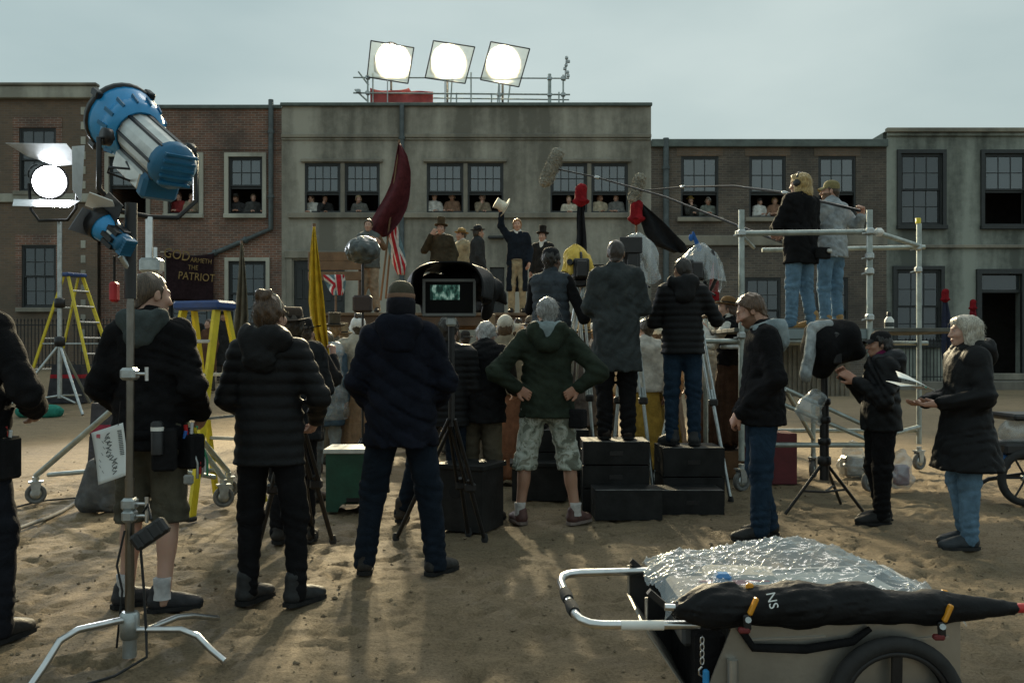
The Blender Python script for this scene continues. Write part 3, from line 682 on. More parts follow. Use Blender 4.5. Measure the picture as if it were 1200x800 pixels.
# ------------------------------------------------------------------ ground
def spaced(lo, hi, a, b, d, g):
    c = list(np.arange(a, b, d)); e = d; q = c[-1]; up = []
    while q < hi: e *= g; q += e; up.append(q)
    e = d; q = c[0]; dn = []
    while q > lo: e *= g; q -= e; dn.append(q)
    return np.array(dn[::-1] + c + up)
def vnoise(x, y, sc, seed):
    g = np.random.default_rng(seed).uniform(-1, 1, (64, 64)); u = x / sc; w = y / sc
    i = np.floor(u).astype(int); j = np.floor(w).astype(int); fu = u - i; fw = w - j; fu = fu * fu * (3 - 2 * fu); fw = fw * fw * (3 - 2 * fw)
    q = lambda a, b: g[(i + a) % 64, (j + b) % 64]
    return (q(0, 0) * (1 - fu) + q(1, 0) * fu) * (1 - fw) + (q(0, 1) * (1 - fu) + q(1, 1) * fu) * fw
def ground():
    xs = spaced(-420, 420, -4.6, 4.6, .034, 1.035); ys = spaced(-420, 900, 3.0, 9.2, .034, 1.03)
    GX, GY = np.meshgrid(xs, ys, indexing='ij')
    fade = np.clip(1.4 - np.hypot(GX, GY - 6) / 30, 0, 1)
    Zg = gh(GX, GY) + fade * (.014 * vnoise(GX, GY, 1.9, 1) + .006 * vnoise(GX, GY, .55, 2) + .008 * vnoise(GX, GY * 1.4, .19, 3) + .006 * vnoise(GX * 1.3, GY, .085, 4) - .012)
    r = np.random.default_rng(5)
    for _ in range(4200):        # footprints and scuffs trodden into damp sand
        cx, cy = r.uniform(-5.5, 5.5), r.uniform(2.8, 12); a = r.normal(1.2, .8); L, w, d = r.uniform(.06, .15), r.uniform(.035, .06), r.uniform(.006, .018)
        i0, i1 = np.searchsorted(xs, [cx - .3, cx + .3]); j0, j1 = np.searchsorted(ys, [cy - .3, cy + .3])
        u = (GX[i0:i1, j0:j1] - cx); v = (GY[i0:i1, j0:j1] - cy); p = u * math.cos(a) + v * math.sin(a); q = -u * math.sin(a) + v * math.cos(a)
        e = (p / L) ** 2 + (q / w) ** 2; Zg[i0:i1, j0:j1] += -d * np.exp(-e ** 3) + .5 * d * np.exp(-((e - 1.7) / .7) ** 2) * (r.uniform(.2, 1))
    for (ax, ay, bx, by) in ((-4.5, 4.2, 3.0, 9.8), (-4.3, 4.75, 3.2, 10.35), (1.0, 2.9, 4.4, 9.2), (1.75, 2.9, 5.1, 9.0), (-5, 7.4, 4, 5.0), (-1.2, 3.0, -2.4, 9.5)):      # ruts left by wheels
        L = math.hypot(bx - ax, by - ay); ux, uy = (bx - ax) / L, (by - ay) / L; t = (GX - ax) * ux + (GY - ay) * uy; q = -(GX - ax) * uy + (GY - ay) * ux + .09 * np.sin(t * .9 + ax)
        on = ((t > 0) & (t < L)) * (.6 + .4 * np.sin(t * 2.3 + ay)); Zg += on * (-.013 * np.exp(-(q / .045) ** 4) + .007 * np.exp(-((np.abs(q) - .085) / .03) ** 2) + .003 * np.sin(t * 70) * np.exp(-(q / .04) ** 4))
    # loose clods and grit lying on the sand
    rr = np.random.default_rng(8); N = 5200; cy = 2.6 + 11 * rr.random(N) ** 1.5; cx = rr.uniform(-.62, .62, N) * cy; sz = .0035 + .011 * rr.random(N) ** 4
    ii = np.clip(np.searchsorted(xs, cx), 0, len(xs) - 1); jj = np.clip(np.searchsorted(ys, cy), 0, len(ys) - 1); cz = Zg[ii, jj]
    oc = np.array([(1, 0, 0), (0, 1, 0), (-1, 0, 0), (0, -1, 0), (0, 0, .7), (0, 0, -.7)]); fc = np.array([(0, 1, 4), (1, 2, 4), (2, 3, 4), (3, 0, 4), (1, 0, 5), (2, 1, 5), (3, 2, 5), (0, 3, 5)])
    VV = (oc[None] * rr.uniform(.6, 1.5, (N, 6, 1)) * sz[:, None, None] + np.stack([cx, cy, cz + sz * .3], 1)[:, None, :]).reshape(-1, 3); FF = (fc[None] + 6 * np.arange(N)[:, None, None]).reshape(-1, 3)
    gm = bpy.data.meshes.new('grit'); gm.from_pydata(VV.tolist(), [], FF.tolist()); go = obj('grit', gm, mat('dry_clods', (.16, .12, .075), .95, 0, .5, 3, .2, 90)); stuff(go); go['label'] = 'loose clods and grit scattered over the sand'; go['category'] = 'grit'
    n, m = GX.shape; V = np.stack([GX, GY, Zg], -1).reshape(-1, 3)
    i, j = np.meshgrid(np.arange(n - 1), np.arange(m - 1), indexing='ij'); b = (i * m + j).ravel()
    Q = np.stack([b, b + m, b + m + 1, b + 1], 1)
    mt, nn, l, bs = nodes('trodden_sand'); t = nn.new('ShaderNodeTexCoord')
    def noise(sc, det, ro, sx=1, sy=1):
        k = nn.new('ShaderNodeTexNoise'); k.inputs['Scale'].default_value = sc; k.inputs['Detail'].default_value = det; k.inputs['Roughness'].default_value = ro
        mm = nn.new('ShaderNodeMapping'); mm.inputs['Scale'].default_value = (sx, sy, 1); l.new(t.outputs['Object'], mm.inputs['Vector']); l.new(mm.outputs['Vector'], k.inputs['Vector']); return k
    a, b2, c = noise(.45, 6, .6), noise(4.2, 10, .76, .7, 1.4), noise(60, 6, .75)
    r1 = nn.new('ShaderNodeValToRGB'); e = r1.color_ramp; e.elements[0].position = .3; e.elements[0].color = (.15, .11, .066, 1); e.elements[1].position = .62; e.elements[1].color = (.335, .25, .152, 1)
    q = e.elements.new(.48); q.color = (.265, .2, .122, 1)
    ad = nn.new('ShaderNodeMath'); ad.operation = 'MULTIPLY_ADD'; ad.inputs[1].default_value = .45; l.new(a.outputs['Fac'], ad.inputs[0])
    m2 = nn.new('ShaderNodeMath'); m2.operation = 'MULTIPLY'; m2.inputs[1].default_value = .55; l.new(b2.outputs['Fac'], m2.inputs[0]); l.new(m2.outputs[0], ad.inputs[2])
    l.new(ad.outputs[0], r1.inputs['Fac'])
    mm = nn.new('ShaderNodeMix'); mm.data_type = 'RGBA'; mm.blend_type = 'MULTIPLY'; mm.inputs['Factor'].default_value = .7
    r2 = nn.new('ShaderNodeValToRGB'); r2.color_ramp.elements[0].position = .36; r2.color_ramp.elements[0].color = (.45, .43, .4, 1); r2.color_ramp.elements[1].position = .56
    l.new(c.outputs['Fac'], r2.inputs['Fac']); l.new(r1.outputs['Color'], mm.inputs['A']); l.new(r2.outputs['Color'], mm.inputs['B']); l.new(mm.outputs['Result'], bs.inputs['Base Color'])
    u1 = nn.new('ShaderNodeBump'); u1.inputs['Strength'].default_value = 1; u1.inputs['Distance'].default_value = .06; l.new(b2.outputs['Fac'], u1.inputs['Height'])
    u2 = nn.new('ShaderNodeBump'); u2.inputs['Strength'].default_value = .9; u2.inputs['Distance'].default_value = .016; l.new(c.outputs['Fac'], u2.inputs['Height']); l.new(u1.outputs['Normal'], u2.inputs['Normal']); l.new(u2.outputs['Normal'], bs.inputs['Normal'])
    bs.inputs['Roughness'].default_value = .8; bs.inputs['Specular IOR Level'].default_value = .3
    struct(obj('ground', qmesh('ground', V, Q), mt))
ground()

# ------------------------------------------------------------------ house fronts
YF = 31.4
def fx(px): return X(px, YF)
def fz(py): return Z(py, YF)
BR_RED = brickmat('red_brick', (.27, .125, .08), (.15, .085, .062), (.36, .32, .27), 2.1)
BR_OLD = brickmat('sooty_brown_brick', (.2, .13, .085), (.14, .1, .072), (.19, .16, .13), 2.1, (.1, .085, .065))
BR_GREY = brickmat('grey_brown_brick', (.16, .125, .095), (.095, .08, .066), (.21, .19, .16), 2.1)
ST_MAIN = stuccomat('stained_stucco', (.385, .365, .305), (.16, .152, .125))
ST_GRN = stuccomat('green_grey_stucco', (.3, .325, .285), (.095, .105, .092))
STONE = stuccomat('pale_stone', (.45, .44, .37), (.26, .25, .21))
STONED = stuccomat('dull_stone', (.3, .275, .22), (.16, .15, .125))
FRD = mat('dark_window_paint', (.022, .026, .027), .5, 0, .3, 9, .1, 50)
FRL = mat('pale_window_paint', (.36, .36, .3), .6, 0, .2, 9, .1, 50)
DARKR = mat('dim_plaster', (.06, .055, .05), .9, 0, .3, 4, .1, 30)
ROOFM = mat('lead_roof', (.08, .085, .085), .7, 0, .3, 3, .2, 20)
PIPE = mat('lead_pipe', (.085, .105, .11), .55, .2, .3, 6, .15, 40)
GRN_STRIP = mat('flashing', (.1, .125, .115), .6, 0, .3, 4, .1, 30)
PANES = {}
def pane(parent, x0, x1, z0, z1, y, m):
    key = (round(x1 - x0, 3), round(z1 - z0, 3), m.name)
    if key not in PANES:
        w, h = (x1 - x0) / 2, (z1 - z0) / 2; b = MB().box((0, 0, 0), (2 * w, .006, 2 * h)); PANES[key] = b.mesh('pane'); PANES[key].materials.append(m)
    o = obj('pane', PANES[key], None, parent, ((x0 + x1) / 2, y, (z0 + z1) / 2)); o.rotation_euler = (R(random.uniform(-.7, .7)), 0, R(random.uniform(-.7, .7))); return o
def window(par, w, y):
    """w: x0,x1,z0,z1 plus options; the sash sits in the reveal, the lower sash may be pushed up behind the upper"""
    x0, x1, z0, z1 = w['x0'], w['x1'], w['z0'], w['z1']; fm = w.get('fm', FRD); cols = w.get('cols', 3); t = .055
    yy = y + .09; b = MB()
    for a in (x0 + t / 2, x1 - t / 2): b.box((a, yy, (z0 + z1) / 2), (t, .12, z1 - z0))
    b.box(((x0 + x1) / 2, yy, z1 - t / 2), (x1 - x0 - 2 * t, .118, t)); b.box(((x0 + x1) / 2, yy, z0 + t / 2), (x1 - x0 - 2 * t, .118, t))
    fr = b.build('window', fm, par)
    if w.get('case'):     # pale architrave proud of the wall
        c = w['case']; cm = w.get('cm', STONE); b = MB()
        for a in (x0 - c / 2, x1 + c / 2): b.box((a, y - .03, (z0 + z1) / 2), (c, .1, z1 - z0))
        b.box(((x0 + x1) / 2, y - .03, z1 + c / 2), (x1 - x0 + 2 * c, .1, c)); b.build('architrave', cm, fr)
    if w.get('sill', True):
        s = w.get('sp', .14); MB().box(((x0 + x1) / 2, y - .06, z0 - s / 2 - .002), (x1 - x0 + .28, .2, s), ch=.012).build('sill', w.get('sm', STONE), fr)
    mid = z0 + (z1 - z0) * w.get('mid', .5); g = .03; bars = MB()
    def sash(za, zb, ys, rows):
        xa, xb = x0 + t, x1 - t
        for a in (xa + .02, xb - .02): bars.box((a, ys, (za + zb) / 2), (.04, .04, zb - za))
        bars.box(((xa + xb) / 2, ys, za + .02), (xb - xa - .08, .039, .04)); bars.box(((xa + xb) / 2, ys, zb - .02), (xb - xa - .08, .039, .04))
        xa += .04; xb -= .04; za += .04; zb -= .04; cw, rh = (xb - xa) / cols, (zb - za) / rows
        for i in range(1, cols): bars.box((xa + i * cw, ys, (za + zb) / 2), (g, .036, zb - za))
        for j in range(1, rows): bars.box(((xa + xb) / 2, ys, za + j * rh), (xb - xa, .034, g))
        for i in range(cols):
            for j in range(rows): pane(fr, xa + i * cw + g / 2, xa + (i + 1) * cw - g / 2, za + j * rh + g / 2, za + (j + 1) * rh - g / 2, ys, w.get('pm', PANE))
    sash(mid - .02, z1 - t, yy - .02, 2)
    if w.get('open'):     # raised lower sash: its bottom rail hangs just under the upper one
        lift = w['open']; bars.box(((x0 + x1) / 2, yy + .032, mid - .06), (x1 - x0 - 2 * t, .038, .07))
    else: sash(z0 + t, mid + .02, yy + .03, 2)
    bars.build('glazing_bars', fm, fr)
    return fr
def house(label, px0, px1, top, wall, wins, holes=(), y=YF, depth=6, base=-.3, floor=4.78, roofdrop=.5):
    x0, x1, zt = X(px0, YF), X(px1, YF), fz(top)
    root = thing('house', label, 'building', ((x0 + x1) / 2, y, 0))
    mk = lambda p: p
    opn = [(w['x0'], w['x1'], w['z0'], w['z1']) for w in wins] + [tuple(h) for h in holes]
    xs = sorted({x0, x1} | {round(q, 4) for o in opn for q in o[:2]}); zs = sorted({base, zt} | {round(q, 4) for o in opn for q in o[2:]})
    b = MB(); T = .32
    for i in range(len(xs) - 1):
        for j in range(len(zs) - 1):
            cx, cz = (xs[i] + xs[i + 1]) / 2, (zs[j] + zs[j + 1]) / 2
            if any(o[0] < cx < o[1] and o[2] < cz < o[3] for o in opn): continue
            b.add([(xs[i], y, zs[j]), (xs[i + 1], y, zs[j]), (xs[i + 1], y, zs[j + 1]), (xs[i], y, zs[j + 1])], [(0, 1, 2, 3)])
            b.add([(xs[i], y + T, zs[j]), (xs[i + 1], y + T, zs[j]), (xs[i + 1], y + T, zs[j + 1]), (xs[i], y + T, zs[j + 1])], [(3, 2, 1, 0)])
    for (a, c, d, e) in opn:
        b.add([(a, y, d), (c, y, d), (c, y + T, d), (a, y + T, d)], [(0, 1, 2, 3)]); b.add([(a, y, e), (c, y, e), (c, y + T, e), (a, y + T, e)], [(3, 2, 1, 0)])
        b.add([(a, y, d), (a, y, e), (a, y + T, e), (a, y + T, d)], [(0, 1, 2, 3)]); b.add([(c, y, d), (c, y, e), (c, y + T, e), (c, y + T, d)], [(3, 2, 1, 0)])
    b.box((x0 + .14, y + T + depth / 2, (base + zt) / 2), (.28, depth, zt - base)); b.box((x1 - .14, y + T + depth / 2, (base + zt) / 2), (.28, depth, zt - base))
    b.box(((x0 + x1) / 2, y + T + depth + .15, (base + zt) / 2), (x1 - x0, .3, zt - base))
    b.box(((x0 + x1) / 2, y + T / 2, zt - .01), (x1 - x0, T - .004, .02))
    inv = Matrix.Translation(-root.location)
    me = b.mesh('wall'); me.transform(inv); w0 = obj('wall', me, wall, root)
    # keep the wall texture in world units while the mesh sits under the root
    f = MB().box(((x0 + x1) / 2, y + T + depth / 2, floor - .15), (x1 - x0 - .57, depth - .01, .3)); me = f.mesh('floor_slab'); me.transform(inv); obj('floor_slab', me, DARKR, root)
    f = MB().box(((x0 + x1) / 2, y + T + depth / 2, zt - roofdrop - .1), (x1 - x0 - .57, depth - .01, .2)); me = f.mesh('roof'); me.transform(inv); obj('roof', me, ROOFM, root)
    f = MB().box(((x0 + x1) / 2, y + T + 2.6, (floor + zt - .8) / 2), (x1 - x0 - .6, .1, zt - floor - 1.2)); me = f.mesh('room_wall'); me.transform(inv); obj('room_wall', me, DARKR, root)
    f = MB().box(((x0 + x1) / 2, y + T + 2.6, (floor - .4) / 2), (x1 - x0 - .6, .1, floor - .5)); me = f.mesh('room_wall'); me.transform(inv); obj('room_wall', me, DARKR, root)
    hold = bpy.data.objects.new('tmp', None)
    for w in wins:
        if w.get('kind') == 'plain': continue
        fr = window(root, w, y); fr.location = -root.location
    return root
def part(root, name, mb, m, parent=None):
    me = mb.mesh(name); me.transform(Matrix.Translation(-root.location)); o = obj(name, me, m, parent or root); return o
def win(a, b, t, u, **k): return dict(x0=fx(a), x1=fx(b), z0=fz(u), z1=fz(t), **k)
def band(root, name, px0, px1, py0, py1, proud, m, y=YF, ch=.02):
    x0, x1, z0, z1 = fx(px0), fx(px1), fz(py1), fz(py0)
    return part(root, name, MB().box(((x0 + x1) / 2, y - proud / 2 + .002, (z0 + z1) / 2), (x1 - x0, proud, z1 - z0), ch=ch), m)

# house at far left: sooty brick, stone coping and quoins
h1 = house('sooty brick house with pale coping and a pale corner strip, beside the red brick house', -240, 118, 107, BR_OLD,
           [win(27, 70, 152, 226, pm=PANED, sm=STONED), win(30, 70, 288, 361, pm=PANED, sm=STONED), win(-60, -16, 152, 226, pm=PANED), win(-60, -16, 288, 361, pm=PANED)], y=YF - .25)
band(h1, 'coping', -240, 120, 105, 119, .22, STONE, YF - .25); band(h1, 'coping_cap', -240, 121, 102, 105.2, .3, STONED, YF - .25)
band(h1, 'string_course', -240, 118, 229, 239, .12, STONE, YF - .25)
for i in range(17):
    py = 128 + i * 17.2
    if not 225 < py + 4 < 243: band(h1, 'quoin', 99, 104.5, py, py + 9, .035, STONE, YF - .25, .006)
for a, b, t, u in ((20, 27, 146, 226), (70, 77, 146, 226), (23, 30, 282, 361), (70, 77, 282, 361)):
    band(h1, 'brick_jamb', a, b, t, u, .012, BR_RED, YF - .25, 0)
band(h1, 'brick_arch', 20, 77, 140, 152, .03, BR_RED, YF - .25, 0); band(h1, 'brick_arch', 23, 77, 276, 288, .03, BR_RED, YF - .25, 0)
# red brick house
h2 = house('red brick house with pale window surrounds and a slanting drainpipe', 118, 330, 126, BR_RED,
           [win(128, 172, 184, 251, case=.13, open=1, fm=FRD), win(197, 234, 184, 251, case=.13, open=1), win(268, 308, 184, 251, case=.13, open=1),
            win(198, 244, 306, 392, case=.12, pm=PANED, mid=.55), win(268, 312, 306, 382, case=.12, pm=PANED)])
band(h2, 'coping', 118, 330, 123.5, 128, .1, GRN_STRIP); band(h2, 'soldier_course', 118, 330, 170, 176, .03, BR_RED)
# stucco house in the middle
W3 = []
for a, b, m0, m1 in ((357, 445, 399, 404), (500, 590, 543, 548), (645, 736, 688, 693)):
    W3 += [win(a, m0, 191, 249, open=1, sill=False, cols=4, mid=.42), win(m1, b, 191, 249, open=1, sill=False, cols=4, mid=.42)]
W3 += [win(344, 366, 305, 452, kind='plain'), win(374, 404, 309, 452, kind='plain'), win(574, 591, 313, 452, kind='plain'), win(690, 722, 310, 452, kind='plain')]
h3 = house('stained grey stucco house with three paired windows and lamps on its roof', 330, 763, 123, ST_MAIN, W3)
band(h3, 'coping', 329, 764, 121, 125, .12, GRN_STRIP); band(h3, 'string_course', 330, 763, 157.5, 162, .11, STONED); band(h3, 'string_course', 330, 763, 162, 164.5, .06, ST_MAIN)
band(h3, 'sill_course', 338, 757, 249.5, 256, .14, STONED)
for a, b in ((353, 449), (496, 594), (641, 740)):
    band(h3, 'window_hood', a, b, 186.5, 190.5, .12, STONED)
for a, b in ((399, 404), (543, 548), (688, 693)): band(h3, 'mullion', a, b, 191, 249.4, .05, STONED)
for a, b, t in ((344, 366, 305), (374, 404, 309), (574, 591, 313), (690, 722, 310)):
    y = YF + .12; x0, x1, z1 = fx(a), fx(b), fz(t); z0 = fz(450)
    d = MB()
    d.box(((x0 + x1) / 2, y, (z0 + z1) / 2), (x1 - x0 - .02, .06, z1 - z0 - .02)); do = part(h3, 'door', d, FRD)
    for i in range(2):
        for j in range(3):
            xa = x0 + (x1 - x0) * (.12 + .42 * i); za = z0 + (z1 - z0) * (.08 + .3 * j)
            part(h3, 'door_panel', MB().box((xa + (x1 - x0) * .17, y - .04, za + (z1 - z0) * .13), ((x1 - x0) * .32, .03, (z1 - z0) * .24), ch=.01), FRD, do)
band(h3, 'shop_pilaster', 367, 373, 303, 452, .1, STONED); band(h3, 'shop_pilaster', 336, 343, 303, 452, .1, STONED); band(h3, 'shop_fascia', 334, 408, 294, 303, .14, STONED)
band(h3, 'sign_bracket', 572, 591, 277, 280, .2, FRD)
# grey brown brick house
h4 = house('grey brown brick house with three tall upper windows and a flat parapet', 763, 1039, 166, BR_GREY,
           [win(798, 842, 183, 255, open=1, cm=STONED, sm=STONED, mid=.42), win(878, 921, 183, 255, open=1, sm=STONED, mid=.42), win(959, 1003, 183, 255, open=1, sm=STONED, mid=.42),
            win(873, 915, 325, 402, pm=PANED, sm=STONED), win(956, 994, 325, 402, pm=PANED, sm=STONED), win(790, 832, 325, 402, pm=PANED, sm=STONED)])
band(h4, 'coping', 763, 1039, 164, 173, .16, GRN_STRIP); band(h4, 'string_course', 763, 1039, 276, 288, .1, STONED)
for a, b in ((798, 842), (878, 921), (959, 1003)):
    band(h4, 'brick_arch', a - 5, b + 5, 173.5, 183, .025, BR_OLD, YF, 0)
# green grey stucco house
def tall(a, b, t, u, **k): return win(a, b, t, u, pm=PANED, **k)
h5 = house('green grey stucco house with dark framed tall windows and an open doorway', 1039, 1420, 153, ST_GRN,
           [win(1055, 1104, 180, 264, pm=PANED, sm=FRD), win(1153, 1203, 180, 264, open=1, sm=FRD), win(1252, 1300, 180, 264, sm=FRD), win(1050, 1102, 316, 402, pm=PANED, sm=FRD), win(1149, 1196, 321, 441, kind='plain'), win(1252, 1300, 316, 402, pm=PANED)])
band(h5, 'coping', 1037, 1420, 151, 156, .2, STONED); band(h5, 'cornice', 1039, 1420, 156, 160, .1, ST_GRN); band(h5, 'string_course', 1039, 1420, 287, 291, .12, STONED)
for a, b, t, u in ((1055, 1104, 180, 264), (1153, 1203, 180, 264), (1050, 1102, 316, 402)):
    x0, x1, z0, z1 = fx(a), fx(b), fz(u), fz(t); c = .12; d = MB()
    for q in (x0 - c / 2, x1 + c / 2): d.box((q, YF - .03, (z0 + z1) / 2), (c, .1, z1 - z0))
    d.box(((x0 + x1) / 2, YF - .03, z1 + c / 2), (x1 - x0 + 2 * c, .1, c)); part(h5, 'architrave', d, FRD)
x0, x1, z0, z1 = fx(1149), fx(1196), fz(441), fz(321); d = MB(); c = .16
for q in (x0 - c / 2, x1 + c / 2): d.box((q, YF - .04, (z0 + z1) / 2), (c, .14, z1 - z0))
d.box(((x0 + x1) / 2, YF - .04, z1 + c / 2), (x1 - x0 + 2 * c, .14, c)); d.box(((x0 + x1) / 2, YF + .1, fz(341)), (x1 - x0, .1, .1)); part(h5, 'door_frame', d, FRD)
part(h5, 'fanlight', MB().box(((x0 + x1) / 2, YF + .1, fz(331)), (x1 - x0 - .01, .02, fz(322) - fz(339))), PANED)
part(h5, 'door', MB().box((x0 + .06, YF + .75, (z0 + fz(342)) / 2), (.06, 1.2, fz(342) - z0 - .05)), FRD)
part(h5, 'framed_print', MB().box((fx(1166), YF + 2.8, fz(358)), (.5, .03, .42)), FRL)

# drainpipes: each a thing with brackets
def drain(label, path, r=.075):
    o = thing('drainpipe', label, 'drainpipe', path[-1])
    L = Vector(path[-1]); MB().tube([Vector(p) - L for p in path], r, 10).build('pipe', PIPE, o)
    for a, b in zip(path, path[1:]):
        n = max(1, int((Vector(b) - Vector(a)).length / 1.9))
        for i in range(n):
            p = Vector(a).lerp(Vector(b), (i + .5) / n) - L; d = (Vector(b) - Vector(a)).normalized()
            MB().tube([p - d * .05, p + d * .05], r * 1.3, 10).build('bracket', PIPE, o)
    return o
y = YF - .1
drain('lead drainpipe at the corner of the red brick house, turning aslant under the windows', [at(317.5, 117, y), at(317.5, 268, y), at(258, 294, y), at(246, 298, y), at(246, 400, y)], .085)
drain('lead drainpipe running down the middle of the grey stucco house', [at(471, 122, y), at(471, 440, y)], .08)
drain('lead drainpipe at the edge of the grey brown brick house', [at(780.5, 162, y), at(780.5, 440, y)], .1)

# pavement in front of the right hand houses, with doorstep
pv = MB().box((fx(980), YF - .85, .2), (fx(1420) - fx(540), 1.68, .52), ch=.02).build('pavement', stuccomat('paving_stone', (.2, .185, .155), (.11, .1, .085))); struct(pv)
MB().box((fx(1172), YF - .2, .58), (2.3, .38, .22), ch=.02).build('doorstep', STONED, h5, -h5.location)
# iron railings
def railing(label, xa, xb, y, zb, h, n):
    o = thing('railing', label, 'railing', ((xa + xb) / 2, y, zb)); w = (xb - xa)
    MB().box((0, 0, h - .16), (w, .045, .035)).build('top_rail', IRON, o); MB().box((0, 0, .14), (w, .045, .035)).build('bottom_rail', IRON, o)
    b = MB().tube([(0, 0, 0), (0, 0, h - .06)], .014, 6); b.lathe([(.014, h - .06), (.03, h - .02), (.0001, h + .06)], 6); me = b.mesh('bar'); me.materials.append(IRON)
    for i in range(n): obj('bar', me, None, o, (-w / 2 + w * (i + .5) / n, 0, 0))
    return o
railing('black iron railing in front of the sooty brick house', fx(-60), fx(112), YF - 1.9, G(-15, YF - 1.9) - .05, 1.55, 44)
railing('black iron railing in front of the red brick house', fx(116), fx(204), YF - 1.9, G(-12, YF - 1.9) - .05, 1.55, 22)
railing('black iron railing under the tall window of the green grey house', fx(1042), fx(1136), YF - 1.2, .46, 1.35, 24)

# painted banner with gold lettering, hung by its corners
def banner():
    x0, x1 = fx(197), fx(253); z0, z1 = fz(351), fz(294); yb = YF - .22
    o = thing('banner', 'dark cloth banner with gold lettering hung on the red brick house', 'banner', ((x0 + x1) / 2, yb, z0))
    L = o.location
    f = lambda u, w: Vector((x0 + (x1 - x0) * u, yb + .03 * math.sin(9 * u + 3 * w) + .02 * math.sin(17 * u), z1 - (z1 - z0) * w - .12 * math.sin(math.pi * u) * (1 - w) - .1 * u)) - L
    MB().grid(f, 24, 16).build('cloth', cloth((.022, .012, .014), .9, .3), o, None, .012)
    gold = mat('gold_paint', (.23, .14, .04), .6, 0, .4, 9, .1, 40)
    for t, s, px, py, rz in (('GOD', .46, 206.5, 303.5, -10), ('ARMETH', .22, 235.5, 308, -6), ('THE', .22, 226, 316, -4), ('PATRIOT', .36, 230, 328.5, -5)):
        p = at(px, py, yb - .075) - L; textmesh(t, s, 'lettering', gold, o, Matrix.Translation(p) @ Matrix.Rotation(R(90), 4, 'X') @ Matrix.Rotation(R(rz), 4, 'Z') @ Matrix.Scale(.84, 4, (1, 0, 0)), .004)
    MB().tube([at(188, 295, yb) - L, at(197, 295, yb) - L], .012, 6).build('cord', cloth((.5, .45, .35)), o)
banner()

# ------------------------------------------------------------------ lamps on the middle roof
def hmi(root, M, r, L, lit, body=LAMPAL, nose=BLUEL, cap=BLUELD, lens=None):
    """film lamp along local +Z (beam), parts under root; M places the lens centre"""
    def p(name, mb, m, par=None):
        me = mb.mesh(name); me.transform(M); return obj(name, me, m, par or root)
    hs = p('lamp_nose', MB().lathe([(r * .62, -r * 1.15), (r * .78, -r * .95), (r * .98, -r * .25), (r, 0), (r * .94, 0), (r * .93, -r * .06)], 28, close=False), nose)
    p('front_ring', MB().lathe([(r * 1.0, -.03), (r * 1.05, -.02), (r * 1.05, .025), (r * .93, .025), (r * .93, -.02)], 28, close=False), BLACK, hs)
    p('lens', MB().lathe([(r * .93, -.03), (r * .7, .0), (.0001, .012)], 28, close=False), lens or (emis('lit_lens', (1, .98, .94), lit) if lit else LENSG))
    bd = p('lamp_body', MB().lathe([(r * .6, -L), (r * .6, -r * 1.1)], 14, smooth=False), body)
    for i in range(7):
        a = i * math.pi * 2 / 7; c, s = math.cos(a) * r * .6, math.sin(a) * r * .6
        p('cooling_fin', MB().bar((c, s, -L + .02), (c, s, -r * 1.12), .035, .02), BLACK, bd)
    p('back_cap', MB().lathe([(.0001, -L - r * .3), (r * .4, -L - r * .28), (r * .62, -L - r * .1), (r * .64, -L), (r * .64, -L + .05)], 20, close=False), cap)
    for i in range(5): p('louvre', MB().box((0, -r * .4 + r * .2 * i, -L - r * .26), (r * .9, .02, .03)), cap)
    return hs
SPOT_AIM = Vector((.4, 4.0, 0))
LIT_ROOF = emis('lit_roof_lens', (1, .97, .9), 11)
def roof_lamp(i, lx, ly, corners, name, where):
    yl = YF + 2.0; c = at(lx, ly, yl); base = Vector((c.x, yl, fz(123) - .5))
    o = thing('film_lamp', 'large lit film lamp on the stucco house roof, ' + where, 'lamp', base, 0, 'lit lamps on the roof')
    d = (SPOT_AIM - c).normalized(); M = Matrix.Translation(-base) @ aim(c, d)
    hmi(o, M, .38, 1.05, None, lens=LIT_ROOF)
    s = c - base; b = MB().tube([(0, .1, 0), (0, .1, s.z - .75)], .04, 8); b.tube([(-.6, .1, s.z - .1), (-.58, .1, s.z - .6), (-.3, .1, s.z - .75), (.3, .1, s.z - .75), (.58, .1, s.z - .6), (.6, .1, s.z - .1)], .025, 8)
    b.build('yoke', BLACK, o)
    for a in (90, 210, 330): MB().rod((0, .1, .55), (.6 * math.cos(R(a)), .1 + .6 * math.sin(R(a)), .02), .025).build('stand_leg', STEEL, o)
    ld = bpy.data.lights.new('lamp_light', 'SPOT'); ld.energy = ROOF_W; ld.spot_size = R(45); ld.spot_blend = .85; ld.shadow_soft_size = .3; ld.color = (1, .84, .58)
    lo = bpy.data.objects.new('lamp_light', ld); C.objects.link(lo); lo.parent = o; lo.matrix_local = Matrix.Translation(c - base + d * .12) @ (-d).to_track_quat('Z', 'Y').to_matrix().to_4x4()
    # diffusion frame in front of the lamp
    ys = YF + .75; P = [at(*q, ys) for q in corners]; b0 = Vector((sum(p.x for p in P) / 4, ys, fz(123) - .5))
    fo = thing('diffusion_frame', 'tilted square of translucent diffusion before the roof lamp ' + where, 'diffusion frame', b0, 0, 'diffusion frames on the roof')
    Q = [p - b0 + Vector((0, .35 * (p.z - min(q.z for q in P)) / 1.6, 0)) for p in P]
    b = MB()
    for k in range(4): b.rod(Q[k], Q[(k + 1) % 4], .022)
    b.build('frame', BLACK, fo)
    MB().grid(lambda u, w: Q[0].lerp(Q[1], u).lerp(Q[3].lerp(Q[2], u), w) + Vector((0, .03 * math.sin(3.1 * u) * math.sin(3.1 * w), 0)), 8, 8).build('diffusion_cloth', DIFF, fo)
    m = (Q[2] + Q[3]) / 2; MB().rod(m, (m.x, m.y, .02), .022).build('pole', STEEL, fo)
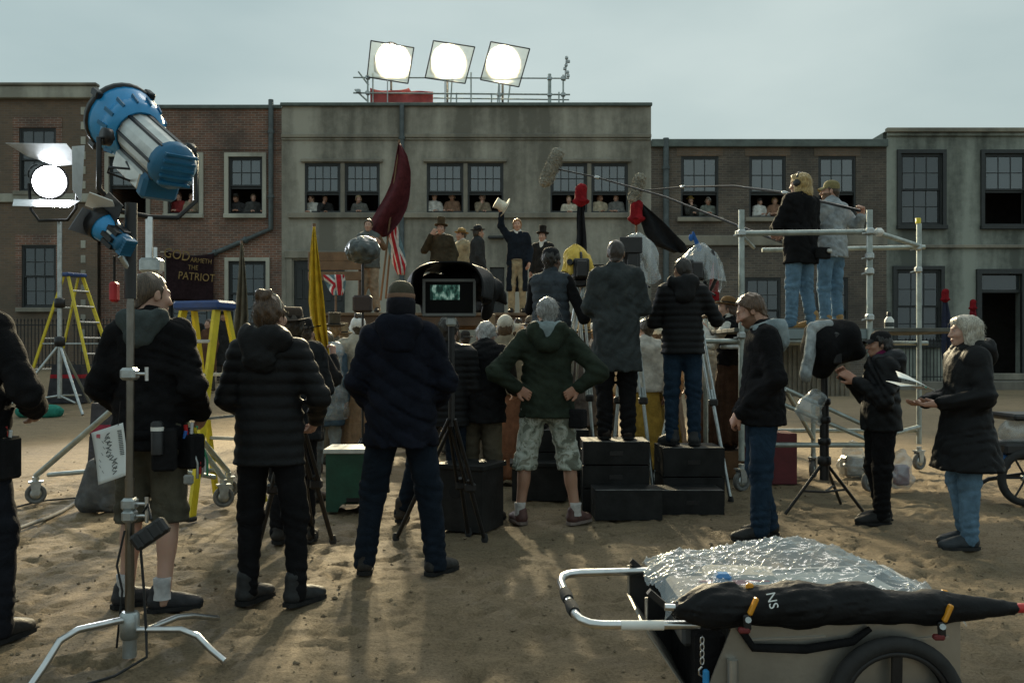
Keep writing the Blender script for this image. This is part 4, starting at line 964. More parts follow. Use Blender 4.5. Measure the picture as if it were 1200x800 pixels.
def diffm():
    m = bpy.data.materials.new('diffusion_silk'); m.use_nodes = True; n, l = m.node_tree.nodes, m.node_tree.links; n.clear()
    o = n.new('ShaderNodeOutputMaterial'); t = n.new('ShaderNodeBsdfTransparent'); d = n.new('ShaderNodeBsdfTranslucent'); d.inputs['Color'].default_value = (.7, .7, .6, 1); t.inputs['Color'].default_value = (.96, .97, .9, 1)
    e = n.new('ShaderNodeBsdfDiffuse'); e.inputs['Color'].default_value = (.8, .8, .7, 1)
    a = n.new('ShaderNodeMixShader'); a.inputs[0].default_value = .3; l.new(d.outputs[0], a.inputs[1]); l.new(e.outputs[0], a.inputs[2])
    tc_ = n.new('ShaderNodeTexCoord'); k = n.new('ShaderNodeTexNoise'); k.inputs['Scale'].default_value = 5; k.inputs['Detail'].default_value = 4; l.new(tc_.outputs['Object'], k.inputs['Vector'])
    r = n.new('ShaderNodeMapRange'); r.inputs['To Min'].default_value = .5; r.inputs['To Max'].default_value = .72; l.new(k.outputs['Fac'], r.inputs['Value'])
    b = n.new('ShaderNodeMixShader'); l.new(r.outputs[0], b.inputs[0]); l.new(a.outputs[0], b.inputs[1]); l.new(t.outputs[0], b.inputs[2]); l.new(b.outputs[0], o.inputs['Surface']); return m
DIFF = diffm()
roof_lamp(0, 458, 63, [(433, 44), (484, 53), (478, 98), (430, 90)], 'a', 'above the red tarpaulin')
roof_lamp(1, 524, 65, [(507, 44), (556, 52), (545, 98), (498, 91)], 'b', 'between the other two lamps')
roof_lamp(2, 589, 66, [(575, 45), (621, 54), (608, 102), (563, 93)], 'c', 'next to the bare scaffold end')
# roof scaffold
def roof_scaffold():
    y0 = YF + .9; zb = fz(123) - .5; o = thing('roof_scaffold', 'tube scaffold rail standing along the parapet of the stucco house roof', 'scaffold', (fx(540), y0, zb)); L = o.location
    def t(a, b, r=.025, ya=0, yb=0, nm='tube'): MB().rod(at(a[0], a[1], y0) - L + Vector((0, ya, 0)), at(b[0], b[1], y0) - L + Vector((0, yb, 0)), r).build(nm, SCAF, o)
    t((414, 91), (667, 92)); t((414, 109), (668, 111), .03); t((470, 110), (668, 112.5), .025, .5, .5)
    for a, py, r in ((431, 88, .03), (437, 86, .025), (585, 92, .025), (644, 87, .06), (660, 88, .03), (655, 108, .025), (535, 109, .025), (552, 85, .025), (576, 110, .025), (596, 98, .025), (530, 88, .025)):
        t((a + (2 if a == 596 else 0), py), (a - (3 if a in (596, 530, 585) else 0), 142), r, nm='upright')
    t((420, 84), (432, 100), .03); t((416, 105), (430, 118), .03)
    for px, py in ((431, 91), (431, 109), (644, 92), (644, 111), (660, 92), (660, 111), (585, 111), (420, 107)): MB().box(at(px, py, y0 - .04) - L, (.16, .14, .14), ch=.03).build('clamp', STEEL, o)
    b = MB()
    for k in range(6): b.box(at(664 + 2.2 * math.sin(k * 1.7), 68 + 4.2 * k, y0 - .05) - L, (.11, .1, .1), TR(), ch=.02)
    b.rod(at(664, 66, y0) - L, at(662, 95, y0) - L, .03); b.build('spare_clamp_stack', STEEL, o)
    tp = thing('tarpaulin', 'red tarpaulin tied to the roof scaffold rail', 'tarpaulin', at(470, 123, y0 + .2)); L2 = tp.location; xa, xb = X(433, y0), X(507, y0)
    def f(u, w):
        zt = Z(100.5 + 5 * abs(math.sin(u * 4.2 + .3)) * (u < .62) + (5.5 if u >= .62 else 0), y0) if True else 0
        return Vector((xa + (xb - xa) * u, y0 + .12 + .06 * math.sin(14 * u + 4 * w), zt + (fz(126) - zt) * w)) - L2
    MB().grid(f, 26, 10).build('sheet', mat('red_tarp', (.4, .06, .055), .5, 0, .3, 4, .2, 20), tp, None, .01)
roof_scaffold()

# ------------------------------------------------------------------ small helpers for equipment
def sd_obj(name, fn, lo, hi, v, m, parent=None, loc=None, sm=1):
    s = SDF(lo, hi, v); fn(s); V, Q = s.mesh(); V = relax(V, Q, sm) if sm else V
    return obj(name, qmesh(name, V, Q), m, parent, loc)
def local(o, p): return Vector(p) - o.location
def tripod(root, top, feet, r=.018, m=BLACK, spread=.45, foot=RUBBER):
    """three double-tube legs from top to the feet (root space)"""
    top = Vector(top)
    for f in feet:
        f = Vector(f); k = top.lerp(f, .55); s = (f - top).cross(Vector((0, 0, 1))).normalized() * r * 1.6
        b = MB(); b.rod(top + s, k + s, r * .8); b.rod(top - s, k - s, r * .8); lg = b.build('leg', m, root)
        MB().rod(k - (f - top) * .06, f, r).build('lower_leg', m, lg)
        MB().box(k, (r * 5, r * 4, r * 4), ch=r * .8).build('leg_lock', BLACK, lg)
        MB().lathe([(r * 1.3, -.012), (r * 1.7, .01), (r * 1.1, .05)], 8, Matrix.Translation(f)).build('foot', foot, lg)
def caster(root, p, r=.085, yaw=0, m=STEEL):
    """swivel wheel standing on the ground below p (root space); axle across local x"""
    M = Matrix.Translation(Vector(p)) @ Matrix.Rotation(R(yaw), 4, 'Z')
    def q(nm, mb, mt, par=root):
        me = mb.mesh(nm); me.transform(M); return obj(nm, me, mt, par)
    fk = MB()
    for s in (-1, 1): fk.prism([(-.045, 2.15 * r), (.045, 2.15 * r), (.03, .9 * r), (-.03, .9 * r)], s * .035 - .004, s * .035 + .004)
    fk.box((0, 0, 2.2 * r), (.12, .09, .014)); fk.rod((0, 0, 2.2 * r), (0, 0, 2.7 * r), .03)
    f = q('caster', fk, m)
    q('tyre', MB().lathe([(r * .62, -.022), (r * .92, -.026), (r, -.014), (r, .014), (r * .92, .026), (r * .62, .022), (r * .62, -.022)], 22, TR((0, 0, r), 90), close=False), GREYRUB, f)
    q('hub', MB().lathe([(.0001, -.03), (r * .3, -.03), (r * .62, -.018), (r * .62, .018), (r * .3, .03), (.0001, .03)], 16, TR((0, 0, r), 90)), m, f)
def cable(label, pts, r=.012, m=RUBBER, name='cable', cat='cable', n=6):
    P = [Vector(p) for p in pts]; out = []
    for i in range(len(P) - 1):
        a, b, c, d = P[max(i - 1, 0)], P[i], P[i + 1], P[min(i + 2, len(P) - 1)]
        for k in range(n):
            t = k / n; out.append(.5 * (2 * b + (c - a) * t + (2 * a - 5 * b + 4 * c - d) * t * t + (3 * b - a - 3 * c + d) * t ** 3))
    out.append(P[-1]); return tag(MB().tube(out, r, 7).build(name, m), label, cat)
def gp(px, py, dz=.0):      # a point on the sand seen at that pixel
    Y = gy(py); return Vector((X(px, Y), Y, dz))

# ------------------------------------------------------------------ hustings and flags
PLANK = mat('weathered_plank', (.15, .1, .06), .8, 0, .4, 4, .4, 25)
def hustings():
    x0, x1, y0, y1, zt = X(366, 16), X(672, 16), 15.9, 18.6, 2.04; o = thing('platform', 'rough timber speaking platform in front of the stucco house', 'platform', ((x0 + x1) / 2, (y0 + y1) / 2, G(-1, 17))); L = o.location
    n = 11; w = (y1 - y0) / n; me = MB().box((0, 0, 0), (x1 - x0, w - .012, .05), ch=.006).mesh('plank'); me.materials.append(PLANK)
    for i in range(n): obj('plank', me, None, o, local(o, ((x0 + x1) / 2 + random.uniform(-.03, .03), y0 + w * (i + .5), zt - .025)))
    for yy in (y0 + .1, (y0 + y1) / 2, y1 - .1): MB().box(local(o, ((x0 + x1) / 2, yy, zt - .14)), (x1 - x0, .1, .17), ch=.01).build('joist', WOODD, o)
    for i in range(5):
        for yy in (y0 + .12, y1 - .12):
            x = x0 + .1 + (x1 - x0 - .2) * i / 4; g = G(x, yy); MB().box(local(o, (x, yy, (g + zt - .05) / 2)), (.11, .11, zt - .05 - g), ch=.01).build('post', WOODD, o)
    # side rail at the left end
    xr = X(424, 16)
    for x in (x0 + .08, xr): MB().box(local(o, (x, y0 + .06, zt + .5)), (.09, .09, 1.0), ch=.01).build('rail_post', WOODD, o)
    for zz in (.62, .8, .95): MB().box(local(o, ((x0 + xr) / 2, y0 + .0, zt + zz)), (xr - x0 + .1, .03, .15), ch=.006).build('rail_board', WOODM, o)
hustings()
def ribbon(edges, Y, amp=.08, waves=3.0, n=30, m=12, depth=0):
    """cloth between left/right photo outlines given per row: (py, pxl, pxr)"""
    E = sorted(edges)
    def row(t):
        py = E[0][0] + (E[-1][0] - E[0][0]) * t
        for a, b in zip(E, E[1:]):
            if a[0] <= py <= b[0]:
                k = (py - a[0]) / (b[0] - a[0]); return py, a[1] + (b[1] - a[1]) * k, a[2] + (b[2] - a[2]) * k
        return E[-1]
    def f(u, v):
        py, l, r = row(v); yy = Y + depth * u + amp * math.sin(waves * 6.28 * u + 2.5 * v) * (.25 + .75 * v)
        p = at(l + (r - l) * u, py, Y); return Vector((p.x, yy, p.z))
    return f, n, m
def flag(label, edges, Y, m, pole=None, amp=.08, waves=2.0, group=None, ncol=18, cap=None, pr=.018, depth=0):
    base = at(*pole[1], Y) if pole else at(edges[-1][1], edges[-1][0], Y)
    o = thing('flag', label, 'flag', base, 0, group); f, _, _ = ribbon(edges, Y, amp, waves, depth=depth)
    MB().grid(lambda u, v: f(u, v) - base, ncol, 36).build('cloth', m, o, None, .008)
    if pole: MB().rod(at(*pole[0], Y + .05) - base, at(*pole[1], Y + .05) - base, pr).build('pole', WOODM, o)
    if cap:
        p = at(*cap[0], Y) - base; h = cap[1]
        sd_obj('liberty_cap', lambda s: (s.cone(p - Vector((0, 0, h * .3)), p + Vector((0, 0, h * .15)), h * .27, h * .25, .03), s.ell(tuple(p + Vector((h * .06, 0, h * .34))), (h * .2, h * .18, h * .16), h * .2), s.cone(p - Vector((0, 0, h * .36)), p - Vector((0, 0, h * .3)), h * .29, h * .29, .01, (1, 1, .3)), s.disp(wrinkle(5, .016, 1.9)), s.disp(wrinkle(6, .008, 3))), p - Vector((h, h, h)), p + Vector((h, h, h)), h / 20, cloth((.2, .011, .016)), o)
    return o, base
DRED = cloth((.075, .018, .022), .85, .3); FLY = cloth((.5, .32, .025), .85, .3); FLG = cloth((.11, .1, .075), .9, .3); FLB = cloth((.012, .013, .015), .9, .3)
flag('dark red flag held aloft over the platform', [(168, 467, 469), (182, 464, 477), (200, 461, 481), (215, 457, 481), (230, 450, 480), (245, 441, 477), (258, 434, 471), (268, 431, 464), (277, 430, 456)], 16.4, DRED, ((468, 164), (446, 352)), .12, 1.3)
UW, UR, UB = cloth((.6, .58, .54)), cloth((.42, .03, .04)), cloth((.12, .2, .23))
def union(label, edges, Y, pole, stripes):
    o, base = flag(label, edges, Y, UB, pole, .05, 1.0); f, _, _ = ribbon(edges, Y, .05, 1.0)
    for nm, m, d, (a0, b0), (a1, b1), w in stripes:
        def g(u, v):
            du, dv = a1 - a0, b1 - b0; L = math.hypot(du, dv); cu, cv = -dv / L * w, du / L * w
            uu = a0 + du * v + cu * (u - .5); vv = b0 + dv * v + cv * (u - .5); return f(min(1, max(0, uu)), min(1, max(0, vv))) - base - Vector((0, d, 0))
        MB().grid(g, 3, 16).build(nm, m, o, None, .003)
ST = [('white_band', UW, .012, (0, 0), (1, 1), .34), ('white_band', UW, .014, (1, 0), (0, 1), .34), ('red_band', UR, .02, (0, 0), (1, 1), .14), ('red_band', UR, .022, (1, 0), (0, 1), .14)]
union('furled red white and blue flag drooping beside the dark red flag', [(255, 455, 463), (275, 452, 468), (295, 455, 474), (310, 460, 476), (322, 466, 474)], 16.7, ((461, 250), (452, 350)), ST + [('white_band', UW, .025, (.5, 0), (.5, 1), .4), ('red_band', UR, .031, (.5, 0), (.5, 1), .22)])
union('red white and blue flag spread low on the platform front', [(322, 379, 404), (330, 380, 405), (338, 384, 404), (346, 390, 401)], 15.5, ((393.5, 318), (393.5, 440)), ST + [('white_band', UW, .025, (.72, 0), (.72, 1), .36), ('red_band', UR, .031, (.72, 0), (.72, 1), .24)])
flag('mustard yellow furled flag on a tall pole in the crowd', [(266, 367, 369), (290, 364, 372), (320, 362, 376), (350, 361, 380), (380, 364, 383), (405, 372, 386), (430, 382, 388)], 9.2, FLY, ((368, 262), (369, 500)), .05, 2.5)
flag('drab grey furled flag standing beside the yellow ladder', [(285, 282, 284), (310, 280, 287), (340, 277, 290), (370, 274, 292), (398, 271, 291)], 13.5, FLG, ((283, 282), (283, 517)), .06, 2.5)
flag('furled black flag under a red cap on a pole by the yellow covered camera', [(238, 677, 684), (255, 676, 685), (275, 676, 687), (295, 675, 688), (312, 675, 687)], 13.6, FLB, ((681, 232), (681, 480)), .04, 2, cap=((680.5, 228), .3))
flag('black triangular flag hanging from a red capped pole behind the cameras', [(238, 748, 752), (250, 750, 766), (262, 752, 779), (274, 756, 790), (286, 766, 802), (296, 790, 806)], 13.6, FLB, ((746, 240), (744, 480)), .06, 1.5, cap=((745.5, 248), .32))
flag('narrow red furled flag standing beyond the black quilted jacket', [(302, 837, 839), (318, 834, 842), (335, 831, 843), (352, 829, 843)], 14, cloth((.18, .01, .014)), ((838, 298), (837, 500)), .03, 2)
flag('dark blue and red furled flag with red cap against the green grey house', [(352, 1105, 1110), (370, 1104, 1114), (390, 1104, 1116), (412, 1104, 1116), (430, 1107, 1113)], 27, cloth((.03, .035, .06)), ((1108, 344), (1109, 462)), .06, 2, cap=((1107.5, 346), .36))
flag('furled red flag by the doorway of the green grey house', [(360, 1137, 1143), (380, 1135, 1146), (400, 1135, 1146), (425, 1138, 1144)], 27, cloth((.2, .02, .03)), ((1140, 352), (1140, 462)), .06, 2, cap=((1140, 357), .3))

# ------------------------------------------------------------------ lamps on stands
def barn(root, M, leaf, m=LAMPAL):
    for nm, poly, T in leaf:
        me = MB().prism(poly, -.002, .002).mesh('barn_door'); me.transform(M @ T); obj('barn_door', me, m, root)
# lit lamp at the left
def left_lamp():
    Y = 18.0; c = at(58, 213, Y); bx, by = X(70, Y + .3), Y + .3; g = G(bx, by)
    o = thing('film_lamp', 'lit film lamp with silver barn doors on a slim stand by the sooty brick house', 'lamp', (bx, by, g)); L = o.location
    d = Vector((.6, -.74, -.3)).normalized(); M = Matrix.Translation(c - L) @ d.to_track_quat('Z', 'Y').to_matrix().to_4x4()
    hmi(o, M, .33, .9, None, body=BLACK, nose=BLACK, cap=BLACK, lens=emis('lit_side_lens', (.93, .97, 1), 45))
    SIL = mat('silver_leaf', (.5, .52, .53), .32, .7, .15, 5, .05, 40)
    up = Matrix.Translation(c - L)
    for poly, (px, py), rx, rz in (([(-.62, .3), (.45, .34), (.56, -.04), (.45, -.24), (.1, -.28), (-.35, -.04)], (54, 182), 60, 8), ([(-.16, .5), (.2, .6), (.1, -.5), (-.14, -.3)], (91, 205), 0, 78), ([(-.6, .18), (.6, .18), (.5, -.2), (-.5, -.2)], (52, 238), -62, 8)):
        me = MB().prism(poly, -.004, .004).mesh('barn_door'); me.transform(Matrix.Translation(at(px, py, Y - .35) - L) @ Matrix.Rotation(R(rz), 4, 'Z') @ Matrix.Rotation(R(rx), 4, 'X')); obj('barn_door', me, SIL, o)
    q = c - L; MB().tube([q + Vector((-.5, .2, 0)), q + Vector((-.46, .2, -.5)), q + Vector((-.3, .2, -.72)), q + Vector((.3, .1, -.72)), q + Vector((.46, .1, -.5)), q + Vector((.5, .1, 0))], .03, 8).build('yoke', BLACK, o)
    MB().rod((0, 0, .25), (0, 0, q.z - .7), .045, 10).build('stand_column', STEEL, o)
    for zz in (1.35, 2.1): MB().lathe([(.05, -.1), (.1, -.08), (.1, .08), (.05, .1)], 12, TR((0, 0, zz))).build('collar', BLACK, o)
    for a in (80, 200, 320):
        e = Vector((.95 * math.cos(R(a)), .95 * math.sin(R(a)), 0)); e.z = G(bx + e.x, by + e.y) - g + .02
        MB().rod((0, 0, 1.3), e, .028).build('stand_leg', STEEL, o); MB().rod((0, 0, .3), e * .7 + Vector((0, 0, .2)), .02).build('brace', STEEL, o)
    ld = bpy.data.lights.new('lamp_light', 'SPOT'); ld.energy = SIDE_W; ld.spot_size = R(70); ld.spot_blend = .4; ld.shadow_soft_size = .25; ld.color = (.9, .95, 1)
    lo = bpy.data.objects.new('lamp_light', ld); C.objects.link(lo); lo.parent = o; lo.matrix_local = Matrix.Translation(q + d * .15) @ (-d).to_track_quat('Z', 'Y').to_matrix().to_4x4()
    sb = sd_obj('sandbag', lambda s: (s.ell((-.2, 0, .1), (.24, .17, .13), .08), s.ell((.2, .02, .1), (.24, .17, .13), .08), s.cut((0, 0, -1), 0.0), s.disp(wrinkle(3, .014))), (-.6, -.35, -.05), (.6, .35, .35), .02, cloth((.03, .2, .15)))
    sb.location = (X(46, 17.6), 17.6, G(X(46, 17.6), 17.6) - .01); tag(sb, 'teal sandbag at the foot of the slim lamp stand', 'sandbag')
left_lamp()
# big blue lamp on a wheeled crank stand
def big_lamp():
    Y = 7.7; bx = X(172, Y); o = thing('film_lamp', 'big blue and silver unlit film lamp on a wheeled crank stand', 'lamp', (bx, Y, 0)); L = o.location
    lens = at(143, 140, Y + .36); back = at(203, 195, Y - .2); d = (lens - back).normalized()
    M = Matrix.Translation(lens - L) @ d.to_track_quat('Z', 'Y').to_matrix().to_4x4(); r = .3
    hmi(o, M, r, (lens - back).length, 0)
    def q(nm, mb, m):
        me = mb.mesh(nm); me.transform(M); return obj(nm, me, m, o)
    q('rib_ring', MB().lathe([(r * .66, -r * 1.16), (r * .84, -r * 1.02), (r * .9, -r * .72), (r * .84, -r * .66)], 28, close=False), BLUEL)
    for i in range(14):
        a = i * 2 * math.pi / 14; q('rib', MB().bar((math.cos(a) * r * .86, math.sin(a) * r * .86, -r * 1.0), (math.cos(a) * r * .95, math.sin(a) * r * .95, -r * .62), .012, .03), BLUELD)
    q('side_box', MB().box((0, -r * .78, -r * 1.9), (.3, .16, .5), ch=.02), LAMPAL); q('side_box_cap', MB().box((0, -r * .8, -r * 1.9 - .3), (.32, .2, .12), ch=.03), BLUELD)
    for i in range(4): q('clip', MB().box((math.cos(i * 1.57 + .6) * r * 1.05, math.sin(i * 1.57 + .6) * r * 1.05, .0), (.06, .06, .12), ch=.01), BLACK)
    c = (lens + back) / 2 - L
    side = d.cross(Vector((0, 0, 1))).normalized(); hub = c - d * .05
    b = MB()
    for s in (-1, 1): b.tube([hub + side * s * .3, hub + side * s * .42 + Vector((0, 0, -.02)), hub + side * s * .42 + Vector((0, 0, -.42)), hub + side * s * .25 + Vector((0, 0, -.58)), hub + Vector((0, 0, -.6))], .022, 8)
    b.build('yoke', BLACK, o)
    for s in (-1, 1): MB().lathe([(.0001, -.03), (.07, -.03), (.07, .03), (.0001, .03)], 14, aim(hub + side * s * .36, side)).build('tilt_knob', BLACK, o)
    MB().tube([at(148, 190, Y - .1) - L, at(152, 198, Y - .3) - L, at(128, 196, Y - .2) - L, at(126, 202, Y - .2) - L, at(158, 214, Y) - L], .01, 6).build('handle', BLACK, o)
    zc = (hub + Vector((0, 0, -.6))).z
    cx = hub.x
    MB().rod((cx, hub.y, .95), (cx, hub.y, zc), .03, 12).build('inner_column', CHROME, o)
    MB().rod((cx + .05, hub.y, 1.0), (cx + .05, hub.y, zc - .25), .018, 8).build('guide_column', CHROME, o)
    MB().rod((cx, hub.y, .35), (cx, hub.y, 1.5), .05, 12).build('outer_column', STEEL, o)
    MB().box((cx + .02, hub.y, zc - .4), (.17, .14, .12), ch=.02).build('column_clamp', STEEL, o); MB().box((cx - .1, hub.y - .05, 1.32), (.16, .16, .2), ch=.03).build('crank_box', STEEL, o)
    MB().tube([(cx - .18, hub.y - .05, 1.32), (cx - .24, hub.y - .05, 1.32), (cx - .24, hub.y - .05, 1.18), (cx - .32, hub.y - .05, 1.18)], .012, 6).build('crank', BLACK, o)
    for f in (gp(42, 590), gp(262, 594), Vector((bx + .35, Y + 1.05, 0))):
        p = f - L; p.z = 0; top = Vector((cx, hub.y, 1.15)); e = Vector((p.x, p.y, .25))
        MB().rod(top, e, .026, 8).build('stand_leg', SCAF, o); MB().rod((cx, hub.y, .42), e.lerp(Vector((cx, hub.y, .42)), .12), .02, 8).build('brace', SCAF, o)
        caster(o, p, .09, 25)
    sb = sd_obj('sandbag', lambda s: (s.cone((-.04, 0, .38), (-.09, 0, .09), .07, .11, .08, (1, 1.3, 1)), s.cone((.04, 0, .38), (.1, .02, .09), .07, .11, .08, (1, 1.3, 1)), s.cut((0, 0, -1), 0), s.disp(wrinkle(4, .012))), (-.3, -.25, -.03), (.3, .25, .5), .014, cloth((.1, .1, .1)))
    sb.location = (X(118, 8.05), 8.05, 0); tag(sb, 'grey sandbag slung at the wheeled crank stand', 'sandbag')
big_lamp()
# slim stand in front with a small blue lamp
def c_stand():
    Y = 4.15; bx = X(152, Y); o = thing('lamp_stand', 'chrome stand with bent legs carrying a small blue lamp in front of the shorts wearer', 'lamp stand', (bx, Y, 0)); L = o.location
    up = lambda py: Z(py, Y)
    DKC = mat('dark_chrome', (.2, .19, .17), .3, 1, .2, 12, .05, 60); MB().rod((0, 0, .07), (0, 0, up(560)), .02, 12).build('lower_column', DKC, o)
    MB().rod((0, 0, up(565)), (.004, 0, up(345)), .0165, 12).build('middle_column', DKC, o)
    MB().rod((.004, 0, up(350)), (.006, 0, up(238)), .026, 12).build('sheathed_column', BLKPL, o)
    MB().lathe([(.034, -.06), (.042, -.05), (.042, .05), (.034, .06)], 14, TR((0, 0, .15))).build('leg_hub', STEEL, o)
    MB().lathe([(.03, -.05), (.03, .05)], 14, TR((0, 0, .06))).build('hub_foot', STEEL, o)
    for f, kz in (((35, 808), .19), ((263, 777), .14)):
        p = gp(*f) - L; e = Vector((p.x * .55, p.y * .55, kz)); k = Vector((p.x * .72, p.y * .72, kz - .025))
        MB().tube([(0, 0, kz - .01), e, k, p.lerp(k, .5) + Vector((0, 0, .0)), p + Vector((0, 0, .012))], .015, 10).build('stand_leg', CHROME, o)
    MB().tube([(0, 0, .1), (.1, .3, .1), (.14, .4, .08), (.2, .6, .012)], .015, 10).build('stand_leg', CHROME, o)
    for py, w in ((438, .085), (590, .075), (604, .07)):
        cl = MB().box((0, 0, up(py)), (w * .8, .07, .055), ch=.012).build('clamp', STEEL, o)
        b = MB(); b.rod((.03, 0, up(py)), (.075, 0, up(py)), .007); b.rod((.075, 0, up(py) - .03), (.075, 0, up(py) + .03), .009); b.build('tee_handle', CHROME, cl)
    # black ballast box hanging on the column
    BX = Matrix.Translation((.115, -.06, up(622))) @ Matrix.Rotation(R(-35), 4, 'Y') @ Matrix.Rotation(R(15), 4, 'Z')
    MB().box((0, 0, 0), (.16, .08, .075), BX, .012).build('ballast_box', BLKPL, o)
    for s in (-1, 0, 1): MB().box((s * .045, -.045, 0), (.012, .014, .06), BX).build('box_rib', BLKPL, o)
    MB().tube([(.06, 0, up(600)), (.09, -.02, up(590)), (.115, -.05, up(606))], .006, 6).build('hanger', BLACK, o)
    MB().tube([(.06, -.03, up(640)), (.075, -.03, up(690)), (.08, -.02, up(735)), (.095, -.05, up(765)), (.04, -.25, .012), (-.15, -.5, .01)], .006, 6).build('lead', RUBBER, o)
    MB().tube([(-.01, -.03, up(620)), (-.04, -.04, up(660)), (-.02, -.03, up(690)), (-.1, .1, .02)], .005, 6).build('lead', RUBBER, o)
    # small lamp, barn doors folded open
    ln = at(119, 263, Y - .02); bk = at(147, 288, Y - .08); d = (ln - bk).normalized(); M = Matrix.Translation(ln - L) @ d.to_track_quat('Z', 'Y').to_matrix().to_4x4()
    hmi(o, M, .07, .165, 0)
    me = MB().prism([(-.075, -.05), (.075, -.05), (.05, .06), (-.05, .06)], -.002, .002).mesh('barn_door')
    for i, (p, ex, ey, ez, m) in enumerate((((103, 262), 20, 10, 60, mat('grey_leaf', (.16, .17, .19), .5, .3)), ((128, 246), 0, 40, -20, BLACK), ((119, 240), 60, 20, 10, WHITEM))):
        mm = me.copy(); mm.transform(Matrix.Translation(at(*p, Y - .05) - L) @ TR((0, 0, 0), ex, ey, ez)); obj('barn_door', mm, m, o)
    MB().tube([at(143, 262, Y) - L, at(138, 285, Y + .05) - L, at(141, 305, Y) - L, at(150, 310, Y) - L], .008, 6).build('yoke', BLACK, o)
    MB().rod(at(141, 300, Y - .04) - L, at(155, 320, Y) - L, .014).build('spigot', STEEL, o)
    MB().box(at(134, 342, Y + .02) - L, (.035, .05, .09), ch=.01).build('control_box', RED, o); MB().rod(at(134, 330, Y + .02) - L, at(134, 300, Y) - L, .006).build('lead', RUBBER, o)
c_stand()

# ------------------------------------------------------------------ ladders
def ladder(label, loc, yaw, h, steps, w0=.3, w1=.5, sp=.9):
    o = thing('step_ladder', label, 'ladder', loc, R(yaw))
    MB().box((0, 0, h - .04), (w0 + .14, .26, .08), ch=.02).build('top_cap', BLUEP, o)
    for s in (-1, 1):
        MB().bar((s * w0 / 2, -.06, h - .06), (s * w1 / 2, -sp / 2, .012), .03, .075).build('front_rail', YELLOW, o)
        MB().bar((s * w0 / 2, .07, h - .06), (s * w1 / 2, sp / 2, .012), .03, .055).build('rear_rail', YELLOW, o)
        MB().bar((s * (w0 + .55 * (w1 - w0)) / 2, -.06 - (sp / 2 - .06) * .55, h * .45), (s * (w0 + .55 * (w1 - w0)) / 2, .07 + (sp / 2 - .07) * .55, h * .45), .006, .022).build('spreader', STEEL, o)
        for t in (.97,): MB().box((s * w1 / 2, -sp / 2, .02), (.06, .09, .04), ch=.01).build('foot', RUBBER, o)
    for i in range(1, steps):
        t = i / steps; w = w0 + (w1 - w0) * t
        MB().box((0, -.06 - (sp / 2 - .06) * t, h - .06 - (h - .07) * t), (w, .09, .03), ch=.006).build('step', ALU, o)
        if i % 2 == 0: MB().box((0, .07 + (sp / 2 - .07) * t, h - .06 - (h - .07) * t), (w, .03, .03), ch=.004).build('rear_brace', ALU, o)
    return o
yl = 19.6; ladder('yellow step ladder with blue top standing far off beside the slim lamp stand', (X(86, yl), yl, G(X(86, yl), yl)), 62, Z(320, yl) - G(X(86, yl), yl), 8, .34, .7, 2.3)
ladder('yellow step ladder with blue top standing close behind the shorts wearer', (X(240, 8.1), 8.1, 0), -20, 1.8, 6, .34, .52, 1.0)

# ------------------------------------------------------------------ boxes
def pbox(label, name, px0, px1, pyt, Y, d, m, yaw=0, z0=0, hz=None, cat='box', lid=None, cut=None, edge=None, group=None):
    w = (px1 - px0) / F * Y; zt = Z(pyt, Y) if hz is None else z0 + hz; h = zt - z0; cx = X((px0 + px1) / 2, Y)
    o = thing(name, label, cat, (cx, Y + d / 2, z0), R(yaw), group); t = .018
    b = MB()
    for s in (-1, 1): b.box((s * (w / 2 - t / 2), 0, h / 2), (t, d, h))
    b.box((0, d / 2 - t / 2 - .001, h / 2), (w - 2 * t, t, h - .002))
    if cut == 'arch':
        n = 8; poly = [(-w / 2 + t, 0), (-w / 2 + t, h - t), (w / 2 - t, h - t), (w / 2 - t, 0)] + [(w * .28 * math.cos(math.pi * k / n), .09 * math.sin(math.pi * k / n)) for k in range(n + 1)]
        b.prism(poly, -d / 2, -d / 2 + t)
    else: b.box((0, -d / 2 + t / 2 + .001, h / 2), (w - 2 * t, t, h - .002))
    b.build('sides', m, o)
    ov = .02 if lid else 0; MB().box((0, 0, h - t / 2 + (.012 if lid else .001)), (w + 2 * ov, d + 2 * ov, t + (.02 if lid else 0)), ch=.005).build('lid' if lid else 'top', lid or m, o)
    if edge: MB().box((0, -d / 2 + .012, h + .004), (w * .98, .02, .004)).build('worn_edge', edge, o)
    return o, w, d, h
def handhole_shade(o, w, d, h, side=0, m=BLACK, ww=.11, hh=.035, zc=.5):  # dark plate on the face stands for the shade inside a hand hole
    if side == 0: MB().box((0, -d / 2 - .001, h * zc), (ww, .004, hh)).build('hand_hole_shade', m, o)
    else: MB().box((side * (w / 2 + .001), 0, h * zc), (.004, ww, hh)).build('hand_hole_shade', m, o)
GREENP = mat('green_painted_ply', (.008, .055, .032), .5, 0, .35, 6, .2, 40); WORN = mat('bare_worn_ply', (.5, .5, .46), .7, 0, .25, 9, .2, 40)
g_ = pbox('dark green wooden box with pale worn top', 'apple_box', 381, 444, 529, 8.0, .42, GREENP, 2, lid=WORN, cut='arch')
handhole_shade(*g_, zc=.2)
b_ = pbox('black lidded wooden case with round hole beside the navy jacket', 'case', 521, 580, 548, 7.1, .38, PLYBLK, -24, lid=PLYBLK)
MB().lathe([(.05, 0), (.05, .006)], 20, TR((-.04, -b_[2] / 2 - .001, b_[3] * .62), 90)).build('round_hole_shade', mat('hole_dark', (.002, .002, .002), .9), b_[0])  # near-black disc stands for the shade inside the hole
c_ = pbox('low black box behind the camouflage shorts', 'apple_box', 600, 664, 545, 8.6, .35, PLYBLK, 0, lid=PLYBLK, edge=WORN)
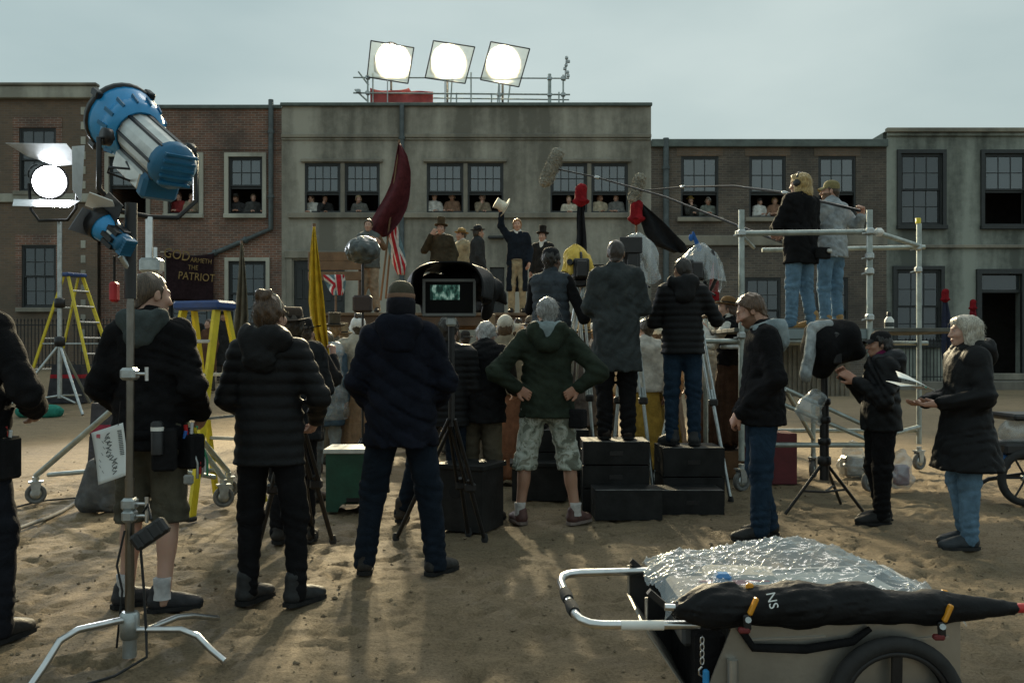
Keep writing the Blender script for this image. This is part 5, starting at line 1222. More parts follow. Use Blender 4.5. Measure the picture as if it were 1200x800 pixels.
# stack under the long grey coat: three boxes, and the step in front
SG = 'stacked black apple boxes'
def stack(px0, px1, Y, d, zs, tag_):
    z = 0
    for i, hh in enumerate(zs):
        o, w, dd, h = pbox('black wooden apple box, ' + ['lowest', 'middle', 'topmost'][i if len(zs) == 3 else (0, 2)[i]] + ' of the stack under ' + tag_, 'apple_box', px0, px1, 0, Y, d, PLYBLK, random.uniform(-2, 2), z, hh, group=SG, edge=mat('scuffed_edge', (.14, .14, .135), .7, 0, .5, 9) if i == len(zs) - 1 else None)
        handhole_shade(o, w, dd, h, 0); handhole_shade(o, w, dd, h, 1); handhole_shade(o, w, dd, h, -1); z += hh + .012
    return z
zA = stack(684, 762, 8.0, .5, (.19, .19, .19), 'the long grey coat')
oA = pbox('black wooden step box in front of the stack under the long grey coat', 'apple_box', 697, 776, 0, 7.6, .36, PLYBLK, 1, 0, .24, edge=mat('scuffed_edge', (.14, .14, .135), .7, 0, .5, 9)); handhole_shade(*oA, side=-1)
zB = stack(777, 849, 8.3, .5, (.25, .25), 'the black quilted jacket')
oB = pbox('black wooden step box in front of the stack under the black quilted jacket', 'apple_box', 775, 849, 0, 7.86, .36, PLYBLK, 0, 0, .2, edge=MATS['scuffed_edge']); handhole_shade(*oB)
zC = stack(615, 690, 8.85, .5, (.2, .2, .2), 'the grey quilted vest')
pbox('brown leather look wooden chest with pale top behind the tripod legs', 'chest', 820, 884, 488, 11.6, .45, mat('tan_chest', (.13, .06, .025), .6, 0, .4, 6, .2, 40), 6, lid=mat('chest_lid', (.3, .3, .27), .7, 0, .3, 6), cat='chest')
pbox('dark red wooden box standing behind the blue jeans', 'box', 884, 934, 508, 9.7, .4, mat('oxblood_paint', (.1, .012, .018), .6, 0, .3, 6, .15, 40), 0)
# cases and bags at the left
def ballast(label, px0, px1, pyt, Y, m, stripe):
    x0, x1 = X(px0, Y), X(px1, Y); g = G((x0 + x1) / 2, Y); h = Z(pyt, Y) - g; w = x1 - x0
    o = thing('equipment_bag', label, 'bag', ((x0 + x1) / 2, Y, g)); b = MB(); d = w * .55
    f = lambda u: [(-w / 2 * u, -d / 2 * u), (w / 2 * u, -d / 2 * u), (w / 2 * u, d / 2 * u), (-w / 2 * u, d / 2 * u)]
    def ring(z, u): return [(p[0], p[1], z) for p in f(u)]
    def slab(za, zb, ua, ub): return MB().add(ring(za, ua) + ring(zb, ub), [(0, 1, 5, 4), (1, 2, 6, 5), (2, 3, 7, 6), (3, 0, 4, 7), (4, 5, 6, 7), (3, 2, 1, 0)])
    slab(0, h * .66, 1, .84).build('lower_body', m, o); slab(h * .66, h * .76, .848, .824).build('red_stripe', stripe, o); slab(h * .76, h, .818, .76).build('upper_body', m, o)
    MB().tube([(-w * .15, 0, h), (-w * .12, 0, h + .06), (w * .12, 0, h + .06), (w * .15, 0, h)], .012, 6).build('handle', BLACK, o)
ballast('dark grey equipment bag with red stripe beside the slim lamp stand', 60, 104, 428, 19.4, cloth((.045, .045, .05)), cloth((.3, .02, .03)))
ballast('slate grey equipment bag with red stripe behind the shorts wearer', 106, 152, 472, 9.2, cloth((.06, .06, .07)), cloth((.26, .04, .07)))

# ------------------------------------------------------------------ monitors, cameras, microphones
def hooded_monitor():
    Y = 6.4; cx = X(527, Y); o = thing('monitor', 'video monitor under a black cloth hood on a black stand beside the navy jacket', 'monitor', (cx, Y, 0)); L = o.location
    zc = Z(349, Y); MB().box((0, .0, zc), (.36, .07, .26), ch=.012).build('housing', BLKPL, o)
    b = MB(); w, h, t = .36, .25, .018
    for s in (-1, 1): b.box((s * (w / 2 - t / 2), -.045, zc), (t, .02, h)); b.box((0, -.045, zc + s * (h / 2 - t / 2)), (w - 2 * t, .019, t))
    b.build('bezel', mat('grey_bezel', (.12, .125, .12), .5), o)
    # lit picture on the screen, a soft green-white scene
    m = bpy.data.materials.new('screen_picture'); m.use_nodes = True; n, l = m.node_tree.nodes, m.node_tree.links; n.clear()
    oo = n.new('ShaderNodeOutputMaterial'); e = n.new('ShaderNodeEmission'); tcx = n.new('ShaderNodeTexCoord'); k = n.new('ShaderNodeTexNoise'); k.inputs['Scale'].default_value = 26; k.inputs['Detail'].default_value = 5
    mpx = n.new('ShaderNodeMapping'); mpx.inputs['Scale'].default_value = (1.4, 1, .7); l.new(tcx.outputs['Object'], mpx.inputs['Vector']); l.new(mpx.outputs['Vector'], k.inputs['Vector'])
    r = n.new('ShaderNodeValToRGB'); r.color_ramp.elements[0].position = .42; r.color_ramp.elements[0].color = (.008, .02, .016, 1); r.color_ramp.elements[1].position = .66; r.color_ramp.elements[1].color = (.2, .3, .25, 1)
    q = r.color_ramp.elements.new(.52); q.color = (.03, .08, .062, 1); l.new(k.outputs['Fac'], r.inputs['Fac']); l.new(r.outputs['Color'], e.inputs['Color']); e.inputs['Strength'].default_value = 1.0; l.new(e.outputs[0], oo.inputs['Surface'])
    MB().box((-.03, -.038, zc + .035), (.2, .006, .1)).build('screen', m, o)
    MB().box((0, -.036, zc), (.32, .004, .21)).build('dark_glass', mat('dead_screen', (.004, .004, .004), .6, 0, .2, 9, 0, spec=.1), o)
    HN_ = nylon((.008, .0085, .0095))
    def awn(u, v):      # cloth arched over the screen, its front edge scalloped
        a = math.pi * (1.12 - 1.24 * u); cx, cz = .24 * math.copysign(abs(math.cos(a)) ** .55, math.cos(a)), .06 + .16 * (abs(math.sin(a)) ** .7) * (1 if math.sin(a) > 0 else -1)
        y = -.2 + .42 * v; k = 1 + .12 * math.sin(v * 3.1) + .05 * math.sin(7 * u + 5 * v)
        return (cx * k + .02 * math.sin(9 * v + 4 * u), y + .03 * math.sin(11 * u) * (1 - v), zc + cz * k + .012 * math.sin(14 * u + 3 * v) - .03 * v)
    MB().grid(awn, 44, 20).build('hood', HN_, o, None, .012)
    sd_obj('hood_drape', lambda s: (s.cone((.2, .0, zc + .13), (.33, .2, zc + .03), .055, .05, .04, (1, 1.4, 1)), s.cone((.29, .12, zc + .06), (.24, .14, zc - .12), .06, .03, .04), s.cone((.31, .16, zc + .05), (.38, .2, zc - .03), .05, .02, .03), s.cone((.2, .18, zc + .1), (-.15, .2, zc + .1), .11, .09, .06), s.cone((-.2, .16, zc + .1), (-.18, .16, zc - .08), .05, .04, .04), s.disp(crumple(12, .02, 1.2))), (-.4, -.2, zc - .34), (.54, .45, zc + .34), .012, HN_, o)
    MB().rod((.01, .03, .85), (.01, .03, zc - .12), .022, 10).build('column', BLACK, o); MB().box((.01, 0, zc - .16), (.07, .07, .07), ch=.015).build('tilt_head', mat('pale_head', (.35, .38, .37), .5, .4), o)
    tripod(o, (.01, .03, .9), [gp(464, 632) - L, gp(568, 633) - L, Vector((.1, .6, 0))], .016)
    for f in (): pass
hooded_monitor()
def side_monitor():
    Y = 7.8; cx = X(966, Y); o = thing('monitor', 'monitor wrapped in a black cloth on a black tripod with a pale towel', 'monitor', (cx, Y, 0)); L = o.location; zc = Z(408, Y)
    M = Matrix.Rotation(R(-70), 4, 'Z')
    me = MB().box((0, 0, zc), (.36, .08, .26), ch=.012).mesh('housing'); me.transform(M); obj('housing', me, BLKPL, o)
    sd_obj('hood', lambda s: (s.cone((-.02, 0, zc + .1), (.16, 0, zc + .12), .14, .12, .08, (1, 1.3, 1)), s.cone((0, 0, zc - .02), (.2, 0, zc - .0), .17, .1, .08, (1, 1.2, 1)), s.cone((.2, -.02, zc + .02), (.28, -.02, zc - .04), .11, .06, .05), s.cone((-.05, 0, zc), (-.03, -.02, zc - .17), .1, .08, .06), s.disp(crumple(21, .014, .9))), (-.4, -.32, zc - .4), (.45, .32, zc + .35), .013, cloth((.009, .009, .01)), o)
    sd_obj('towel', lambda s: (s.cone((-.13, -.1, zc + .16), (-.2, -.16, zc - .2), .05, .07, .04, (.7, 1, 1)), s.cone((-.12, -.12, zc + .17), (.0, -.1, zc + .2), .05, .04, .04), s.disp(crumple(23, .014, 1.2))), (-.42, -.35, zc - .4), (.15, .1, zc + .33), .012, cloth((.3, .33, .34), var=.5), o)
    sd_obj('plastic_bag', lambda s: (s.cone((-.08, -.05, zc - .42), (-.16, -.07, zc - .5), .08, .1, .06, (1, .8, 1)), s.cone((-.14, -.06, zc - .5), (-.06, -.05, zc - .62), .08, .02, .05), s.disp(crumple(24, .014, 1.6))), (-.4, -.3, zc - .8), (.15, .2, zc - .2), .012, POLYM, o)
    MB().rod((0, 0, .35), (0, 0, zc - .1), .03, 12).build('column', BLACK, o); MB().rod((0, 0, .3), (0, 0, .95), .038, 12).build('outer_column', BLACK, o)
    for zz in (.62, .8, .95): MB().lathe([(.04, -.03), (.052, -.02), (.052, .02), (.04, .03)], 14, TR((0, 0, zz))).build('collar', BLACK, o)
    for f in (gp(920, 604), gp(1011, 600), Vector((X(985, 8.4), 8.4, 0))):
        p = f - L; p.z = .012; lg = MB().rod((0, 0, .46), p, .014).build('leg', BLACK, o); MB().rod((0, 0, .2), p * .55 + Vector((0, 0, .2)), .01).build('brace', BLACK, lg)
    MB().lathe([(.04, -.04), (.055, -.03), (.055, .03), (.04, .04)], 14, TR((0, 0, .46))).build('leg_collar', BLACK, o)
side_monitor()
def camera_rig(label, px, py, Y, feet, cover, ccol, mon=False, legm=STEEL, long=False):
    """film camera on a tripod: body, matte box, lens, magazine, viewfinder, rain cover"""
    g = 0; o = thing('film_camera', label, 'camera', (X(px, Y), Y, g)); L = o.location; zc = Z(py, Y)
    MB().box((0, 0, zc), (.16, .34, .2), ch=.015).build('body', BLKPL, o); MB().rod((0, .16, zc), (0, .36, zc), .055, 16).build('lens', BLACK, o)
    MB().box((0, .42, zc), (.2, .12, .17), ch=.01).build('matte_box', BLKPL, o); MB().box((0, -.2, zc - .01), (.1, .1, .16), ch=.01).build('battery', BLKPL, o)
    MB().rod((-.1, -.05, zc + .05), (-.12, -.22, zc + .06), .03, 12).build('viewfinder', BLACK, o); MB().tube([(0, .1, zc + .1), (0, .08, zc + .16), (0, -.1, zc + .16), (0, -.12, zc + .1)], .014, 8).build('top_handle', BLACK, o)
    MB().box((0, 0, zc - .14), (.13, .2, .07), ch=.012).build('fluid_head', BLACK, o); MB().rod((.04, -.05, zc - .14), (.12, -.45, zc - .26), .012).build('pan_handle', BLACK, o)
    for i in range(3): MB().tube([(.07, -.1 + .05 * i, zc - .05), (.12, -.16 + .04 * i, zc - .16), (.06, -.12, zc - .28), (.02, -.05, zc - .33)], .006, 6).build('lead', RUBBER, o)
    for i, (x, z) in enumerate(((-.1, .02), (.1, .05), (.1, -.05))): MB().box((x, -.06 + .05 * i, zc + z), (.05, .09, .07), ch=.008).build('accessory_box', BLKPL, o)
    if mon: MB().box((-.02, -.25, zc + .14), (.21, .03, .15), ch=.008).build('onboard_monitor', BLKPL, o)
    if isinstance(cover, tuple):      # loose clear bag draped over the rig, open below
        cx, cy, top, hem, R0, sd = cover; g = random.Random(sd); ph = [g.uniform(0, 6.28) for _ in range(6)]
        def dr(u, v):
            th = 6.2832 * u; r = R0 * (.12 + .88 * math.sin(min(1, v * 1.9) * 1.57) ** .8) * (1 + .1 * v); fo = .35 + .65 * v
            r *= 1 + fo * (.42 * abs(math.sin(1.5 * th + ph[0] + 1.3 * v)) + .24 * abs(math.sin(3.5 * th + ph[1] - 3 * v)) + .1 * abs(math.sin(8 * th + ph[2] + 3 * v)) - .3) + .14 * math.sin(th + ph[3] + 2 * v)
            return (cx + r * math.cos(th) * 1.15, cy + r * math.sin(th), zc + top - (top + hem * (.8 + .3 * math.sin(2 * th + ph[4]))) * v + .02 * abs(math.sin(9 * v + 3 * th)))
        MB().grid(dr, 96, 26).build('rain_cover', ccol, o)
    else: sd_obj('rain_cover', cover, (-.42, -.42, zc - .4), (.45, .45, zc + .42), .014, ccol, o)
    tripod(o, (0, 0, zc - .18), [Vector(f) - L for f in feet], .017, legm)
    return o
YB = mat('yellow_rain_cover', (.62, .42, .06), .6, 0, .25, 8, .3, 30)
z1 = Z(316, 9.5); camera_rig('film camera with bright yellow rain cover', 680, 316, 9.5, [(X(640, 9), 9.0, 0), (X(700, 9.2), 9.2, 0), (X(665, 10.2), 10.2, 0)], (-.05, -.02, .24, .06, .1, 5), YB)
z2 = Z(308, 8.9); camera_rig('film camera under clear plastic with a black monitor, before the long grey coat', 738, 308, 8.9, [(X(714, 8.7), 8.75, 0), (X(768, 8.5), 8.55, 0), (X(742, 9.6), 9.6, 0)], (.07, .0, .27, .2, .15, 3), POLYM, True)
z3 = Z(318, 9.2); r3 = camera_rig('film camera under milky plastic with black seam, before the black quilted jacket', 812, 318, 9.2, [(X(762, 8.75), 8.75, 0), (X(858, 8.5), 8.55, 0), (X(818, 9.9), 9.9, 0)], (.08, -.02, .26, .2, .15, 8), POLYM)
MB().tube([(.17, -.1, z3 + .2), (.2, -.13, z3 + .06), (.2, -.13, z3 - .08), (.15, -.1, z3 - .2)], [.012, .022, .02, .012], 8).build('cover_seam', BLKPL, r3)
sd_obj('ribbon_bow', lambda s: (s.cone((.06, 0, z3 + .22), (.0, 0, z3 + .38), .026, .012, .02), s.ell((-.02, 0, z3 + .33), (.02, .015, .035), .01), s.disp(wrinkle(3, .006, 3))), (-.15, -.1, z3 + .1), (.2, .1, z3 + .5), .009, cloth((.03, .1, .3)), r3)
def muff_stand():
    Y = 9.4; o = thing('microphone_stand', 'microphone in a crumpled grey wind bag on a thin stand', 'microphone', (X(425, Y), Y, 0)); zc = Z(293, Y)
    sd_obj('wind_bag', lambda s: (s.ell((0, 0, zc), (.175, .16, .135), .03), s.disp(crumple(41, .018, 2.1))), (-.3, -.3, zc - .25), (.3, .3, zc + .25), .012, mat('grey_foil_bag', (.06, .072, .072), .35, 0, .6, 14, .5, 26), o)
    MB().rod((0, 0, .3), (0, 0, zc - .12), .012).build('column', BLACK, o); MB().box((0, .0, Z(356, Y)), (.19, .12, .17), ch=.02).build('receiver_case', mat('brown_case', (.035, .02, .017), .6), o)
    tripod(o, (0, 0, .5), [(.28, -.2, 0), (-.28, -.2, 0), (0, .35, 0)], .012)
muff_stand()
FUR = mat('wind_fur', (.26, .245, .2), .95, 0, .45, 60, .8, 160)
def boom(label, mic, tip, pts, rr):
    a, b = Vector(mic[0]), Vector(mic[1]); o = thing('boom_microphone', label, 'microphone', tip); L = o.location; d = (b - a)
    lo = np.minimum(a - L, b - L) - .16; hi = np.maximum(a - L, b - L) + .16
    def f(s):
        s.cone(tuple(a - L), tuple(b - L), rr, rr * .95, .02); g = np.random.default_rng(3); s.disp(lambda x, y, z: .016 * np.sin(85 * x + 60 * z + 2.5 * np.sin(50 * z)) * np.sin(75 * z - 40 * x + 30 * y)); s.disp(wrinkle(8, .02, 2.6))
    sd_obj('wind_fur', f, lo, hi, .013, FUR, o)
    gf = np.random.default_rng(17); fb = MB(); ax = d.normalized()
    for _ in range(900):
        t = gf.random(); q = Vector(gf.normal(size=3)); q = (q - ax * q.dot(ax) * (1 if .04 < t < .96 else .2)).normalized(); p0 = a.lerp(b, t) - L + q * rr * .93
        fb.tube([p0, p0 + q * .022 + Vector((0, 0, -.006)), p0 + q * .034 + Vector((gf.normal() * .01, 0, -.016))], [.0022, .0016, .0007], 3, False)
    stuff(fb.build('fur_fibres', FUR, o))
    P = [Vector(p) - L for p in pts]; n = len(P); MB().tube(P, [.009 + .007 * i / (n - 1) for i in range(n)], 8).build('pole', BLACK, o)
    for i in (n // 3, 2 * n // 3): MB().lathe([(.016, -.04), (.022, -.03), (.022, .03), (.016, .04)], 10, aim(P[i], P[i + 1] - P[i])).build('pole_lock', STEEL, o)
    m = (a + b) / 2 - L; MB().tube([P[0], P[0].lerp(m, .6)], .014, 8).build('mount', BLACK, o)
    return o
ym = 13.0
boom('boom with long furry microphone, its pole slanting down to the black jacket on the scaffold', (at(653, 181, ym), at(639, 212, ym)), at(936, 291, 10.0), [at(657, 199, ym), at(700, 208, 12.5), at(780, 231, 11.8), at(868, 266, 10.8), at(936, 291, 10.0)], .085)
ym = 13.6
boom('boom with short furry microphone, its pole held level by the olive capped person', (at(750, 209, ym), at(742, 233, ym)), at(1008, 247, 9.75), [at(748, 224, ym), at(800, 219, 12.6), at(860, 218, 11.6), at(920, 226, 10.6), at(1008, 247, 9.75)], .075)

# ------------------------------------------------------------------ scaffold tower
def tower():
    ya, yb = 9.2, 10.9; xa, xb = X(869, ya), X(1019, ya); zd = 1.60
    o = thing('scaffold_tower', 'rolling scaffold tower of grey tubes with a plank deck for the boom crew', 'scaffold', ((xa + xb) / 2, (ya + yb) / 2, 0)); L = o.location
    def t(a, b, nm='tube', r=.026): return MB().rod(Vector(a) - L, Vector(b) - L, r, 10).build(nm, SCAF, o)
    xc = X(1077, yb)
    for x, y, zt in ((xa, ya, Z(246, ya)), (xb, ya, Z(246, ya)), (xa, yb, 1.75), (xc, yb, Z(262, yb))):
        t((x, y, .3), (x, y, zt), 'upright', .029); caster(o, Vector((x, y, 0)) - L, .1, 30)
    t((xa - .05, ya + .04, Z(273, ya)), (xb + .05, ya + .04, Z(271, ya)), 'guard_rail', .028)
    t((X(893, yb), yb, Z(293, yb)), (xc + .05, yb - .04, Z(290, yb)), 'guard_rail', .026); t((xb, ya + .06, Z(268, ya)), (xc, yb, Z(288, yb)), 'guard_rail', .026)
    t((xa, ya + .05, Z(274, ya)), (X(925, ya + .3), yb, Z(290, yb)), 'guard_rail', .02)
    for y, x1 in ((ya, xb), (yb, xc)):
        t((xa - .35, y + .045, zd - .13), (x1 + .12, y + .045, zd - .13), 'ledger'); t((xa, y + .045, .45), (x1, y + .045, .45), 'ledger'); 
    t((xa, ya, 1.02), (xb, ya, .5), 'diagonal', .022); t((X(1019, ya), ya - .04, .62), (X(920, ya), ya - .04, 1.0), 'diagonal', .022)
    for x in (xa, xb): t((x + .05, ya, zd - .18), (x + .05, yb, zd - .18), 'transom')
    t((xb, ya, .5), (xc, yb, .5), 'transom')
    n = 6; w = (yb - ya) / n; xm = X(1064, yb)
    for i in range(n): MB().box(local(o, ((xa + xm) / 2 - .02, ya + w * (i + .5), zd - .02)), (xm - xa + .1, w - .012, .04), ch=.005).build('deck_board', mat('grey_deck', (.1, .1, .085), .8, 0, .4, 4, .3, 25), o)
    for k in range(22): pass
    # corrugated skirt hung behind the deck
    b = MB(); n = 34
    for i in range(n):
        x = X(905, yb) + (X(1000, yb) - X(905, yb)) * i / n
        b.box(local(o, (x, yb + .08 + .012 * (i % 2), 1.16)), ((X(1000, yb) - X(905, yb)) / n, .02, .62))
    b.build('slatted_skirt', mat('grey_slats', (.24, .25, .23), .8, 0, .3, 6), o)
    MB().box(local(o, ((xa + xb) / 2 + .1, ya + .02, zd - .06)), (xb - xa - .1, .035, .1), ch=.006).build('toe_board', mat('blue_grey_paint', (.2, .25, .26), .6, 0, .2, 5), o)
    for px, py, y in ((869, 273, ya), (1019, 271, ya), (1019, 300, ya), (1019, 318, ya), (1076, 290, yb), (1076, 316, yb), (1019, 372, ya), (1076, 388, yb), (869, 393, ya)):
        cl = MB().box(local(o, at(px, py, y - .03)), (.075, .075, .07), ch=.015).build('coupler', STEEL, o)
        MB().rod(local(o, at(px - 4, py + 2, y - .03)), local(o, at(px - 9, py + 3, y - .05)), .009, 6).build('bolt', STEEL, cl)
    MB().box(local(o, at(1030, 272, ya)), (.1, .08, .08), ch=.03).build('pipe_cap', WHITEM, o)
    MB().lathe([(.03, 0), (.031, .06), (.02, .065)], 10, Matrix.Translation(local(o, at(1076, 262, yb)))).build('yellow_cap', YELLOW, o)
    # outrigger with its own wheel
    e = Vector((X(953, 10.2), 10.2, 0)); t((X(920, 9.3), 9.3, 1.0), (e.x, e.y, .42), 'outrigger', .022)
    t((e.x, e.y, .2), (e.x, e.y, .8), 'outrigger', .025); caster(o, e - L, .1, 60)
    b = thing('bottle', 'small white bottle with black cap standing on the scaffold deck', 'bottle', (X(1042, 10.2), 10.2, zd + .001))
    MB().lathe([(.045, 0), (.05, .01), (.05, .11), (.03, .14), (.022, .15)], 14).build('bottle_body', WHITEM, b); MB().lathe([(.024, .15), (.024, .19), (.016, .2)], 12).build('bottle_cap', BLKPL, b); MB().lathe([(.0505, .035), (.0505, .085)], 14, close=False).build('bottle_label', INK, b)
    return zd
ZD = tower()
def bagged(label, px, Y, w, h, seed, m=POLYM):
    o = thing('plastic_bag', label, 'bag', (X(px, Y), Y, 0))
    sd_obj('sheet', lambda s: (s.cone((0, 0, h * .3), (0, 0, h * .6), w * .5, w * .35, .08, (1, .8, 1)), s.cut((0, 0, -1), -.001), s.disp(crumple(seed, .03, 1)), s.disp(crumple(seed + 1, .01, 2))), (-w, -w, -.05), (w, w, h * 1.4), .016, m, o)
    return o
b1 = bagged('silver case under crumpled clear plastic behind the scaffold wheels', 1000, 10.3, .34, .42, 51)
MB().box((0, 0, .12), (.24, .18, .22), ch=.02).build('case_inside', ALU, b1)
b2 = bagged('crumpled pale plastic bag hanging full beside the black clad cap wearer', 1056, 9.2, .26, .5, 53)
MB().box((0, 0, .16), (.14, .1, .2), ch=.02).build('contents', mat('mauve', (.3, .14, .18), .7), b2)

# ------------------------------------------------------------------ foreground cart with plastic sheet and furled umbrella
def spring_clamp(px, py, Y):
    py += 2
    b = thing('spring_clamp', 'orange tipped spring clamp gripping the umbrella near the ' + ('cart handle' if px < 1000 else 'red tip'), 'clamp', at(px - 6, py + 30, Y)); q = b.location
    def J(a, c): MB().bar(at(*a, Y) - q, at(*c, Y) - q, .022, .016).build('jaw', BLACK, b)
    MB().bar(at(px - 6, py + 18, Y) - q, at(px + 3, py - 2, Y) - q, .022, .014, ch=.004).build('handle', ORANGE, b); MB().bar(at(px - 9, py + 18, Y) - q, at(px - 8, py + 36, Y) - q, .024, .016, ch=.004).build('jaw', BLACK, b)
    MB().rod(at(px - 7, py + 24, Y - .02) - q, at(px - 7, py + 24, Y + .03) - q, .01).build('pivot', STEEL, b); MB().box(at(px - 12, py + 36, Y) - q, (.036, .024, .018), ch=.005).build('pad', mat('dark_red_pad', (.12, .012, .012), .6), b)
    MB().bar(at(px - 8, py - 2, Y + .085) - q, at(px - 5, py - 19, Y + .085) - q, .024, .016, ch=.004).build('tip', ORANGE, b)
def cart():
    ya, yb = 3.06, 3.7; o = thing('equipment_cart', 'aluminium equipment cart with spoked wheels and bent tube handle', 'cart', (1.05, 3.38, 0)); L = o.location
    zt = .50; poly = [(.72, .47), (1.46, zt), (1.46, .16), (.6, .16), (.66, .32)]
    ALB = mat('cart_aluminium', (.34, .325, .29), .38, .75, .2, 3, .06, 60)
    for y in (ya, yb): MB().prism([(a, b) for a, b in poly], y - .004, y + .004).build('side_panel', ALB, o, -L)
    MB().box((1.456, (ya + yb) / 2, .33), (.008, yb - ya - .01, .34)).build('end_panel', ALB, o, -L); MB().box((1.03, (ya + yb) / 2, .165), (.85, yb - ya - .01, .01)).build('floor_panel', ALB, o, -L)
    MB().add([(.45, ya + .12, .42), (.45, yb - .05, .42), (.62, yb - .05, .17), (.62, ya + .12, .17)], [(0, 1, 2, 3)]).build('sloping_end', ALB, o, -L, .008)
    b = MB()
    for y in (ya - .008, yb + .008): b.bar((.72, y, .475), (1.47, y, zt + .004), .018, .022)
    b.bar((1.462, ya, zt + .004), (1.462, yb, zt + .004), .018, .022); b.build('rim', ALU, o, -L)
    for x0, x1 in ((.78, 1.02), (1.28, 1.42)): MB().bar((x0, ya - .007, .44 - .02), (x1, ya - .007, .44 - .01), .006, .006).build('pressed_rib', ALU, o, -L)
    b = MB()
    for y in (ya + .1, yb - .06):
        b = MB(); b.bar((.46, y, .55), (.6, y, .43), .03, .02); b.build('end_bracket', BLACK, o, -L); (MB().prism([(.455, .53), (.455, .415), (.62, .172), (.72, .172), (.7, .47), (.56, .5)], y + .012, y + .018).build('gusset', BLKPL, o, -L) if y > 3.4 else None); MB().tube([(.452, y - .002, .53), (.452, y - .002, .415), (.618, y - .002, .168)], .006, 6).build('gusset_edge', ALU, o, -L)
    MB().box((.66, 3.36, .3), (.1, .5, .26), ch=.02).build('side_pouch', cloth((.01, .01, .011)), o, -L)
    MB().rod((.715, ya - .02, .36), (.715, ya - .02, .2), .018, 10).build('latch_tube', ALU, o, -L)
    # handle
    h = [(.62, 3.1, .455), (.30, 3.1, .455), (.262, 3.105, .457), (.232, 3.13, .462), (.215, 3.17, .468), (.19, 3.4, .488), (.182, 3.5, .498), (.19, 3.56, .503), (.215, 3.59, .506), (.26, 3.605, .508), (.53, 3.62, .512)]
    hd = MB().tube(h, .015, 12).build('push_handle', CHROME, o, -L)
    for a, c in (((.2125, 3.19, .47), (.203, 3.275, .478)), ((.199, 3.315, .481), (.191, 3.40, .488))): MB().tube([a, Vector(a).lerp(Vector(c), .5), c], [.02, .023, .02], 12).build('grip', RUBBER, hd)
    MB().rod((.36, 3.095, .455), (.5, 3.095, .455), .0165, 12).build('sleeve', WHITEM, hd)
    # wheels
    for y in (ya - .05, yb + .05):
        c = (1.232, y, .222); T = TR(c, 90)
        w = MB().lathe([(.178, -.022), (.2, -.027), (.218, -.018), (.222, 0), (.218, .018), (.2, .027), (.178, .022), (.178, -.022)], 44, T, close=False).build('wheel', RUBBER, o, -L)
        MB().lathe([(.16, -.014), (.18, -.02), (.18, .02), (.16, .014)], 40, T, close=False).build('rim', BLACK, w); MB().lathe([(.0001, -.035), (.03, -.035), (.03, .035), (.0001, .035)], 16, T).build('hub', BLACK, w)
        for k in range(5): MB().bar((1.232 + .025 * math.cos(k * 1.2566 + .3), y, .222 + .025 * math.sin(k * 1.2566 + .3)), (1.232 + .165 * math.cos(k * 1.2566 + .3), y, .222 + .165 * math.sin(k * 1.2566 + .3)), .032, .014).build('spoke', BLACK, w)
    MB().rod((1.232, ya - .05, .222), (1.232, yb + .05, .222), .012).build('axle', STEEL, o, -L)
    for y in (ya + .1, yb - .1): MB().rod((.66, y, .16), (.66, y, .005), .018).build('rest_leg', STEEL, o, -L)
    # hook chain and blue clip at the end
    b = MB()
    for k in range(4): b.tube([(.62 + .006 * math.cos(a), 3.06, .415 - .022 * k + .013 * math.sin(a)) for a in [i * .7854 for i in range(9)]], .0025, 6, False)
    b.tube([(.62, 3.06, .33), (.61, 3.06, .32), (.61, 3.06, .305), (.62, 3.06, .298), (.63, 3.06, .306), (.63, 3.06, .32)], .0035, 6); b.build('hook_chain', CHROME, o, -L)
    MB().box((.63, 3.05, .285), (.02, .02, .08), ch=.006).build('blue_clip', mat('clip_blue', (.02, .22, .5), .4), o, -L)
    MB().tube([(.74, 3.04, .46), (.78, 3.035, .4), (.95, 3.035, .395), (1.1, 3.035, .42), (1.16, 3.04, .46)], [.012, .014, .016, .014, .01], 8).build('strap', cloth((.012, .012, .013)), o, -L)
    # load under the sheet
    def load(nm, lab, c, d, m, rz=0, cat='box'):
        q = MB().box((0, 0, 0), d, ch=.012).build(nm, m); q.location = c; q.rotation_euler.z = R(rz); return tag(q, lab, cat)
    load('folded_blanket', 'grey folded blanket under the plastic on the cart', (1.12, 3.4, .46), (.52, .44, .1), cloth((.22, .25, .26)), 3, 'blanket')
    load('carton', 'pale carton with red stripe under the plastic on the cart', (.86, 3.56, .45), (.26, .18, .16), mat('carton', (.4, .37, .3), .8), -6); load('red_pouch', 'flat red pouch under the plastic on the cart', (.82, 3.46, .5), (.28, .03, .03), RED, 2, 'pouch')
    load('tool_case', 'dark tool case under the plastic by the cart handle', (.66, 3.38, .43), (.16, .36, .16), mat('case_dark', (.05, .055, .06), .6), 0, 'case')
    load('water_bottle', 'blue plastic flask under the plastic by the cart handle', (.74, 3.3, .52), (.06, .06, .12), mat('flask_blue', (.05, .2, .45), .3), 0, 'flask')
    # clear plastic sheet
    sh = thing('plastic_sheet', 'crumpled clear plastic sheet laid over the cart load', 'plastic sheet', (1.05, 3.38, .5)); LS = sh.location
    ux = [0, .12, .3, .5, .68, .86, 1.0]; zf = [.60, .605, .625, .645, .62, .545, .47]; zn = [.52, .53, .535, .54, .54, .53, .5]
    rd = random.Random(21); RID = [(rd.uniform(-26, 26), rd.uniform(-20, 20), rd.uniform(0, 6), rd.uniform(.004, .011)) for _ in range(11)]
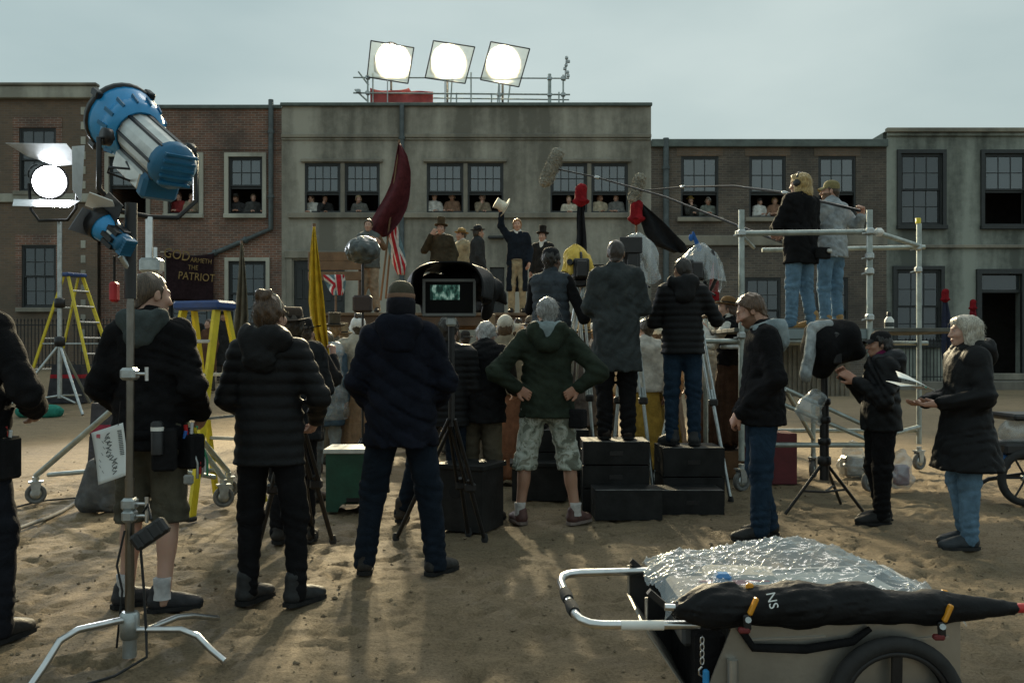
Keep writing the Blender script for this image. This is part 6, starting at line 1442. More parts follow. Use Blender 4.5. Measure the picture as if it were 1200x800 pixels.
    def f(u, v):
        x = .5 + 1.0 * u + .02 * math.sin(9 * v); y = 3.09 + .6 * v; a, b = float(np.interp(u, ux, zn)), float(np.interp(u, ux, zf)); z = a + (b - a) * v
        e = min(u, 1 - u, v + .05, 1 - v) * 9; z += .03 * math.sin(3.14 * v) - .05 * max(0, 1 - e) ** 2
        z += .014 * math.sin(7 * u + 3 * v + 1) - .022
        for (p, q, ph, am) in RID:      # sharp creases between flat planes
            z += am * (1 - abs(math.sin(p * u + q * v + ph + .5 * math.sin(4 * v + 3 * u)))) ** 5
        if u < .15: x -= .0; z += .007 * math.sin(23 * v) * (1 - u / .15)
        return Vector((x, y, z)) - LS
    MB().grid(f, 190, 110).build('sheet', POLY, sh)
    # furled black umbrella
    um = thing('umbrella', 'long furled black umbrella with red tip lying along the cart', 'umbrella', (1.08, 3.05, .52)); LU = um.location; q = lambda px, py, yy=3.05: tuple(at(px, py, yy) - LU)
    def us(s):
        s.cone(q(800, 713), q(835, 710), .032, .062, .04, (1, 1, .9)); s.cone(q(835, 710), q(935, 708), .068, .072, .05, (1, 1, .85)); s.cone(q(935, 708), q(1090, 712), .072, .052, .05, (1, 1, .85)); s.cone(q(1090, 711), q(1188, 712), .05, .02, .04)
        s.cone(q(850, 700), q(856, 684), .03, .01, .03); s.ell(q(1000, 694), (.07, .04, .03), .04)
        s.disp(lambda x, y, z: .006 * (.5 - np.abs(np.sin(9 * np.arctan2(z - .005, y) + 9 * x + 2 * np.sin(7 * x))))); s.disp(wrinkle(61, .007, 1.3))
    sd_obj('canopy', us, (-.62, -.16, -.16), (.62, .16, .18), .0095, nylon((.009, .0095, .0105)), um)
    MB().lathe([(.011, 0), (.016, .01), (.016, .035)], 12, aim(q(1188, 712), Vector(q(1200, 712)) - Vector(q(1188, 712)))).build('tip', mat('red_tip', (.5, .03, .03), .4), um)
    MB().tube([q(779, 711), q(806, 712)], .012, 10).build('shaft', CHROME, um)
    for k in range(5): MB().rod(q(792, 704 + 4 * k), q(806, 708 + 2 * k), .003, 6).build('rib_end', STEEL, um)
    textmesh('NS', .042, 'lettering', PAPER, um, Matrix.Translation(Vector(q(900, 704, 2.968))) @ Matrix.Rotation(R(72), 4, 'X') @ Matrix.Rotation(R(-80), 4, 'Z'), .0012)
    spring_clamp(884, 700, 2.955); spring_clamp(1112, 708, 2.985)
cart()

# far cart at the right edge
def right_cart():
    Y = 8.3; o = thing('equipment_cart', 'black wheeled cart loaded with a plastic wrapped bundle behind the grey haired script reader', 'cart', (X(1205, Y), Y, 0)); L = o.location
    w = MB().lathe([(.19, -.03), (.23, -.03), (.25, -.015), (.25, .015), (.23, .03), (.19, .03), (.19, -.03)], 30, TR((-.02, 0, .25), 90), close=False).build('wheel', RUBBER, o)
    MB().lathe([(.0001, -.03), (.04, -.03), (.04, .03), (.0001, .03)], 14, TR((-.02, 0, .25), 90)).build('hub', STEEL, w)
    for k in range(6): MB().rod((-.02, 0, .25), (-.02 + .2 * math.cos(k * 1.047), 0, .25 + .2 * math.sin(k * 1.047)), .01).build('spoke', BLACK, w)
    MB().tube([(-.32, .1, .3), (-.1, .1, .42), (.5, .1, .42)], .025, 8).build('chassis', BLACK, o); MB().tube([(-.35, .3, .12), (-.2, .3, .2), (.5, .3, .3)], .02, 8).build('axle_frame', BLACK, o)
    MB().box((.25, .25, .5), (.9, .5, .1), ch=.02).build('bed', BLKPL, o); MB().box((.2, .25, .78), (.62, .46, .06), ch=.02).build('lid', BLKPL, o)
    sd_obj('wrapped_bundle', lambda s: (s.cone((-.06, .2, .65), (.5, .25, .66), .1, .13, .05), s.disp(crumple(71, .02, 1.2))), (-.3, -.05, .4), (.8, .5, .9), .016, POLYM, o)
    MB().box((-.2, .1, .38), (.16, .14, .14), ch=.03).build('blue_pack', mat('pack_blue', (.03, .12, .3), .6), o)
right_cart()
cable('thick grey cable snaking over the sand below the crank stand', [gp(-30, 640, .014), gp(30, 618, .014), gp(70, 602, .014), gp(100, 582, .014), gp(130, 560, .014), gp(160, 552, .014)], .016, GREYRUB)
cable('thin black cable lying past the crank stand wheel', [gp(10, 598, .01), gp(50, 588, .01), gp(110, 583, .01), gp(170, 578, .01)], .008)
cable('thin black cable running over the sand from the slim lamp stand', [gp(35, 500, .015), gp(80, 493, .015), gp(110, 505, .015), gp(150, 512, .015)], .02)
def front_tripod():
    o = thing('tripod', 'black tripod standing in front of the quilted jacket with the bun', 'tripod', (X(345, 6.2), 6.2, 0)); L = o.location
    tripod(o, (0, 0, 1.0), [gp(390, 635) - L, gp(300, 650) - L, Vector((0, .6, 0))], .017); MB().rod((0, 0, .9), (0, 0, 1.12), .03).build('column', BLACK, o); MB().box((0, 0, 1.14), (.12, .16, .08), ch=.015).build('head', BLACK, o)
    MB().box((.02, 0, 1.23), (.11, .2, .11), ch=.015).build('small_camera', BLKPL, o)
front_tripod()

# ------------------------------------------------------------------ film crew
BLK = cloth((.008, .008, .009)); BLKN = nylon((.008, .0085, .0095)); NAVY = cloth((.007, .0085, .015)); JEAN = cloth((.014, .029, .05), .9, .4); JEANL = cloth((.11, .19, .27), .9, .45); JEAND = cloth((.008, .013, .021), .9, .4)
def camo():
    m, n, l, b = nodes('camouflage_cloth'); t = n.new('ShaderNodeTexCoord'); k = n.new('ShaderNodeTexNoise'); k.inputs['Scale'].default_value = 11; k.inputs['Detail'].default_value = 3; k.inputs['Distortion'].default_value = .8
    l.new(t.outputs['Object'], k.inputs['Vector']); r = n.new('ShaderNodeValToRGB'); r.color_ramp.interpolation = 'CONSTANT'; e = r.color_ramp
    e.elements[0].position = 0; e.elements[0].color = (.13, .14, .11, 1); e.elements[1].position = .45; e.elements[1].color = (.28, .3, .25, 1)
    for p, c in ((.53, (.38, .4, .35)), (.62, (.2, .2, .155))): q = e.elements.new(p); q.color = (*c, 1)
    l.new(k.outputs['Fac'], r.inputs['Fac']); l.new(r.outputs['Color'], b.inputs['Base Color']); b.inputs['Roughness'].default_value = .9
    k2 = n.new('ShaderNodeTexNoise'); k2.inputs['Scale'].default_value = 40; l.new(t.outputs['Object'], k2.inputs['Vector']); u = n.new('ShaderNodeBump'); u.inputs['Strength'].default_value = .4; u.inputs['Distance'].default_value = .01; l.new(k2.outputs['Fac'], u.inputs['Height']); l.new(u.outputs['Normal'], b.inputs['Normal'])
    return m
CAMO = camo()
FRONT = dict(eL=(-.27, .0, 1.16), wL=(-.15, .23, 1.12), eR=(.27, .0, 1.16), wR=(.15, .23, 1.12))
FAIR = (.46, .28, .21); TAN = (.36, .2, .135); BROWN = (.13, .07, .045)
def belt(P, z, r, m=BLK, sy=.75):
    me = MB().lathe([(r, -.025), (r + .006, 0), (r, .025)], 26, TR((0, 0, z)), sx=1, sy=sy, close=False).mesh('belt'); return obj('belt', me, m, P['root'], None, .004)
def pouch(P, loc, d, m=None, rz=0, tools=()):
    o = MB().box((0, 0, 0), d, TR(loc, 0, 0, rz), .012).build('tool_pouch', m or cloth((.012, .012, .013)), P['root'])
    for i, (nm, c, dx, h, r) in enumerate(tools): MB().rod(TR(loc, 0, 0, rz) @ Vector((dx, -.0, d[2] / 2 - .02)), TR(loc, 0, 0, rz) @ Vector((dx + .015 * (i % 3 - 1), -.01, d[2] / 2 + h)), r).build(nm, c, o)
    return o
RT = mat('tool_red', (.4, .02, .02), .4); GT = mat('tool_green', (.03, .25, .12), .4); BT = mat('tool_blue', (.03, .12, .4), .4); YT = mat('tool_yellow', (.6, .45, .03), .4); WT = mat('tool_white', (.6, .62, .62), .4)
# person at the left edge
P1 = person(-42, 4.45, 'person in black jacket wearing a tool belt, partly out of the picture', 1.8, -8, top=dict(mat=BLK, fit=1.12, hood=BLK), bottom=dict(mat=cloth((.01, .011, .015))), pose=dict(eR=(.38, -.03, 1.14), wR=(.22, .2, 1.05), aR=(.19, -.02, .08), kR=(.17, .02, .5)), hair=('short', (.03, .02, .015)))
belt(P1, .95, .2); pouch(P1, (.19, .02, .86), (.1, .14, .2), None, 0, (('screwdriver', YT, -.02, .03, .012), ('pliers', RT, .015, .05, .01), ('marker', WT, .03, .03, .008)))
MB().box((.14, -.12, .9), (.05, .04, .12), ch=.008).build('radio', BLKPL, P1['root']); MB().box((.16, -.11, .98), (.12, .05, .012), ch=.004).build('blue_cloth', BT, P1['root'])
# shorts wearer with tool belt
P2 = person(176, 5.0, 'person in black hooded jacket and khaki shorts with a full tool belt', 1.79, -6, top=dict(mat=BLK, fit=1.03, hood=cloth((.05, .062, .062)), hs=.78, hem=.84), bottom=dict(kind='shorts', mat=cloth((.075, .07, .052)), len=.12, fit=1.12),
            shoes=dict(col=(.022, .023, .026), sock=(.42, .42, .42), sockz=.18, shaft=.1), hair=('crop', (.075, .05, .03)), skin=FAIR, head=(-34, -6), pose=dict(eL=(-.29, -.05, 1.15), wL=(-.2, .16, 1.0), eR=(.29, -.05, 1.15), wR=(.2, .17, 1.0), aL=(-.13, .0, .08), aR=(.1, -.06, .08), fL=-35, fR=-62))
belt(P2, .93, .215)
pouch(P2, (.15, -.14, .86), (.12, .1, .22), None, 20); pouch(P2, (.235, -.02, .84), (.1, .12, .18), None, 70, (('screwdriver', RT, -.03, .05, .011), ('screwdriver', WT, 0, .06, .009), ('marker', GT, .02, .04, .008), ('pliers', YT, .035, .03, .01), ('scissors', BT, -.045, .02, .01)))
MB().lathe([(.03, 0), (.032, .16), (.02, .17)], 12, TR((.14, -.2, .84))).build('flask', BLKPL, P2['root']); MB().lathe([(.0325, .12), (.0325, .14)], 12, TR((.14, -.2, .84)), close=False).build('flask_ring', WHITEM, P2['root'])
for i, m in enumerate((STEEL, RT, STEEL, WT, GT)): MB().tube([(.27, -.06 + .03 * i, .84), (.29, -.06 + .03 * i, .78), (.285, -.05 + .03 * i, .70 + .02 * (i % 2))], .007, 6).build('carabiner', m, P2['root'])
MB().box((.26, -.1, .7), (.05, .03, .05), ch=.008).build('gloves', cloth((.3, .3, .28)), P2['root'])
MB().tube([(-.16, -.16, .95), (-.2, -.18, .85), (-.19, -.19, .8)], .007, 6).build('radio_lead', RUBBER, P2['root']); MB().box((-.19, -.18, .82), (.03, .03, .07), ch=.006).build('radio', BLKPL, P2['root'])
def slate():
    Yc = 4.68; c = [(107, 507), (144, 495), (150, 556), (115, 568)]; P = [at(*q, Yc) for q in c]; base = (P[2] + P[3]) / 2; o = thing('paper_sheet', 'white sheet covered in handwriting hanging from the khaki shorts tool belt', 'sheet', base)
    Q = [p - base for p in P]; f = lambda u, v, d=0: Q[0].lerp(Q[1], u).lerp(Q[3].lerp(Q[2], u), v) + Vector((0, .01 * math.sin(3 * v) - d, 0))
    MB().grid(lambda u, v: f(u, v), 8, 12).build('sheet', PAPER, o, None, .002)
    r = random.Random(4); b = MB()
    for k in range(9):       # scrawled strokes
        u0, v0 = .42 + .2 * r.random(), .1 + .085 * k; pts = [f(min(.95, u0 + .09 * math.sin(1.7 * i + k)), min(.97, v0 + .022 * i + .02 * math.cos(2.3 * i)), .003) for i in range(6)]
        b.tube(pts, .0017, 5)
    for k in range(7): b.tube([f(.2 + .1 * math.sin(k), .1 + .11 * k, .003), f(.2 + .1 * math.sin(k) + .04, .16 + .11 * k, .003)], .001, 5)
    b.build('handwriting', INK, o); b = MB()
    for k in range(14): b.tube([f(.8, .12 + .035 * k, .003), f(.93, .135 + .035 * k, .003)], .0022, 5)
    b.build('printed_column', INK, o); MB().box(f(.2, .1, .003), (.018, .002, .018)).build('red_stamp', mat('pink_red', (.55, .12, .15), .7), o)
    MB().tube([f(.85, .02, .0), at(141, 470, Yc) - base], .003, 5).build('string', BLACK, o)
slate()
# quilted jacket with bun
P3 = person(316, 5.1, 'person with hair bun in black quilted jacket and tight black trousers, back turned', 1.67, -6, top=dict(mat=BLKN, puffer=.066, fit=1.06, hem=.8, hood=BLKN, scarf=BLK), bottom=dict(mat=cloth((.007, .007, .008)), fit=.98, ankle=.9), shoes=dict(col=(.02, .021, .022), shaft=.15), hair=('bun', (.075, .04, .018)), skin=FAIR, head=(-14, 2),
            pose=dict(aL=(-.12, -.02, .08), aR=(.17, -.03, .08), kL=(-.12, .02, .5), kR=(.145, .02, .5), eR=(.33, .0, 1.17), wR=(.2, .22, 1.03), eL=(-.29, -.0, 1.16), wL=(-.17, .2, 1.05), fL=-18, fR=-28))
me = MB().tube([(.082 * math.sin(a), -.02 + .03 * math.cos(a), .04 + .1 * math.cos(a)) for a in [R(q) for q in range(-95, 96, 10)]], .007, 6).mesh('hair_band'); me.transform(P3['HM']); obj('hair_band', me, mat('pale_band', (.4, .36, .28), .5), P3['root'])
# felt hat wearer behind
P4 = person(343, 6.75, 'person in brown felt hat and dark coat half hidden behind the hair bun', 1.67, 5, top=dict(mat=cloth((.018, .02, .022)), fit=1.1, hem=.78, scarf=BLK), bottom=dict(mat=BLK), hat=('brim', (.055, .042, .032)), hair=('mid', (.05, .035, .02)), head=(0, 0), pose=FRONT)
# navy jacket and cap
P5 = person(470, 5.8, 'person in long navy hooded jacket, olive cap and dark jeans, feet apart', 1.79, 2, top=dict(mat=NAVY, fit=1.12, hem=.78, hood=NAVY, wr=.009), bottom=dict(mat=JEAND, fit=1.08), shoes=dict(col=(.022, .021, .02), shaft=.12), hat=('cap', (.055, .05, .036)), hair=('crop', (.05, .04, .03)), skin=TAN, head=(0, -6),
            pose=dict(aL=(-.22, -.0, .08), aR=(.215, -.05, .08), kL=(-.17, .04, .5), kR=(.165, .02, .5), eL=(-.3, .0, 1.15), wL=(-.2, .18, 1.0), eR=(.31, .0, 1.15), wR=(.2, .2, 1.02), fL=4, fR=-38))
me = MB().lathe([(.101, .015), (.103, .03), (.102, .055)], 24, sx=.87, sy=1.02, close=False).mesh('cap_band'); me.transform(P5['HM'] @ TR((0, -.018, 0), 4)); obj('cap_band', me, cloth((.15, .09, .06)), P5['root'], None, .003)
me = MB().lathe([(.085, -.12), (.1, -.06), (.1, .0), (.095, .02)], 20, TR((0, -.03, 0)), sx=.92, sy=1.0, close=False).mesh('ear_flaps'); me.transform(P5['HM']); obj('ear_flaps', me, cloth((.012, .012, .016)), P5['root'], None, .006)
me = MB().tube([tuple(P5['nb'] + HN((.085 * math.cos(a), .01 + .085 * math.sin(a), .045))) for a in [i * .35 for i in range(19)]], .012, 8).mesh('lining'); obj('collar_lining', me, cloth((.3, .3, .26)), P5['root'])
# two crew behind the monitor
P6 = person(520, 7.5, 'person in black quilted jacket leaning behind the hooded monitor', 1.72, -10, top=dict(mat=BLKN, puffer=.05, fit=1.1, hem=.8), bottom=dict(mat=JEAND), shoes=dict(col=(.03, .022, .015), shaft=.16), hair=('short', (.03, .025, .02)), pose=dict(sL=(-.15, .05, 1.36), sR=(.2, .03, 1.36), aL=(-.36, .0, .08), kL=(-.24, .03, .5), aR=(.12, -.02, .08), eR=(.29, .05, 1.1), wR=(.2, .3, 1.08), eL=(-.25, .05, 1.1), wL=(-.12, .3, 1.1)))
P6b = person(563, 7.6, 'grey haired person in black vest and dark brown sleeves stooping beyond the monitor', 1.72, -18, top=dict(mat=BLK, vest=cloth((.03, .025, .022)), fit=1.12, hem=.82), bottom=dict(mat=cloth((.07, .06, .042))), shoes=(.03, .022, .016), hair=('short', (.33, .33, .32)), skin=(.5, .29, .22), head=(10, -34), pose=dict(sL=(-.16, .12, 1.36), sR=(.19, .1, 1.36), head=(-.03, .22, 1.53), eR=(.28, .1, 1.1), wR=(.2, .32, 1.05), eL=(-.24, .15, 1.1), wL=(-.12, .36, 1.08)))
# green hooded jacket, hands on hips
P7 = person(641, 7.5, 'grey haired person in green hooded jacket and camouflage shorts, hands on hips', 1.8, 0, top=dict(mat=cloth((.022, .03, .021)), fit=1.12, hem=.83, hood=cloth((.2, .25, .26)), sleeve=.88), bottom=dict(kind='shorts', mat=CAMO, len=.2, fit=1.1, wr=.009), shoes=dict(col=(.09, .045, .04), sole=(.2, .16, .14), sock=(.42, .4, .38), sockz=.17), hair=('short', (.26, .26, .25)), skin=TAN, head=(8, -4),
            pose=dict(wide=1, eL=(-.4, -.13, 1.17), wL=(-.225, -.11, 1.05), uL=(.75, -.05, -.5), nL=(0, -1, 0), eR=(.4, -.13, 1.17), wR=(.225, -.11, 1.05), uR=(-.75, -.05, -.5), nR=(0, -1, 0), aL=(-.21, -.02, .08), aR=(.22, -.04, .08), kL=(-.165, .02, .5), kR=(.165, .02, .5), fL=18, fR=-40, curl=45))
pouch(P7, (.24, -.1, .84), (.13, .09, .15), None, -30)
s_ = SDF(tuple(P7['nb'] - .25), tuple(P7['nb'] + .25), .012); nb = P7['nb']; s_.cone(nb + [-.1, -.1, .02], nb + [-.04, -.15, -.1], .07, .05, .05).cone(nb + [.1, -.1, .02], nb + [.04, -.15, -.1], .07, .05, .05).disp(wrinkle(77, .012, 1.4)); V, Q = s_.mesh(); obj('hood_outer', qmesh('hood_outer', V, Q), cloth((.022, .03, .021)), P7['root'])
# camera crew on the boxes
P8 = person(646, 8.98, 'person in grey quilted vest and dark cap working the yellow covered camera', 1.72, -22, zC, top=dict(mat=cloth((.045, .055, .065)), vest=BLK, puffer=.075, fit=1.08, hem=.84), bottom=dict(mat=BLK), hat=('beanie', (.014, .014, .016)), hair=('short', (.02, .016, .012)), skin=BROWN, head=(-10, 0), pose=dict(eR=(.38, .0, 1.06), wR=(.36, .2, 1.24), eL=(-.27, .05, 1.16), wL=(-.12, .28, 1.2)))
P9 = person(722, 8.22, 'person in long grey coat and dark trousers standing on black boxes', 1.74, -4, zA, top=dict(mat=cloth((.035, .041, .042), .8), fit=1.1, hem=.6, flare=1.08, wr=.006), bottom=dict(mat=cloth((.009, .009, .01)), fit=1.1, stack=.012, wr=.009), shoes=dict(col=(.03, .022, .018), shaft=.12), hair=('crop', (.03, .02, .014)), skin=(.2, .115, .075), head=(-6, -4), pose=dict(eL=(-.27, .0, 1.15), wL=(-.14, .25, 1.2), eR=(.28, .03, 1.15), wR=(.2, .28, 1.15), aL=(-.1, -.0, .08)))
P10 = person(800, 8.5, 'person in black quilted jacket and jeans standing on black boxes beside the tripod', 1.7, -6, zB, top=dict(mat=BLKN, puffer=.058, fit=1.06, hem=.85, hood=BLKN), bottom=dict(mat=JEAN, fit=.98), shoes=dict(col=(.03, .032, .034), shaft=.12), hair=('crop', (.022, .017, .014)), skin=TAN, head=(18, 0), pose=dict(eR=(.36, .06, 1.16), wR=(.3, .3, 1.27), eL=(-.3, .04, 1.14), wL=(-.14, .28, 1.16), aL=(-.1, .0, .08), fL=30, fR=-10))
# bearded man in profile
P11 = person(893, 6.9, 'bearded person in black jacket with pale hood and blue jeans looking down', 1.8, 84, top=dict(mat=BLK, fit=1.1, hem=.82, hood=cloth((.22, .27, .29)), wr=.006), bottom=dict(mat=JEAN, fit=1.08, stack=.01), shoes=dict(col=(.012, .012, .012), shaft=.09), hair=('short', (.1, .055, .028)), beard=(.13, .07, .04), skin=(.45, .26, .19), head=(0, -26), pose=dict(head=(0, .085, 1.63), eR=(.27, -.06, 1.14), wR=(.09, .16, .88), eL=(-.27, -.06, 1.14), wL=(-.09, .17, .88), uR=(-.5, .5, -.6), uL=(.5, .5, -.6), nR=(-.2, -.9, 0), nL=(.2, -.9, 0), aL=(-.1, .03, .08), aR=(.1, -.07, .08), curl=40))
MB().tube([tuple(P11['nb'] + HN((.086 * math.cos(a), .02 + .085 * math.sin(a), .06 - .03 * math.sin(a)))) for a in [i * .35 for i in range(19)]], .01, 8).build('collar_edge', cloth((.3, .34, .35)), P11['root'])
# boom crew on the scaffold
P13 = person(938, 9.95, 'blonde person with headphones in black jacket and jeans on the scaffold', 1.66, 28, ZD, top=dict(mat=BLK, fit=1.12, hem=.74), bottom=dict(mat=JEANL, fit=1.05), shoes=dict(col=(.32, .19, .07), shaft=.17, sole=(.25, .16, .07)), hair=('bob', (.42, .29, .11)), skin=FAIR, head=(25, -4), pose=dict(eL=(-.27, .1, 1.16), wL=(-.1, .3, 1.18), eR=(.27, .02, 1.12), wR=(.06, .3, 1.1), aL=(-.1, .04, .08), aR=(.12, -.06, .08), fL=42, fR=30))
for q in (-1, 1):
    me = MB().lathe([(.0001, -.02), (.04, -.02), (.045, 0), (.04, .02), (.0001, .02)], 16, TR((q * .105, -.01, 0), 0, 90)).mesh('ear_cup'); me.transform(P13['HM']); obj('ear_cup', me, BLKPL, P13['root'])
me = MB().tube([(.1 * math.sin(a), -.015, .02 + .12 * math.cos(a)) for a in [R(q) for q in range(-92, 93, 12)]], .013, 8).mesh('head_band'); me.transform(P13['HM']); obj('head_band', me, BLKPL, P13['root'])
pouch(P13, (.12, -.2, .8), (.16, .08, .12)); MB().box((.16, -.25, .82), (.07, .03, .04), ch=.01).build('radio_pack', ALU, P13['root'])
P14 = person(974, 10.35, 'bearded person in pale grey sweater and olive cap holding a boom on the scaffold', 1.65, 30, ZD, top=dict(mat=cloth((.3, .33, .35)), fit=1.08, hem=.86), bottom=dict(mat=JEANL), shoes=dict(col=(.3, .18, .07), shaft=.15), hat=('cap', (.2, .17, .08)), hair=('crop', (.06, .04, .025)), beard=(.08, .05, .03), skin=FAIR, head=(48, 0), pose=dict(eR=(.36, -.1, 1.2), wR=(.24, -.24, 1.33), uR=(-.2, -.2, .9), nR=(-1, 0, 0), eL=(-.3, .06, 1.18), wL=(-.2, .28, 1.28), curl=55))
# profile person at the side monitor
P15 = person(1032, 7.5, 'person in black cap, black clothes and magenta scarf at the wrapped monitor', 1.53, 88, top=dict(mat=BLKN, fit=1.16, hem=.86, hood=nylon((.03, .032, .036)), scarf=cloth((.14, .012, .06)), wr=.009), bottom=dict(mat=cloth((.008, .008, .009)), fit=1.12, stack=.012, wr=.009), shoes=dict(col=(.012, .012, .012), shaft=.1), hat=('cap', (.012, .012, .013)), hair=('mid', (.012, .01, .009)), skin=(.38, .21, .145), head=(0, 0), pose=dict(eR=(.27, .06, 1.14), wR=(.14, .26, 1.33), eL=(-.28, .05, 1.12), wL=(-.14, .27, 1.3), aL=(-.09, .02, .08), aR=(.09, -.06, .08), fL=0, fR=0))
MB().box((.03, .3, 1.17), (.05, .03, .06), ch=.008).build('handset', BLKPL, P15['root'])
# script reader
P16 = person(1132, 6.57, 'grey haired person in wide black coat and pale jeans holding script pages', 1.62, 90, top=dict(mat=BLKN, fit=1.2, hem=.6, flare=1.38, hood=BLKN, wr=.005), bottom=dict(mat=JEANL, fit=1.05), shoes=dict(col=(.03, .036, .042), sole=(.03, .03, .03)), hair=('bob', (.42, .39, .32)), skin=FAIR, head=(0, -3), pose=dict(eR=(.3, -.02, 1.14), wR=(.14, .26, 1.09), eL=(-.3, -.02, 1.14), wL=(-.1, .25, 1.09), aL=(-.09, .02, .08), aR=(.1, -.06, .08), nR=(0, 0, 1), nL=(0, 0, 1), fL=0, fR=-4, curl=20))
def papers():
    c = at(1072, 452, 6.5); o = thing('script_pages', 'loose white script pages in the hand of the grey haired reader', 'papers', c)
    for i, (rx, ry, rz, dx, dz) in enumerate(((8, 24, -12, 0, .02), (4, 8, 8, -.03, -.01))):
        M = TR((dx, 0, dz), rx, ry, rz); MB().grid(lambda u, v: (-.13 + .25 * u, -.1 + .2 * v, .02 * math.sin(2.5 * u + v)), 8, 6, M=M).build('page', PAPER, o, None, .001)
    MB().box((.06, -.08, .02), (.01, .08, .008), TR((0, 0, 0), 0, 24, -20)).build('green_clip', mat('clip_green', (.02, .3, .25), .4), o)
papers()
P12 = person(853, 10.4, 'person in brown hat, white shirt, black vest and brown skirt, hand raised to face', 1.66, 70, .3, top=dict(mat=BLK, vest=cloth((.58, .57, .53)), fit=1.05, hem=.98, shirt=cloth((.5, .49, .46))), bottom=dict(kind='skirt', mat=cloth((.05, .026, .016)), flare=.25), hat=('round', (.15, .085, .035)), hair=('mid', (.09, .05, .03)), skin=FAIR, head=(20, 4), pose=dict(eL=(-.3, .14, 1.2), wL=(-.12, .28, 1.42), eR=(.27, .06, 1.16), wR=(.06, .27, 1.4), curl=50))
MB().rod((-.03, .17, 1.5), (-.1, .36, 1.4), .018).build('spyglass', WOODM, P12['root'])
pbox('low plain crate under the brown skirted person', 'crate', 820, 884, 0, 10.15, .5, WOODM, 0, 0, .288)

# ------------------------------------------------------------------ speakers on the platform
ZP = 2.042; HG = None
H1 = person(517, 16.9, 'person in brown top hat and olive coat on the platform, hand at the mouth', 1.66, 172, ZP, far=True, top=dict(mat=cloth((.045, .037, .024)), hem=.5, fit=1.15, flare=1.1, open=.9, shirt=cloth((.55, .55, .5))), bottom=dict(mat=cloth((.06, .055, .04))), hat=('top', (.07, .05, .028)), hair=('short', (.05, .03, .02)), pose=dict(eR=(.36, .06, 1.22), wR=(.14, .2, 1.5), uR=(-.5, -.1, .7), nR=(0, -1, 0), eL=(-.3, -.02, 1.15), wL=(-.26, .1, .92)))
H2 = person(541, 17.5, 'person in tan hat and cream coat on the platform', 1.62, 125, ZP, far=True, top=dict(mat=cloth((.33, .28, .18)), hem=.55, fit=1.12, shirt=cloth((.5, .5, .45))), bottom=dict(mat=cloth((.2, .17, .11))), hat=('round', (.3, .19, .07)), hair=('short', (.06, .04, .02)))
H3 = person(560, 16.8, 'person in dark bonnet like hat and charcoal coat on the platform, turned away', 1.58, -70, ZP, far=True, top=dict(mat=cloth((.035, .037, .038)), hem=.4, fit=1.1), bottom=dict(kind='skirt', mat=cloth((.03, .03, .032))), hat=('round', (.03, .032, .035)), hair=('mid', (.04, .03, .02)))
H4 = person(606, 16.4, 'red haired person in navy tailcoat raising a white hat on the platform', 1.66, 180, ZP, far=True, top=dict(mat=cloth((.011, .015, .022)), hem=.42, fit=1.04, open=.98, shirt=cloth((.62, .61, .57))), bottom=dict(mat=cloth((.33, .27, .17)), fit=.96), shoes=dict(col=(.015, .014, .012), shaft=.3), hair=('mid', (.33, .15, .04)), skin=(.52, .3, .21), pose=dict(eR=(.34, .0, 1.62), wR=(.285, .04, 1.85), uR=(.02, .0, 1), nR=(0, 1, .2), eL=(-.27, -.02, 1.16), wL=(-.22, .1, .93)))
MB().lathe([(.158, -.05), (.165, 0), (.158, .06)], 20, TR((0, 0, .98)), sx=1, sy=.78, close=False).build('waist_sash', cloth((.5, .48, .4)), H4['root'], None, .008)
def white_hat():
    w = wpt(H4, 'wR') + Vector((0, -.03, .1)); o = thing('hat', 'white top hat held up by the navy tailcoat wearer', 'hat', w); m = cloth((.62, .59, .5)); M = TR((0, 0, .02), 10, -62, 0)
    MB().lathe([(.09, -.08), (.09, -.04), (.085, .06), (.1, .12), (.0001, .122)], 20, M).build('crown', m, o); MB().lathe([(.088, -.08), (.13, -.09), (.175, -.07), (.176, -.06), (.13, -.078), (.088, -.066)], 22, M, close=False).build('brim', m, o)
white_hat()
H5 = person(636, 17.4, 'person in black top hat and dark coat behind the navy tailcoat', 1.58, 160, ZP, far=True, top=dict(mat=cloth((.02, .02, .02)), hem=.5, shirt=cloth((.6, .6, .56))), bottom=dict(mat=cloth((.1, .09, .07))), hat=('top', (.02, .018, .016)), hair=('short', (.03, .02, .015)))
H6 = person(432, 16.2, 'flag bearer in grey waistcoat and tan breeches on the platform under the dark red flag', 1.62, 178, ZP, far=True, top=dict(mat=cloth((.1, .11, .105)), vest=cloth((.14, .085, .05)), hem=.84, fit=1.12), bottom=dict(mat=cloth((.26, .2, .14)), fit=1.15), hair=('short', (.06, .04, .02)), pose=dict(eR=(.26, .1, 1.2), wR=(.0, .2, 1.35), eL=(-.34, .05, 1.22), wL=(-.24, .16, 1.3), aL=(-.16, 0, .08), aR=(.16, 0, .08)))

